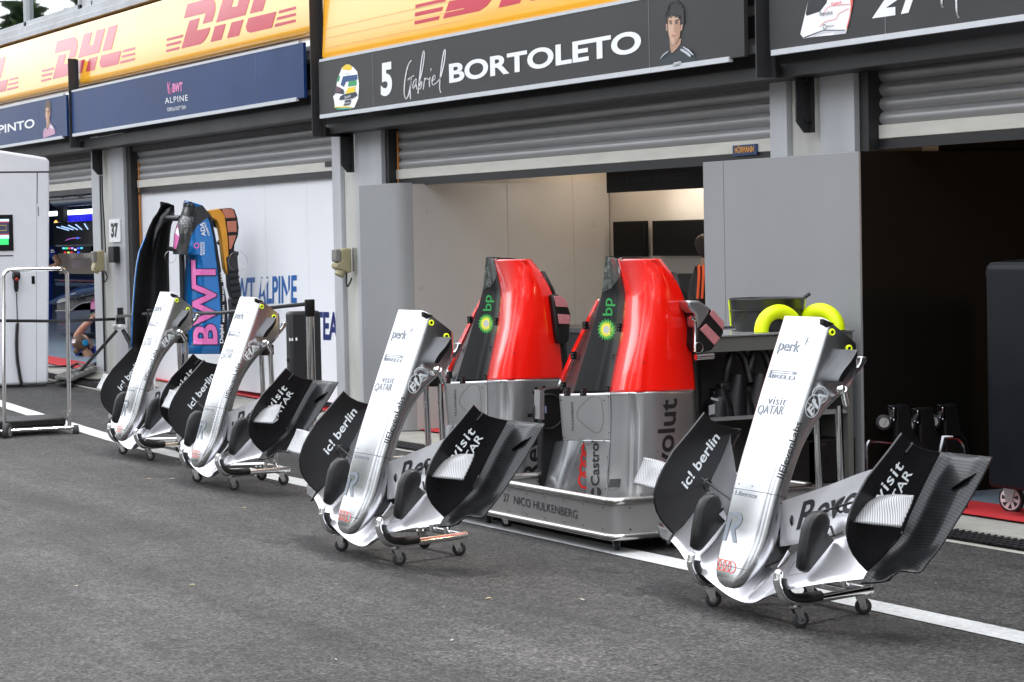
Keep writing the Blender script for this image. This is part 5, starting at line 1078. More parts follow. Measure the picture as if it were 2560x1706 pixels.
def head(parent, c, fwd, up, s=1., hairm=HAIR, bun=False, phones=False):
    c, fwd, up = V(c), V(fwd).normalized(), V(up).normalized(); rt = fwd.cross(up).normalized(); fwd = up.cross(rt)
    P = lambda f, r, u: c+(fwd*f+rt*r+up*u)*s
    g = MB(); n = 20; prof = [(-.105, .030, .035, .045), (-.095, .045, .05, .035), (-.07, .06, .065, .02), (-.035, .069, .083, .006), (0, .074, .094, 0), (.035, .076, .098, -.004), (.07, .07, .09, -.006), (.095, .055, .068, -.008), (.11, .03, .036, -.01), (.116, .004, .004, -.01)]
    g.loft([[P(f0+fr*cos(2*pi*k/n), rr*sin(2*pi*k/n), u) for k in range(n)] for u, rr, fr, f0 in prof])
    g.loft([[P(.088+a, r*cos(q)*1, u+r*sin(q)*.6) for q in [2*pi*k/8 for k in range(8)]] for a, r, u in ((-.01, .014, .02), (.012, .012, .0), (.022, .013, -.018), (.012, .010, -.024))])     # nose
    for s_ in (1, -1): g.loft([[P(-.005+.024*cos(q), s_*(.072+a), .0+.034*sin(q)) for q in [2*pi*k/10 for k in range(10)]] for a in (0, .012)])     # ears
    g.tube([P(-.02, 0, -.07), P(-.035, 0, -.16)], .055*s, 12); hd_ = g.build('head', SKIN, parent, smooth=60)
    g = MB()
    for s_ in (1, -1): g.sphere(P(.086, s_*.03, .012), .011*s, 8, 6)
    g.build('eyes', mat('eye_dark', (.03, .02, .02), .2), hd_); g = MB(); g.tube([P(.092, -.022, -.055), P(.097, 0, -.054), P(.092, .022, -.055)], .006*s, 6); g.build('mouth', mat('lip', (.35, .12, .10), .5), hd_)
    g = MB(); g.loft([[P(f0-.012+(fr+.008)*cos(2*pi*k/n) if cos(2*pi*k/n) < .55 else f0-.012+(fr+.008)*.55, (rr+.007)*sin(2*pi*k/n), u+.012) for k in range(n)] for u, rr, fr, f0 in prof[2:]]); hr = g.build('hair', hairm, parent, smooth=60)
    if bun: g = MB(); g.sphere(P(-.115, 0, -.02), .042*s, 12, 8); g.build('hair_bun', hairm, hr)
    if phones:
        g = MB(); g.torus(P(-.0, 0, .0), tuple(fwd), .098*s, .010*s, 26, 8, 0, 0, 2*pi); g.build('headband', BLK, hr)
        for s_ in (1, -1): g = MB(); g.lathe(P(0, s_*.075, 0), tuple(rt*s_), [(0, .036*s), (.03, .036*s), (.036, .02*s)], 16); g.build('ear_cup', mat('cyan_plastic', (.02, .28, .55), .4), hr)
    return P

# person in the warm garage, half hidden by the grey partition
YP = 10.0; ph = hy(DD(1612, 541), YP); px_ = hy(DD(1628, 600), YP).x; ZP0 = ph.z-1.72
SHIRT = mat('dark_shirt', (.018, .016, .016), .8, var=.2, scale=30); ORST = mat('orange_stripe', (.85, .12, .03), .7)
YP = 10.0; q = hy(DD(1618, 600), YP); px_ = q.x; top = hx(DD(1612, 541), px_).z; sh = top-.29
C0 = V((px_, YP, 0)); F_ = V((.5, .866, 0)); R_ = V((.866, -.5, 0)); pt = lambda r, f, z: C0+R_*r+F_*f+V((0, 0, z))
pe = thing('person', (px_, YP, .02), 'person in dark shirt with orange sleeve stripes, half hidden behind the grey partition', 'person')
nd = {'hip': (pt(0, 0, .95), (.16, .12)), 'waist': (pt(0, 0, 1.08), (.16, .11)), 'chest': (pt(0, -.01, sh-.12), (.175, .12)), 'neck': (pt(0, .01, sh+.05), .06)}
ed = [('hip', 'waist'), ('waist', 'chest'), ('chest', 'neck')]
for s_, t in ((1, 'r'), (-1, 'l')):
    nd.update({t+'s': (pt(s_*.19, -.01, sh-.015), .07), t+'e': (pt(s_*.25, -.03, sh-.24), .064), t+'t': (pt(s_*.09, 0, .90), .10), t+'k': (pt(s_*.10, .02, .5), .062), t+'a': (pt(s_*.10, 0, .12), .045)}); ed += [('chest', t+'s'), (t+'s', t+'e'), ('hip', t+'t'), (t+'t', t+'k'), (t+'k', t+'a')]
clo = body('clothed_body', nd, ed, SHIRT, pe)
hdP = head(pe, pt(0, .05, top-.115), F_+V((0, 0, -.1)), (0, 0, 1), 1.0, mat('dark_hair', (.03, .02, .015), .7, var=.3, scale=60))
for s_ in (1, -1):
    body('forearm', {'a': (pt(s_*.25, -.03, sh-.25), .048), 'b': (pt(s_*.25, .04, sh-.39), .040), 'c': (pt(s_*.22, .16, sh-.47), .03)}, [('a', 'b'), ('b', 'c')], SKIN, pe); hand(pe, pt(s_*.22, .17, sh-.475), F_*.8+V((0, 0, -.4)), (0, 0, -1))
for k in (-1, 0, 1):
    off = k*.034-.015; g = MB(); g.tube([pt(.21, off, sh+.055), pt(.262, off, sh-.005), pt(.298, off-.005, sh-.08), pt(.318, off-.012, sh-.16), pt(.322, off-.016, sh-.20)], .011, 6); g.build('sleeve_stripe', ORST, pe)
for s_ in (1, -1): g = MB(); g.obox(pt(s_*.10, .05, .055), R_*.045, F_*.13, V((0, 0, .035))); g.build('shoe', BLK, pe, bevel=.02)

# ================================================================== DARK GARAGE ON THE RIGHT
ZD = ZM(2060, 960, 3.408); ZX = ZM(2100, 600, 3.92)
DKC = mat('dark_cover', (.006, .007, .010), .5, var=.1, spec=.15)
# large draped cabinet at the right edge
XD = -11.0
a = hx(ZX(1418, 260), XD); P = [hx(ZX(*p), XD) for p in ((1418, 330), (1428, 240), (1460, 218), (1720, 190), (1803, 215), (2300, 300), (2400, 1500))]
zlow = hx(ZD(1490, 870), XD).z; cv = thing('covered_cabinet', (XD, a.y+.6, 0), 'tall rounded black covered cabinet on a white wheeled caster at the right edge', 'cabinet')
g = MB(); P = [hx(ZX(1418, 330), XD), hx(ZX(1426, 245), XD), hx(ZX(1455, 220), XD), hx(ZX(1720, 190), XD)]; yr = P[-1].y+1.0; poly = [V((XD, a.y, zlow))]+P+[V((XD, yr, P[-1].z-.05)), V((XD, yr, zlow))]
g.prism(poly, (1.0, 0, 0)); g.build('cover', DKC, cv, bevel=.05, seg=3)
g = MB(); g.prism([hx(ZX(*p), XD-.001)+V((-.002, 0, 0)) for p in ((1440, 250), (1510, 245), (1520, 340), (1430, 360))], (.004, 0, 0)); g.build('top_flap', mat('cover_flap', (.018, .02, .026), .45, spec=.2), cv)
q = hz(ZD(1600, 1095), .02)
WC = [RUB, mat('white_hub', (.75, .72, .72), .4), mat('zinc', (.5, .52, .55), .35, .8)]
g = MB(); ax = V((.35, -.94, 0)); c = q+V((0, 0, .078)); g.lathe(c-ax*.016, ax, [(0, .066), (.003, .076), (.008, .08), (.024, .08), (.029, .076), (.032, .066)], 30, 0); g.lathe(c-ax*.018, ax, [(0, .060), (.002, .064), (.034, .064), (.036, .060)], 30, 1)
tu = ax.cross(V((0, 0, 1)))
for k in range(7):
    an = 2*pi*k/7; dv = tu*cos(an)+V((0, 0, 1))*sin(an); d2 = tu*cos(an+.5)+V((0, 0, 1))*sin(an+.5); e = ax*(.0185); g.prism([c+dv*.022+e, c+dv*.056+e, c+d2*.056+e], ax*.001, 0)
g.cyl(c-ax*.03, c+ax*.03, .012, 12, 2)
for s_ in (1, -1): e = ax*(.028*s_); g.prism([c+e-tu*.02-V((0, 0, .015)), c+e+tu*.02-V((0, 0, .015)), c+e+tu*.045+V((0, 0, .12)), c+e-tu*.055+V((0, 0, .12))], ax*.004*s_, 2)
g.obox(c+V((0, 0, .125)), tu*.06, ax*.045, V((0, 0, .005)), 2); g.build('caster', WC, cv, smooth=45)
# three upright black trolleys showing their casters
for i, (cx_, cy_, lab) in enumerate(((508, 328, 'black trolley standing on edge, its caster at left in the dark garage'), (712, 352, 'black trolley standing on edge, its caster in the middle and lowest'), (925, 322, 'black trolley standing on edge, its caster nearest the covered cabinet'))):
    XT = -11.85+.30*i*0; c = hx(ZD(cx_, cy_), XT); t = thing('folded_trolley', (XT, c.y+.3, 0), lab, 'trolley', 'black trolleys standing on edge')
    ax = V((.85, -.45, .0)).normalized(); tu = ax.cross(V((0, 0, 1)))
    g = MB(); g.lathe(c-ax*.017, ax, [(0, .032), (.002, .042), (.006, .046), (.028, .046), (.032, .042), (.034, .032)], 24, 0); g.lathe(c-ax*.0185, ax, [(0, .027), (.037, .027)], 20, 1); g.torus(c+ax*.0185, ax, .029, .0022, 22, 6, 2); g.cyl(c-ax*.022, c+ax*.022, .009, 10, 2)
    pl0 = hx(ZD(cx_+62, cy_-88), XT)
    for s_ in (1, -1): e = ax*(.021*s_); g.prism([c+e+tu*.0-V((0, 0, .014)), c+e+V((0, 0, .014))-tu*.01, pl0+e*.9+V((0, 0, .03))+tu*-.02, pl0+e*.9-V((0, 0, .035))+tu*.0], ax*.003*s_, 2)
    g.obox(pl0+V((0, .012, -.012)), V((.030, 0, 0)), V((0, .030, 0))*.35, V((0, 0, .042)), 2)
    for sx_, sz_ in ((-1, -1), (1, -1), (1, 1), (-1, 1)): g.sphere(pl0+V((.024*sx_+.005, .0, .034*sz_-.012)), .0065, 8, 6, 2)
    g.build('caster', [RUB, mat('caster_hub_pale', (.30, .29, .27), .4), mat('bright_zinc', (.75, .76, .78), .15, 1.)], t, smooth=45)
    g = MB(); e = hx(ZD(cx_+110, cy_+0), XT); zt_ = hx(ZD(cx_+90, cy_-150), XT).z
    g.prism([V((XT-.02, c.y+.07, .03)), V((XT-.02, c.y+.07, c.z+.06)), V((XT-.02, c.y+.02, zt_)), V((XT-.02, c.y+.17, zt_)), V((XT-.02, c.y+.20, c.z-.05)), V((XT-.02, c.y+.26, c.z-.13)), V((XT-.02, c.y+.26, .03))], (.05, 0, 0)); g.build('deck', BLKS, t, bevel=.015)
    for fz in (-.0,): g = MB(); g.tube(roundpath([V((XT+.03, c.y+.08, .08)), V((XT+.03, c.y+.08, c.z-.20)), V((XT+.03, c.y+.24, c.z-.20)), V((XT+.03, c.y+.24, .08))], .05, 6), .010, 10); g.build('handle', CHR, t, smooth=60)
P = roundpath([hx(ZD(365, 720), -11.5), hx(ZD(362, 500), -11.5), hx(ZD(420, 480), -11.5), hx(ZD(620, 500), -11.5)], .06, 6)
g = MB(); g.tube(P, .012, 10); g.tube([P[0], V((P[0].x, P[0].y, .03))], .012, 10); g.tube([P[-1], V((P[-1].x, P[-1].y, .03))], .012, 10); o = g.build('tube_frame', mat('dark_chrome', (.22, .22, .23), .12, 1.), None, org=(P[0].x, P[0].y, .02), smooth=60); tag(o, 'dark chrome tube frame standing left of the upright trolleys', 'frame')
P = spline([hx(ZD(1095, 452), -11.3), hx(ZD(1150, 465), -11.3), hx(ZD(1190, 520), -11.3), hx(ZD(1200, 590), -11.3)], 5); q = P[-1]
g = MB(); g.tube(P+[V((q.x, q.y, .03))], .014, 10); q = P[0]; g.tube([q, q+V((-.02, -.05, .0)), V((q.x-.02, q.y-.08, q.z-.1)), V((q.x-.02, q.y-.08, .03))], .014, 8); o = g.build('tube_frame', mat('dark_chrome', (.22, .22, .23), .12, 1.), None, org=(q.x, q.y, .02), smooth=60); tag(o, 'curved bright chrome tube rising behind the right endplate', 'frame')

# ================================================================== CLOSED DOORWAY WITH THE WHITE PANEL
YW = 8.80; ZW = ZM(540, 620, 5.6)
a, b = hy(DD(302, 437), YW), hy(DD(779, 401), YW)
wp = MB(); wp.box((a.x, YW, gz(a.x)), (b.x+.05, YW+.05, 2.31)); wpo = wp.build('white_panel', WGLO, None, org=(a.x, YW, 0)); tag(wpo, 'large white printed panel closing the doorway behind the blue bodywork', 'panel')
g = MB()
for q in (710, 1300): x_ = hy(ZW(q, 400), YW).x; g.box((x_-.002, YW-.001, .2), (x_+.002, YW+.01, 2.3))
g.build('joint', mat('pale_joint', (.62, .63, .65), .5), wpo)
BLU = mat('blue_print', (.0, .10, .36), .4); NVY = mat('navy_print', (.0, .015, .13), .4)
pdecal('lettering', glyphs('BWT ALPINE', .025), 'y', YW, ZW(205, 800), ZW(1133, 775), ZW(205, 430), BLU, wpo)
pdecal('lettering', glyphs('TEAM', .03), 'y', YW, ZW(1383, 1283), ZW(1850, 1303), ZW(1383, 893), NVY, wpo)
pix_polys('stencil_gap', [[(640, 430), (750, 430), (690, 560), (640, 660)], [(985, 700), (1045, 560), (1045, 790), (1010, 790)]], ZW, YW, WGLO, wpo, .0045)

# ------------------------------------------------------------------ number plate, socket boxes, cables on the pillars
ZS = ZM(120, 440, 4.9)
a, b = hy(ZS(752, 535), 8.652), hy(ZS(872, 810), 8.652)
npl = MB(); npl.box((a.x, 8.645, b.z), (hy(ZS(882, 700), 8.652).x+.02, 8.656, a.z)); o = npl.build('number_plate', WHT, None, org=(a.x, 8.65, b.z)); tag(o, 'white plate with black 37 on the left pillar', 'sign')
decal('lettering', glyphs('37', .05), hy(ZS(775, 760), 8.645), hy(ZS(862, 755), 8.645)-hy(ZS(775, 760), 8.645), V((0, 0, hy(ZS(775, 580), 8.645).z-hy(ZS(775, 760), 8.645).z)), BLK, o, toward=(0, -1, 0))
OLV = mat('beige_socket', (.34, .30, .17), .5, var=.08); GRS = mat('grey_lid', (.20, .19, .17), .5)
def socket(zf, boxp, lidp, dialp, clips, lab, x_, cable):
    P = [hx(zf(*p), x_) for p in boxp]; t = thing('socket_box', sum(P, V((0, 0, 0)))/len(P), lab, 'socket', 'beige sockets on the pillars')
    g = MB(); g.prism(P, (-.13, 0, 0)); g.build('housing', OLV, t, bevel=.014, seg=3)
    g = MB(); g.prism([hx(zf(*p), x_+.004) for p in lidp], (-.10, 0, 0)); g.build('lid', GRS, t, bevel=.008)
    c = hx(zf(*dialp), x_-.05); g = MB(); g.cyl(c+V((0, .01, .02)), c+V((0, -.02, -.03)), .045, 18); g.build('plug', OLV, t, bevel=.004)
    a_, b2 = hx(zf(*clips[0]), x_-.02), hx(zf(*clips[1]), x_-.02); g = MB(); g.box(a_, V((a_.x+.012, b2.y+.03, b2.z))); g.build('mount_rail', CHRD, t)
    g = MB(); g.tube(spline([hx(zf(*p), x_-.03) for p in cable], 4), .008, 8); g.build('cable', BLK, t, smooth=60)
ZQ = ZM(540, 620, 5.6)
socket(ZQ, [(1755, 20), (1845, 5), (1900, 10), (1902, 345), (1860, 350), (1740, 310), (1690, 285), (1690, 215), (1755, 190)], [(1675, 25), (1735, 18), (1752, 40), (1750, 195), (1690, 198), (1675, 180)], (1745, 345), ((1905, 0), (1940, 330)), 'beige socket box with grey lid on the middle pillar', hy(ZQ(1830, 200), 8.6).x+.02, [(1830, 350), (1825, 480), (1840, 540), (1870, 500), (1900, 420)])
socket(ZS, [(600, 930), (690, 912), (700, 1150), (640, 1180), (560, 1140), (580, 1060), (602, 1050)], [(552, 930), (600, 922), (600, 1050), (560, 1055)], (590, 1150), ((745, 880), (765, 1230)), 'beige socket box with cables on the left pillar below 37', hy(ZS(640, 1050), 8.6).x+.02, [(668, 1150), (668, 1240), (700, 1300), (722, 1240), (700, 1170)])
a = hy(ZS(755, 865), 8.60); b = hy(ZS(825, 1065), 8.60); g = MB(); g.box((a.x, 8.58, b.z), (b.x, 8.655, a.z)); o = g.build('junction_box', BLKS, None, org=(a.x, 8.6, b.z), bevel=.006); tag(o, 'small black box under the 37 plate', 'box')
for k, (pts, lab) in enumerate((([(640, 0), (645, 300), (655, 600), (664, 910)], 'thin black cable running down the left pillar to the socket, left of two'), ([(664, 0), (668, 250), (690, 600), (705, 940)], 'thin black cable running down the left pillar to the socket, right of two'))):
    P = [hy(ZS(*p), 8.64) for p in pts]; g = MB(); g.tube(spline(P, 4), .009, 6); o = g.build('pillar_cable', BLK, None, org=P[0]); tag(o, lab, 'cable', 'cables on the left pillar')
P = [hy(ZS(672, 1180), 8.64), hy(ZM(120, 700, 6.03)(835, 300), 8.64), hy(ZM(120, 700, 6.03)(860, 1380), 8.64)]; g = MB(); g.tube(P, .012, 6); o = g.build('pillar_cable', BLK, None, org=P[0]); tag(o, 'black cable from the left socket down to the ground', 'cable')

# ================================================================== BLUE TEAM BODYWORK ON ITS STAND
Z4 = ZM(320, 480, 5.2267); XA = -22.9
BSH = mat('blue_gloss_shell', (.0, .17, .52), .2, .35, var=.25, scale=1.1, coat=.9, coatr=.04); BPK = mat('pink_print', (.75, .16, .45), .3, coat=.5, var=.05); NVP = mat('navy_outline', (.004, .01, .07), .3)
al = thing('blue_bodywork', (XA, 8.1, .1), 'blue and pink bodywork shell with big pink letters, right half of the pair', 'car bodywork')
rows = [((735, 108), (838, 138)), ((726, 200), (975, 180)), ((690, 320), (1085, 325)), ((640, 440), (1110, 440)), ((610, 560), (1138, 560)), ((598, 700), (1165, 700)), ((596, 812), (1180, 812)), ((752, 826), (1182, 826)), ((756, 960), (1205, 960)), ((750, 1100), (1225, 1100)), ((744, 1280), (1262, 1280)), ((742, 1450), (1290, 1450)), ((742, 1700), (1305, 1700)), ((730, 1950), (1310, 1950)), ((690, 2120), (1290, 2120))]
def al_x(t): return XA-.30+.42*(1-(1-min(t/.45, 1))**2)-.02*max(0, t-.45)
def alshell(rr, nm, m, par, kx=al_x, n=12):
    R = [[hx(Z4(l[0]+(r[0]-l[0])*k/n, l[1]+(r[1]-l[1])*k/n), kx(k/n)) for k in range(n+1)] for l, r in rr]; g = MB(); g.grid(R); return g.build(nm, m, par, smooth=80, solid=.01)
sh_ = alshell(rows, 'shell', BSH, al)
campx('black_area', [[(735, 108), (838, 138), (880, 195), (975, 180), (1085, 325), (1030, 345), (990, 370), (900, 440), (830, 560), (795, 700), (775, 815), (596, 812), (598, 700), (610, 560), (640, 440), (690, 320), (726, 200)]], Z4, mat('dark_gloss_carbon', (.012, .012, .013), .3, .2, var=.15, coat=.5, coatr=.1), al, [sh_], eps=.006, nu=20, nv=20, maxd=.6)
campx('pink_patch', [[(660, 420), (686, 585), (640, 752), (606, 735), (622, 560)]], Z4, BPK, al, [sh_], eps=.009, maxd=.6)
campx('white_patch', [[(650, 480), (668, 470), (686, 585), (632, 540)]], Z4, WHT, al, [sh_], eps=.011, maxd=.6)
campx('edge_band', [[(1040, 335), (1085, 325), (1180, 812), (1225, 1100), (1290, 1450), (1308, 2120), (1200, 2120), (1215, 1600), (1195, 1300), (1165, 1000), (1115, 600), (1075, 420)]], Z4, BLKG, al, [sh_], eps=.006, nu=20, nv=20, maxd=.6)
camdecal('lettering', glyphs('BWT', .055), Z4, (1188, 2010), (1150, 880), (850, 2010), NVP, al, [sh_], eps=.007, nu=24, nv=12, maxd=.6)
camdecal('lettering', glyphs('BWT', .025), Z4, (1168, 1992), (1137, 893), (868, 1992), BPK, al, [sh_], eps=.011, nu=24, nv=12, maxd=.6)
for tx, bl, br, tl in (('ADA', (1012, 575), (985, 398), (955, 580)), ('COSMETICS', (1068, 572), (1005, 398), (1044, 576)), ('CHANGE', (968, 828), (962, 655), (940, 828)), ('WORLD', (1000, 826), (992, 655), (974, 826)), ('JAAQ', (1246, 1182), (1232, 1050), (1212, 1182)), ('TRAK RACER', (1254, 1432), (1250, 1224), (1230, 1434)), ('MISSION', (1255, 1700), (1255, 1480), (1230, 1700)), ('Delphi', (1253, 1977), (1253, 1736), (1195, 1977))):
    camdecal('lettering', glyphs(tx, .02), Z4, bl, br, tl, WHT, al, [sh_], eps=.011, nu=6, nv=3, maxd=.6)
campx('emblem', ring(892, 703, 36, 38, 14, 20), Z4, BPK, al, [sh_], eps=.010, maxd=.6)
al2 = thing('black_bodywork', (XA-.5, 8.0, .1), 'black inside of a blue bodywork shell, left half of the pair', 'car bodywork')
rows2 = [((425, 128), (520, 150)), ((428, 190), (600, 182)), ((388, 270), (602, 330)), ((330, 350), (560, 440)), ((278, 460), (545, 560)), ((232, 580), (535, 700)), ((150, 780), (530, 860)), ((118, 950), (530, 1000)), ((95, 1150), (535, 1160)), ((75, 1400), (540, 1380)), ((62, 1600), (520, 1600)), ((50, 1850), (420, 1850)), ((45, 2110), (330, 2110))]
alshell(rows2, 'inner_shell', mat('matt_black', (.008, .008, .008), .7), al2, lambda t: XA-.75-.28*sin(pi*t))
R = [[hx(Z4(*p), XA-.74) for p in ((l[0]-9, l[1]), (l[0]+3, l[1]))] for l, r in rows2[5:]]; g = MB(); g.grid(R); g.build('blue_rim', BSH, al2, solid=.02)
R = [[hx(Z4(*p), XA-.72) for p in r] for r in (((590, 185), (602, 300)), ((500, 230), (560, 330)), ((420, 330), (480, 400)), ((350, 480), (400, 530)), ((310, 650), (345, 680)), ((300, 825), (310, 828)))]; g = MB(); g.grid([[a, (a+b)/2+V((.03, 0, 0)), b] for a, b in R]); g.build('duct_lip', BLKG, al2, smooth=80, solid=.01)
g = MB(); a, b = hx(Z4(520, 345), XA-.65), hx(Z4(690, 345), XA-.3); g.tube([a, b], .03, 10); a, b = hx(Z4(530, 740), XA-.65), hx(Z4(640, 755), XA-.3); g.tube([a, b], .022, 10); a, b = hx(Z4(1080, 380), XA-.1), hx(Z4(1190, 420), XA-.1); g.tube([a, b], .05, 10); g.tube([hx(Z4(1180, 640), XA-.1), hx(Z4(1330, 790), XA-.1), hx(Z4(1430, 820), XA-.1)], .03, 10)
q = hx(Z4(700, 700), XA-.35); g.tube([q, V((q.x, q.y, .2))], .03, 10); g.tube([V((q.x, q.y-.45, .2)), V((q.x, q.y+.5, .2))], .03, 10)
for s_ in (-.42, .47): caster(g, (q.x, q.y+s_, gz(q.x)+.01), .05)
o = g.build('bodywork_rack', [BLK, CM[1], CHRD], None, org=(q.x, q.y, gz(q.x)), smooth=50); tag(o, 'black wheeled rack holding the blue and black bodywork halves', 'rack')
od = thing('orange_duct', hx(Z4(1300, 500), XA+.05), 'curved orange duct with pink pads and a black ribbed tail beside the blue shell', 'duct')
def opr(nm, poly, m, dx=0., th=-.1, bev=.006): g = MB(); g.prism([hx(Z4(*p), XA+.05+dx) for p in poly], (th, 0, 0)); return g.build(nm, m, od, bevel=bev)
opr('orange_shell', [(1052, 245), (1200, 222), (1262, 300), (1290, 480), (1310, 660), (1316, 840), (1285, 860), (1308, 1080), (1270, 1000), (1245, 800), (1225, 600), (1200, 460), (1170, 380), (1090, 330)], mat('orange_shell_paint', (.70, .30, .02), .45, var=.1))
opr('pad_frame', [(1204, 222), (1340, 210), (1395, 232), (1432, 340), (1450, 470), (1440, 570), (1395, 690), (1382, 840), (1320, 845), (1312, 660), (1292, 480), (1264, 300)], BLKS)
for pd in ([(1228, 228), (1335, 218), (1382, 240), (1410, 340), (1275, 348)], [(1292, 388), (1418, 378), (1425, 525), (1308, 530)], [(1316, 575), (1420, 565), (1400, 620), (1350, 752), (1326, 750)]): opr('pad', pd, mat('salmon_pad', (.50, .17, .11), .5, var=.1), .008, -.02)
opr('tail', [(1285, 855), (1430, 815), (1445, 1000), (1448, 1130), (1475, 1260), (1480, 1568), (1470, 1800), (1440, 2000), (1300, 2000), (1340, 1800), (1360, 1560), (1345, 1420), (1365, 1380), (1340, 1290), (1325, 1230), (1318, 1090)], mat('tail_black', (.02, .02, .021), .5, var=.3, scale=14))
g = MB()
for k in range(11): y_ = 1050+k*85; l = 1322+min(k*9, 40); r = 1445+min(k*8, 32); g.tube([hx(Z4(l, y_), XA+.055), hx(Z4(r, y_-22), XA+.055)], .012, 6)
g.build('ribs', BLKG, od)
for c_, r_ in (((1435, 910), .10), ((555, 850), .06)): 
    g = MB(); g.torus(hx(Z4(*c_), XA+.06 if c_[0] > 1000 else XA-.4), (1, 0, 0), r_, .0018, 30, 5); o = g.build('wire_loop', CHRD, None, org=hx(Z4(*c_), XA)); tag(o, 'thin wire loop hanging beside the ribbed black tail' if c_[0] > 1000 else 'thin wire loop hanging between the two bodywork halves', 'wire', 'wire loops on the bodywork')

# black case and belt posts
YK = 7.9
a, b = hy(ZQ(960, 890), YK), hy(ZQ(1372, 890), YK+.30); b.z = a.z; b.x = max(b.x, a.x+.12); ck = thing('black_case', ((a.x+b.x)/2, YK+.3, .08), 'tall black case with small white marks behind the third nose', 'case')
g = MB(); g.box((a.x, YK, .13), (b.x, YK+.30, a.z)); g.build('box', mat('case_black', (.018, .018, .02), .45, var=.1), ck, bevel=.03, seg=3)
g = MB(); g.box((a.x+.05, YK-.012, .6), (b.x-.05, YK-.002, .63)); g.box((a.x+.05, YK-.012, .36), (b.x-.05, YK-.002, .39)); g.build('trim', BLK, ck)
pdecal('lettering', glyphs('16', .04), 'y', YK, ZQ(1040, 1308), ZQ(1088, 1300), ZQ(1040, 1262), WHT, ck, eps=.004); pix_polys('marks', [[(1028, 1262), (1040, 1260), (1042, 1304), (1030, 1306)], [(1118, 1258), (1142, 1256), (1144, 1298), (1122, 1300)]], ZQ, YK, WHT, ck, .004)
g = MB()
for xx in (a.x+.1, b.x-.1): caster(g, (xx, YK+.1, .06), .04)
g.build('casters', CM, ck)
def post(p_top, p_head, p_bot, y, r, lab):
    h0 = hy(p_top, y); h1 = hy(p_head, y); x_ = h0.x; z0 = gz(x_)+(.008 if y < 7.8 else .014); t = thing('belt_post', (x_, y, z0), lab, 'barrier post', 'chrome belt barrier posts')
    g = MB(); g.cyl((x_, y, z0+.03), (x_, y, h1.z), r, 18); g.build('pole', CHR, t, smooth=60); g = MB(); g.lathe((x_, y, z0), (0, 0, 1), [(0, .16), (.012, .16), (.03, .05), (.034, .03)], 28); g.build('base', BLK, t); g = MB(); g.lathe((x_, y, h1.z), (0, 0, 1), [(-.005, r*1.15), (.0, r*1.25), (h0.z-h1.z-.004, r*1.25), (h0.z-h1.z, r*1.1)], 20); g.build('head', BLKS, t, smooth=40); return V((x_, y, (h0.z+h1.z)/2+.03))
H1 = post(ZQ(1310, 722), ZQ(1315, 955), None, 7.6, .034, 'chrome belt post with black head in front of the white panel')
ZB = ZM(240, 460, 1.96)
H2 = post(ZB(268, 615), ZB(264, 690), None, 7.7, .03, 'chrome belt post with black head in front of the black bodywork half')
ZV = ZM(120, 700, 6.03)
# tripod
q = hz(ZV(750, 1490), gz(-27.6)); tx = q.x+.0; tc_ = hy(ZV(1095, 700), q.y+.25); tp = thing('tripod', (tc_.x, tc_.y, gz(tc_.x)), 'black tripod with a pale collar in front of the left pillar', 'tripod')
ty = tc_.y; zh = hy(ZV(1095, 560), ty).z; zt0 = hy(ZV(1095, 420), ty).z; zm = hy(ZV(1095, 735), ty).z; gr = gz(tc_.x)+.01
g = MB(); g.lathe((tc_.x, ty, zm), (0, 0, 1), [(0, .06), ((zh-zm)*.35, .06), ((zh-zm)*.4, .055), (zh-zm, .05), (zh-zm+.005, .035), (zt0-zm, .035)], 20); g.build('head', BLKS, tp, smooth=40)
g = MB(); g.lathe((tc_.x, ty, zm), (0, 0, 1), [(-.005, .085), (.0, .088), (.045, .088), (.05, .085)], 24); g.build('collar', ALU, tp, smooth=40)
for d in (V((-.1, -.42, 0)), V((.42, .1, 0)), V((-.2, .36, 0))): g = MB(); g.tube([V((tc_.x, ty, zm-.02))+d*.1, V((tc_.x, ty, gr+.02))+d*1.25], .02, 8); g.build('leg', BLK, tp)
g = MB(); g.tube([V((tc_.x-.1, ty-.5, gr+.02)), V((tc_.x+.45, ty-.4, gr+.02))], .018, 8); g.build('foot_bar', BLK, tp)
HT = V((tc_.x, ty-.06, hy(ZV(1095, 590), ty).z))
# belts
def belt(pts, lab, h=.032):
    g = MB(); P = [V(p) for p in pts]; g.grid([[p-V((0, 0, h/2)), p+V((0, 0, h/2))] for p in P]); o = g.build('belt', BLK, None, org=P[0], solid=.004, recalc=False); tag(o, lab, 'belt', 'black barrier belts'); return o
cabE = hx(DD(113, 738), -26.0)
b0 = belt([HT, (HT+hx(DD(0, 737), -24.6))/2+V((0, 0, -.015)), hx(DD(-60, 737), -24.6)], 'black belt running left from the tripod past the white cabinet')
belt([HT+V((.03, 0, .03)), H2+V((0, -.03, 0))], 'short black belt between the tripod and the belt post')
bt = belt([H2+V((.03, -.03, 0)), (H2+H1)/2+V((0, -.02, -.03)), H1+V((-.03, -.035, 0))], 'black belt crossing in front of the blue bodywork')

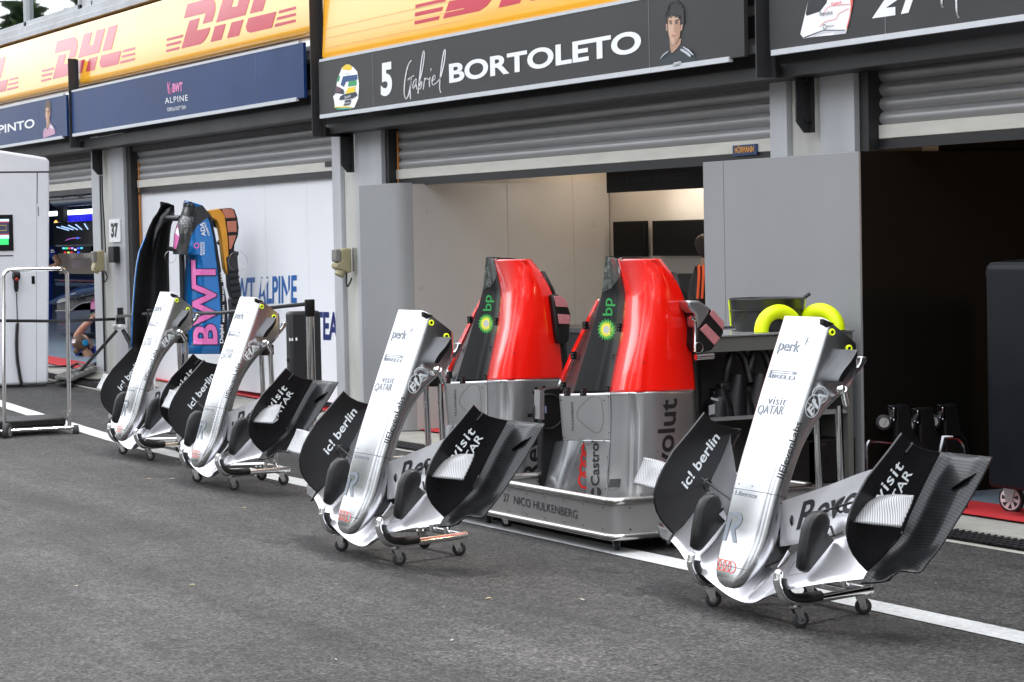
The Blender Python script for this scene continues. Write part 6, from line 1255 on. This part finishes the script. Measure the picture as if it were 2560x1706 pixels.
# ================================================================== WHITE CABINET AND HAND TROLLEY AT LEFT
Z5 = ZM(0, 360, 2.0625); XB = -26.1; LCAB = mat('cabinet_white', (.68, .69, .72), .38, var=.03)
cb = thing('charging_cabinet', (XB-.6, 6.8, gz(XB)), 'tall pale cabinet with a screen and a coiled cord at the left edge', 'cabinet')
yl = hx(Z5(-180, 600), XB).y
pr0 = [hx(Z5(252, 1236), XB), hx(Z5(258, 90), XB), hx(Z5(245, 72), XB), hx(Z5(190, 62), XB), hx(Z5(0, 33), XB)]; zl_ = pr0[-1].z; P = pr0+[V((XB, yl, zl_+.12)), V((XB, yl, pr0[0].z))]
g = MB(); g.prism(P, (-1.1, 0, 0)); g.build('housing', LCAB, cb, bevel=.03, seg=3)
g = MB(); g.box((XB-1.05, yl+.03, gz(XB)+.0), (XB-.03, pr0[0].y-.03, pr0[0].z)); g.build('plinth', BLK, cb)
GAP = mat('gap_dark', (.03, .03, .035), .6)
def cbox(p0, p1, nm, m, pr=.004, th=.01, bev=0, par=None): a_, b2 = hx(Z5(*p0), XB), hx(Z5(*p1), XB); g = MB(); g.box((XB-th, a_.y, a_.z), (XB+pr, b2.y, b2.z)); return g.build(nm, m, par or cb, bevel=bev)
cbox((-150, 143), (256, 149), 'panel_gap', GAP, .0015); g = MB(); g.prism([hx(Z5(*p), XB+.003) for p in ((190, 150), (194.5, 150), (193, 310), (189, 310))], (-.01, 0, 0)); g.build('panel_gap', GAP, cb); g = MB(); g.prism([hx(Z5(*p), XB+.0015) for p in ((189, 312), (190.6, 312), (188.6, 1236), (187, 1236))], (-.006, 0, 0)); g.build('panel_gap', mat('gap_grey', (.14, .15, .18), .6), cb); cbox((-100, 577), (68, 580), 'panel_gap', GAP, .001); cbox((66, 580), (68, 656), 'panel_gap', GAP, .001); cbox((194, 325), (200, 372), 'hinge', CHRD, .004)
sc_ = cbox((-140, 368), (70, 551), 'display', mat('bezel_black', (.008, .008, .009), .25), .012, .02, .004)
for p0, p1, nm, col, e in (((-100, 390), (45, 402), 'screen_bar', (.45, .62, .75), .8), ((-100, 402), (45, 470), 'screen_plot', (.02, .025, .05), 1.), ((-100, 402), (45, 406), 'screen_line', (.3, .03, .05), .8), ((-100, 466), (45, 470), 'screen_line', (.3, .03, .05), .8), ((-100, 470), (45, 490), 'screen_bar', (.40, .60, .72), .8), ((-100, 490), (43, 520), 'screen_bar', (.03, .50, .12), .9)):
    cbox(p0, p1, nm, mat('glow_%.2f_%.2f' % col[:2], (.01, .01, .01), .3, emit=col, es=e), .0135 if nm != 'screen_line' else .0145, -.011, 0, sc_)
g = MB(); c0 = XB+.0145
for rr in ([(-20, 420), (32, 420), (32, 447), (-20, 447)],): 
    PP = [hx(Z5(*p), c0) for p in rr]; g.tube(PP+[PP[0]], .004, 4)
g.build('screen_plan', mat('glow_orange', (.01, .01, .01), .3, emit=(.35, .22, .03), es=.8), sc_)
a_ = hx(Z5(84, 690), XB+.04); g = MB(); g.tube([hx(Z5(84, 765), XB+.05), hx(Z5(84, 745), XB+.05), hx(Z5(83, 705), XB+.05), hx(Z5(84, 690), XB+.05)], [.012, .026, .026, .05], 14); g.tube([hx(Z5(68, 680), XB+.05), hx(Z5(100, 680), XB+.05)], .045, 12); gn = g.build('hand_scanner', BLKS, cb, smooth=60)
g = MB(); g.sphere(hx(Z5(86, 698), XB+.095), .02, 10, 8); g.build('trigger', mat('red_trigger', (.35, .02, .01), .4), gn)
P = []; n = 34*8
A0, A1, A2 = hx(Z5(85, 770), XB+.03), hx(Z5(90, 925), XB+.03), hx(Z5(112, 1243), XB+.03)
P = [A0, A1]
for k in range(n): t = k/n; c = A1+(A2-A1)*t+V((0, -.03*sin(pi*t), 0)); an = 2*pi*k/8; P.append(c+V((.018*sin(an), .018*cos(an), 0)))
P += [A2, hx(Z5(170, 1246), XB+.06), hx(Z5(330, 1225), XB+.1)]
g = MB(); g.tube(P, .006, 5); g.build('coiled_cord', BLK, cb, smooth=60)
cbox((162, 682), (180, 722), 'latch', BLKG, .008, .01, .004)

XR = -20.49; ht = thing('hand_trolley', (XR, 5.83, 0), 'chrome hand trolley with a black deck at the left edge', 'trolley')
zg = 0.026
tl_, tr_ = hx(Z5(22, 660), XR), hx(Z5(345, 650), XR); bl_, br_ = hx(Z5(22, 1475), XR), hx(Z5(359, 1482), XR)
z_t = hx(Z5(150, 648), XR).z
P = roundpath([V((XR, bl_.y, .09)), V((XR, tl_.y-.005, z_t)), V((XR, tr_.y, z_t)), V((XR, br_.y, .085))], .07, 8)
g = MB(); g.tube(P, .017, 14); g.build('handle_frame', CHR, ht, smooth=60)
g = MB(); g.tube([V((XR+.03, bl_.y-.12, .08)), V((XR+.03, br_.y+.02, .08))], .015, 12); g.tube([V((XR-.5, bl_.y-.1, .08)), V((XR-.5, br_.y+.02, .08))], .015, 12); g.tube([V((XR+.03, br_.y, .08)), V((XR-.5, br_.y, .08))], .015, 12); g.tube([V((XR+.03, bl_.y, .08)), V((XR-.5, bl_.y, .08))], .015, 12); g.build('base_frame', CHR, ht, smooth=60)
g = MB(); g.box((XR-.52, bl_.y-.1, .098), (XR-.02, br_.y-.02, .17)); g.build('deck', BLKS, ht, bevel=.02, seg=3)
for yy, xx, r_ in ((bl_.y+.01, XR+.06, .075), (br_.y+.05, XR+.02, .05), (bl_.y+.01, XR-.5, .05), (br_.y+.05, XR-.5, .05)):
    g = MB(); ax = V((.62, .78, 0)) if r_ > .06 else V((.35, .93, 0)); c = V((xx, yy, r_+.001)); g.lathe(c-ax*.025, ax, [(0, r_*.6), (.003, r_*.93), (.008, r_), (.042, r_), (.047, r_*.93), (.05, r_*.6)], 28, 0); g.lathe(c-ax*.027, ax, [(0, r_*.5), (.054, r_*.5)], 20, 1); g.cyl(c-ax*.032, c+ax*.032, .012, 10, 2); g.build('wheel', CM, ht, smooth=45)

# cable ramp and loose cables at the left doorway
ZC4 = ZM(0, 860, 5.115); zc_ = gz(-29)+.02
P = [hz(ZC4(*p), zc_) for p in ((930, 480), (1240, 345), (1175, 300), (860, 395), (700, 465))]
g = MB(); g.prism(P, (0, 0, .05)); o = g.build('cable_ramp', mat('ramp_grey', (.14, .14, .13), .6, var=.1), None, org=P[0], bevel=.01); tag(o, 'flat grey cable ramp on the ground by the blue lit doorway', 'ramp')
g = MB()
for k in range(5): a_, b2 = P[0]+(P[1]-P[0])*(k+.5)/5, P[3]+(P[2]-P[3])*(k+.5)/5; g.tube([a_+V((0, 0, .052)), b2+V((0, 0, .052))], .006, 4)
g.tube([(P[0]+P[3])/2+V((0, 0, .052)), (P[1]+P[2])/2+V((0, 0, .052))], .008, 4); g.build('grooves', mat('groove_dark', (.04, .04, .04), .7), o)
for pts, lab in (([(620, 290), (760, 292), (900, 280), (1000, 265), (1140, 275), (1280, 262)], 'black cable lying across the red mat by the blue lit doorway, upper one'), ([(900, 300), (1000, 250), (1080, 290), (1180, 262), (1280, 235)], 'black cable looping over the red mat by the blue lit doorway'), ([(600, 500), (700, 495), (780, 455), (880, 470), (930, 430)], 'black cable running from the white cabinet to the grey ramp')):
    Q = [hz(ZC4(*p), gz(-29)+.03) for p in pts]; g = MB(); g.tube(spline(Q, 5), .014, 6); o = g.build('floor_cable', BLK, None, org=Q[0], smooth=60); tag(o, lab, 'cable', 'cables on the ground at left')

# ================================================================== BLUE LIT GARAGE
YI = 12.4
def ibox(p0, p1, y, nm, m, th=.05, lab=None, cat=None, par=None, bev=0, zf=ZS): a_, b2 = hy(zf(*p0), y), hy(zf(*p1), y); g = MB(); g.box((a_.x, y, b2.z), (b2.x, y+th, a_.z)); o = g.build(nm, m, par, org=None if par else (a_.x, y, b2.z), bevel=bev); return tag(o, lab, cat) if lab else o
ibox((0, 440), (640, 455), 12.2, 'strip_light', mat('cool_light', (.9, .9, .9), .5, emit=(.85, .92, 1.), es=1.6), .03, 'lower white strip light glowing above the blue curtain', 'lamp')
ibox((340, 308), (640, 328), 11.2, 'strip_light', MT['cool_light'], .03, 'upper white strip light glowing behind the blue tube', 'lamp')
a_ = hy(ZS(115, 265), 10.6); b2 = hy(ZS(640, 230), 10.6); g = MB(); g.cyl((a_.x, 10.6, a_.z-.02), (b2.x+.4, 10.6, a_.z-.02), .13, 20); o = g.build('overhead_tube', mat('tube_blue', (.01, .05, .15), .2, coat=.8), None, org=a_, smooth=50); tag(o, 'fat dark blue tube hanging overhead in the left garage', 'tube')
for tx, xa_, xb_ in (('BWT', 165, 235), ('ALPINE', 360, 430)):
    p = hy(ZS(xa_, 280), 10.465); q = hy(ZS(xb_, 278), 10.465); decal('lettering', glyphs(tx), p, V((q.x-p.x, 0, 0)), V((0, 0, .09)), mat('dim_letter', (.10, .16, .25), .5), o, toward=(0, -1, 0))
cu_ = MB(); a_, b2 = hy(ZS(150, 450), 12.6), hy(ZS(660, 620), 12.6); n = 60; cu_.grid([[V((a_.x+(b2.x-a_.x)*k/n, 12.6+.04*cos(k*1.25), z)) for z in (b2.z-.3, a_.z)] for k in range(n+1)]); o = cu_.build('blue_curtain', mat('curtain_blue_glow', (.01, .01, .30), .6, emit=(.002, .002, .30), es=.9), None, org=a_, smooth=80); tag(o, 'pleated deep blue curtain glowing behind the big monitor', 'curtain')  # blue light on the cloth is put in as emission of its material
ibox((110, 330), (190, 590), 12.1, 'post', mat('post_black', (.008, .012, .02), .5), .08, 'dark upright post between the strip lights in the left garage', 'post')
for pp, lab in ((((72, 545), (105, 575)), 'small lit amber shape left of the dark post'), (((190, 510), (232, 575)), 'small lit amber shape right of the dark post')):
    (x0_, y0_), (x1_, y1_) = pp; g = MB(); g.prism([hy(ZS(*p), 12.3) for p in ((x0_, y1_), (x0_+(x1_-x0_)*.4, y0_), (x1_, y1_))], (0, .03, 0)); o = g.build('amber_lamp', mat('amber', (.5, .25, .05), .5, emit=(.8, .38, .06), es=.9), None, org=hy(ZS(x0_, y1_), 12.3)); tag(o, lab, 'lamp', 'amber lamps in the left garage')
mo = ibox((60, 575), (590, 868), 12.0, 'big_monitor', mat('monitor_black', (.004, .004, .006), .2), .06, 'big dark monitor with blue light streaks in the left garage', 'monitor', bev=.01)
ibox((95, 848), (572, 860), 11.99, 'lower_edge', mat('edge_pale', (.3, .33, .4), .4), .008, par=mo)
STK = mat('streak_glow', (.0, .0, .0), .5, emit=(.28, .42, .75), es=.9)
stk = []
for x0_, y0_, x1_, y1_ in ((165, 618, 310, 660), (160, 640, 255, 668), (250, 605, 365, 660), (338, 595, 415, 658), (445, 585, 490, 655), (108, 627, 150, 637)): stk += bez([(x0_, y0_), ((x0_+x1_)/2, (y0_+y1_)/2), (x1_, y1_)], 6, 3)
pix_polys('screen_streaks', stk, ZS, 11.995, STK, mo, .003)
pix_polys('screen_line', bez([(215, 795), (260, 775), (330, 765), (400, 760)], 3)+bez([(230, 780), (300, 762), (350, 758)], 2), ZS, 11.995, mat('purple_glow', (0, 0, 0), .5, emit=(.22, .06, .30), es=.8), mo, .003)
pix_polys('screen_line', [disc(365, 762, 16, 12)], ZS, 11.995, mat('blue_glow', (0, 0, 0), .5, emit=(.03, .10, .55), es=.9), mo, .004)
rk = ibox((150, 870), (530, 950), 11.95, 'control_rack', BLKS, .1, 'black rack of small coloured lights under the big monitor', 'rack')
for i, (x_, y_, c_) in enumerate(((188, 888, (.1, .5, .8)), (225, 888, (.05, .5, .15)), (260, 888, (.4, .03, .05)), (293, 888, (.25, .2, .7)), (368, 888, (.03, .08, .8)), (407, 885, (.05, .4, .6)), (205, 940, (.35, .02, .03)), (247, 940, (.3, .5, .1)), (285, 940, (.35, .02, .02)), (368, 938, (.03, .05, .7)), (330, 905, (.5, .6, .65)))):
    ibox((x_-10, y_-9), (x_+10, y_+9), 11.94, 'indicator', mat('led_%d' % i, (0, 0, 0), .5, emit=c_, es=1.2), .01, par=rk)
bd = ibox((125, 950), (640, 1205), 11.6, 'brown_board', mat('brown_board_paint', (.22, .15, .10), .3, coat=.4), .03, 'glossy brown board with a pale paper under the rack', 'board'); pix_polys('paper', [[(283, 1035), (440, 1028), (460, 1125), (300, 1130)]], ZS, 11.6, mat('paper_pink', (.45, .36, .38), .6), bd, .003)
pk = ibox((80, 1265), (640, 1300), 11.5, 'dark_bench', mat('bench_navy', (.01, .03, .08), .5), .4, 'dark navy bench with a pink edge under the brown board', 'bench'); ibox((135, 1275), (640, 1300), 11.49, 'pink_edge', mat('dull_pink', (.25, .05, .10), .5), .008, par=pk); ibox((90, 1301), (640, 1360), 11.5, 'drawer', mat('drawer_navy', (.01, .04, .13), .5), .38, par=pk)

# racing car nose on stands
CARY = 10.6
def cp(x_, y_, d=0.): return hy(ZV(x_, y_), CARY+d)
car = thing('racing_car', cp(500, 420), 'blue and pink racing car nose jacked up inside the left garage', 'race car')
top_ = [(130, 335), (180, 280), (340, 215), (500, 150), (620, 105), (760, 65), (1000, 10)]; bot = [(135, 350), (200, 345), (360, 290), (520, 250), (640, 220), (760, 200), (1000, 190)]
g = MB()
rg_ = []
for (x0_, y0_), (x1_, y1_) in zip(top_, bot):
    a_, b2 = cp(x0_, y0_), cp((x0_+x1_)/2, y1_); h_ = (a_.z-b2.z)/2+.02; w2 = .05+.08*len(rg_)/6+.03; c_ = (a_+b2)/2; rg_.append([c_+V((0, w2*1.6*cos(2*pi*k/14), h_*sin(2*pi*k/14))) for k in range(14)])
g.loft(rg_); g.build('nose', mat('car_blue', (.0, .05, .20), .25, coat=.7, var=.1), car, smooth=60)
pix_polys('pink_stripe', [[(495, 160), (620, 110), (760, 68), (760, 105), (600, 150)]], ZV, CARY-.2, BPK, car); pix_polys('pale_tip', [[(128, 335), (180, 290), (290, 265), (290, 320), (150, 352)]], ZV, CARY-.15, mat('car_silver', (.45, .46, .47), .3, .6), car); pix_polys('white_mark', [[(345, 212), (430, 195), (400, 212), (350, 224)]], ZV, CARY-.2, WHT, car)
g = MB(); g.prism([cp(*p) for p in ((135, 360), (360, 300), (640, 240), (1000, 200), (1000, 330), (640, 340), (520, 350), (440, 385), (370, 455), (130, 470))], (0, .35, 0)); g.build('front_wing', BLKG, car, bevel=.01)
g = MB(); g.tube([cp(120, 468, -.02), cp(300, 466, -.02), cp(370, 452, -.02), cp(440, 390, -.02), cp(520, 348, -.02), cp(640, 335, -.02)], .010, 8); g.build('wing_edge', mat('pale_edge', (.40, .40, .42), .35, .4), car, smooth=60)
g = MB(); g.prism([cp(*p) for p in ((640, 305), (690, 270), (760, 240), (1000, 200), (1000, 450), (640, 450))], (0, .05, 0)); g.build('pink_panel', BPK, car, bevel=.01)
g = MB(); g.prism([cp(*p) for p in ((130, 475), (640, 455), (640, 800), (130, 800))], (0, .3, 0)); o = g.build('chassis_stand', mat('stand_navy', (.008, .02, .06), .5), None, org=cp(300, 800)); tag(o, 'dark navy block under the jacked up racing car', 'stand'); pix_polys('pink_marks', bez([(185, 560), (215, 535)], 6, 2)+bez([(235, 570), (275, 540)], 6, 2)+bez([(180, 690), (230, 645), (250, 640)], 8, 3)+bez([(220, 735), (270, 720), (290, 680)], 8, 3), ZV, CARY, mat('dull_red', (.20, .02, .05), .5), o)
g = MB(); g.prism([cp(*p, -.1) for p in ((555, 545), (690, 470), (900, 440), (900, 600), (600, 590))], (0, .3, 0)); g.build('suspension', BLKS, car, bevel=.02)
ld = bpy.data.lights.new('cool_lamp', 'AREA'); ld.shape = 'RECTANGLE'; ld.size = 4; ld.size_y = .2; ld.energy = 22; ld.color = (.75, .86, 1); lo = bpy.data.objects.new('cool_lamp', ld); COL.objects.link(lo); lo.location = (-31.5, 10.9, 2.85)

# person lying under the car, one arm raised
BLS = mat('royal_blue_shirt', (.004, .035, .32), .75, var=.12, scale=20)
gl = gz(-29.5)+.02; YQ = hz(ZV(600, 1195), gl).y+.12; print('YQ', YQ)
pl2 = hy(ZV(560, 1010), YQ); pe2 = thing('person', (pl2.x, YQ, gl), 'person in a blue shirt lying on the floor, one arm raised to the car', 'person')
mt = lambda x_, y_, d=0.: hy(ZV(x_, y_), YQ+d)
HC_ = mt(590, 985); fwd2 = (CR*.85+CD*.45+V((0, 0, .35))).normalized(); up2 = (V((0, 0, .8))-CR*.55-CD*.1).normalized()
nd = {'chest': (mt(700, 1110, .15), (.16, .11)), 'belly': (mt(900, 1130, .25), (.15, .10)), 'hip': (mt(1100, 1130, .4), (.15, .10)), 'neck': (mt(610, 1090, .05), .06), 'sr': (mt(470, 1075, -.05), .085), 'er': (mt(420, 960, -.05), .065), 'sl': (mt(640, 1090, .3), .07), 'k': (mt(1350, 1120, .5), .08), 'kk': (mt(1350, 1120, .3), .08)}
body('clothed_body', nd, [('chest', 'belly'), ('belly', 'hip'), ('chest', 'neck'), ('chest', 'sr'), ('sr', 'er'), ('chest', 'sl'), ('hip', 'k'), ('hip', 'kk')], BLS, pe2)
body('raised_arm', {'a': (mt(420, 880, -.05), .055), 'b': (mt(480, 790, -.05), .052), 'c': (mt(560, 690, -.05), .05), 'd': (mt(640, 620, -.05), .036), 'e': (mt(690, 560, -.05), .03)}, [('a', 'b'), ('b', 'c'), ('c', 'd'), ('d', 'e')], SKIN, pe2)
body('sleeve', {'a': (mt(440, 1010, -.06), .08), 'b': (mt(425, 870, -.06), .068)}, [('a', 'b')], BLS, pe2)
hand(pe2, mt(700, 550, -.05), (mt(770, 500)-mt(690, 560)).normalized(), (0, -.3, -1), 1., .8)
head(pe2, HC_+V((0, -.05, .02)), fwd2, up2, 1.12, mat('brown_hair_light', (.13, .075, .045), .6, var=.3, scale=50), True, True)
pix_polys('shirt_print', [[(362, 905), (420, 900), (422, 915), (362, 920)], [(362, 930), (412, 925), (415, 950), (362, 955)]], ZV, YQ-.22, WHT, pe2)
# person behind the white cabinet: shirt sleeve and bent arm
YO = 10.9; mo_ = lambda x_, y_, d=0.: hy(ZS(x_, y_), YO+d)
p0 = mo_(-40, 1000); pe3 = thing('person', (p0.x, YO, gz(p0.x)+.02), 'person in a blue shirt mostly hidden by the white cabinet, forearm showing', 'person')
fz = gz(p0.x)+.02
nd = {'hip': ((p0.x, YO, fz+.95), (.15, .12)), 'chest': (mo_(-60, 1000), (.2, .14)), 'neck': (mo_(-60, 780), .06), 'sr': (mo_(30, 900), .085), 'er': (mo_(80, 1000), .075), 'tl': ((p0.x-.1, YO, fz+.85), .1), 'kl': ((p0.x-.1, YO, fz+.5), .07), 'al': ((p0.x-.1, YO, fz+.1), .05), 'tr': ((p0.x+.1, YO, fz+.85), .1), 'kr': ((p0.x+.12, YO, fz+.5), .07), 'ar': ((p0.x+.12, YO, fz+.1), .05)}
body('clothed_body', nd, [('hip', 'chest'), ('chest', 'neck'), ('chest', 'sr'), ('sr', 'er'), ('hip', 'tl'), ('tl', 'kl'), ('kl', 'al'), ('hip', 'tr'), ('tr', 'kr'), ('kr', 'ar')], BLS, pe3)
body('forearm', {'a': (mo_(85, 985, -.06), .055), 'b': (mo_(135, 1060, -.08), .055), 'c': (mo_(100, 1100, -.1), .045), 'd': (mo_(40, 1110, -.1), .036)}, [('a', 'b'), ('b', 'c'), ('c', 'd')], SKIN, pe3); hand(pe3, mo_(35, 1110, -.1), (-1, 0, .1), (0, 0, -1)); head(pe3, mo_(-60, 690), (.8, .5, -.2), (0, 0, 1), 1.0); pix_polys('shirt_print', [[(35, 905), (70, 900), (72, 918), (36, 925)], [(38, 935), (85, 925), (86, 936), (40, 946)]], ZS, YO-.12, WHT, pe3)

# scraps and dry leaves on the asphalt
rnd = random.Random(11)
for i, (x_, y_) in enumerate(((372, 1198), (430, 1198), (318, 1413), (480, 1463), (1130, 1602), (455, 1267), (2340, 1460), (1455, 1500), (565, 1392), (1220, 1497), (840, 1650), (1640, 1660), (610, 1270), (190, 1466))):
    q = hz((x_*1.0, y_*1.0), 0.003); s_ = rnd.uniform(.007, .016); a_ = rnd.uniform(0, 3.1); u = V((cos(a_), sin(a_), 0))*s_*1.6; v_ = V((-sin(a_), cos(a_), 0))*s_*.55
    g = MB(); g.grid([[q-u+V((0, 0, .002)), q-u*.2-v_+V((0, 0, .004)), q+u*.8-v_*.4], [q-u+V((0, 0, .003)), q+v_*.1+V((0, 0, .007)), q+u+V((0, 0, .004))], [q-u+V((0, 0, .002)), q-u*.1+v_+V((0, 0, .003)), q+u*.8+v_*.5]])
    o = g.build('scrap', [mat('dry_leaf', (.30, .24, .12), .8), mat('paper_scrap', (.28, .26, .22), .8), mat('dark_scrap', (.05, .045, .04), .8)][i % 3], None, org=q, smooth=60); tag(o, 'tiny leaf or scrap lying loose on the open asphalt', 'litter', 'scraps on the asphalt')
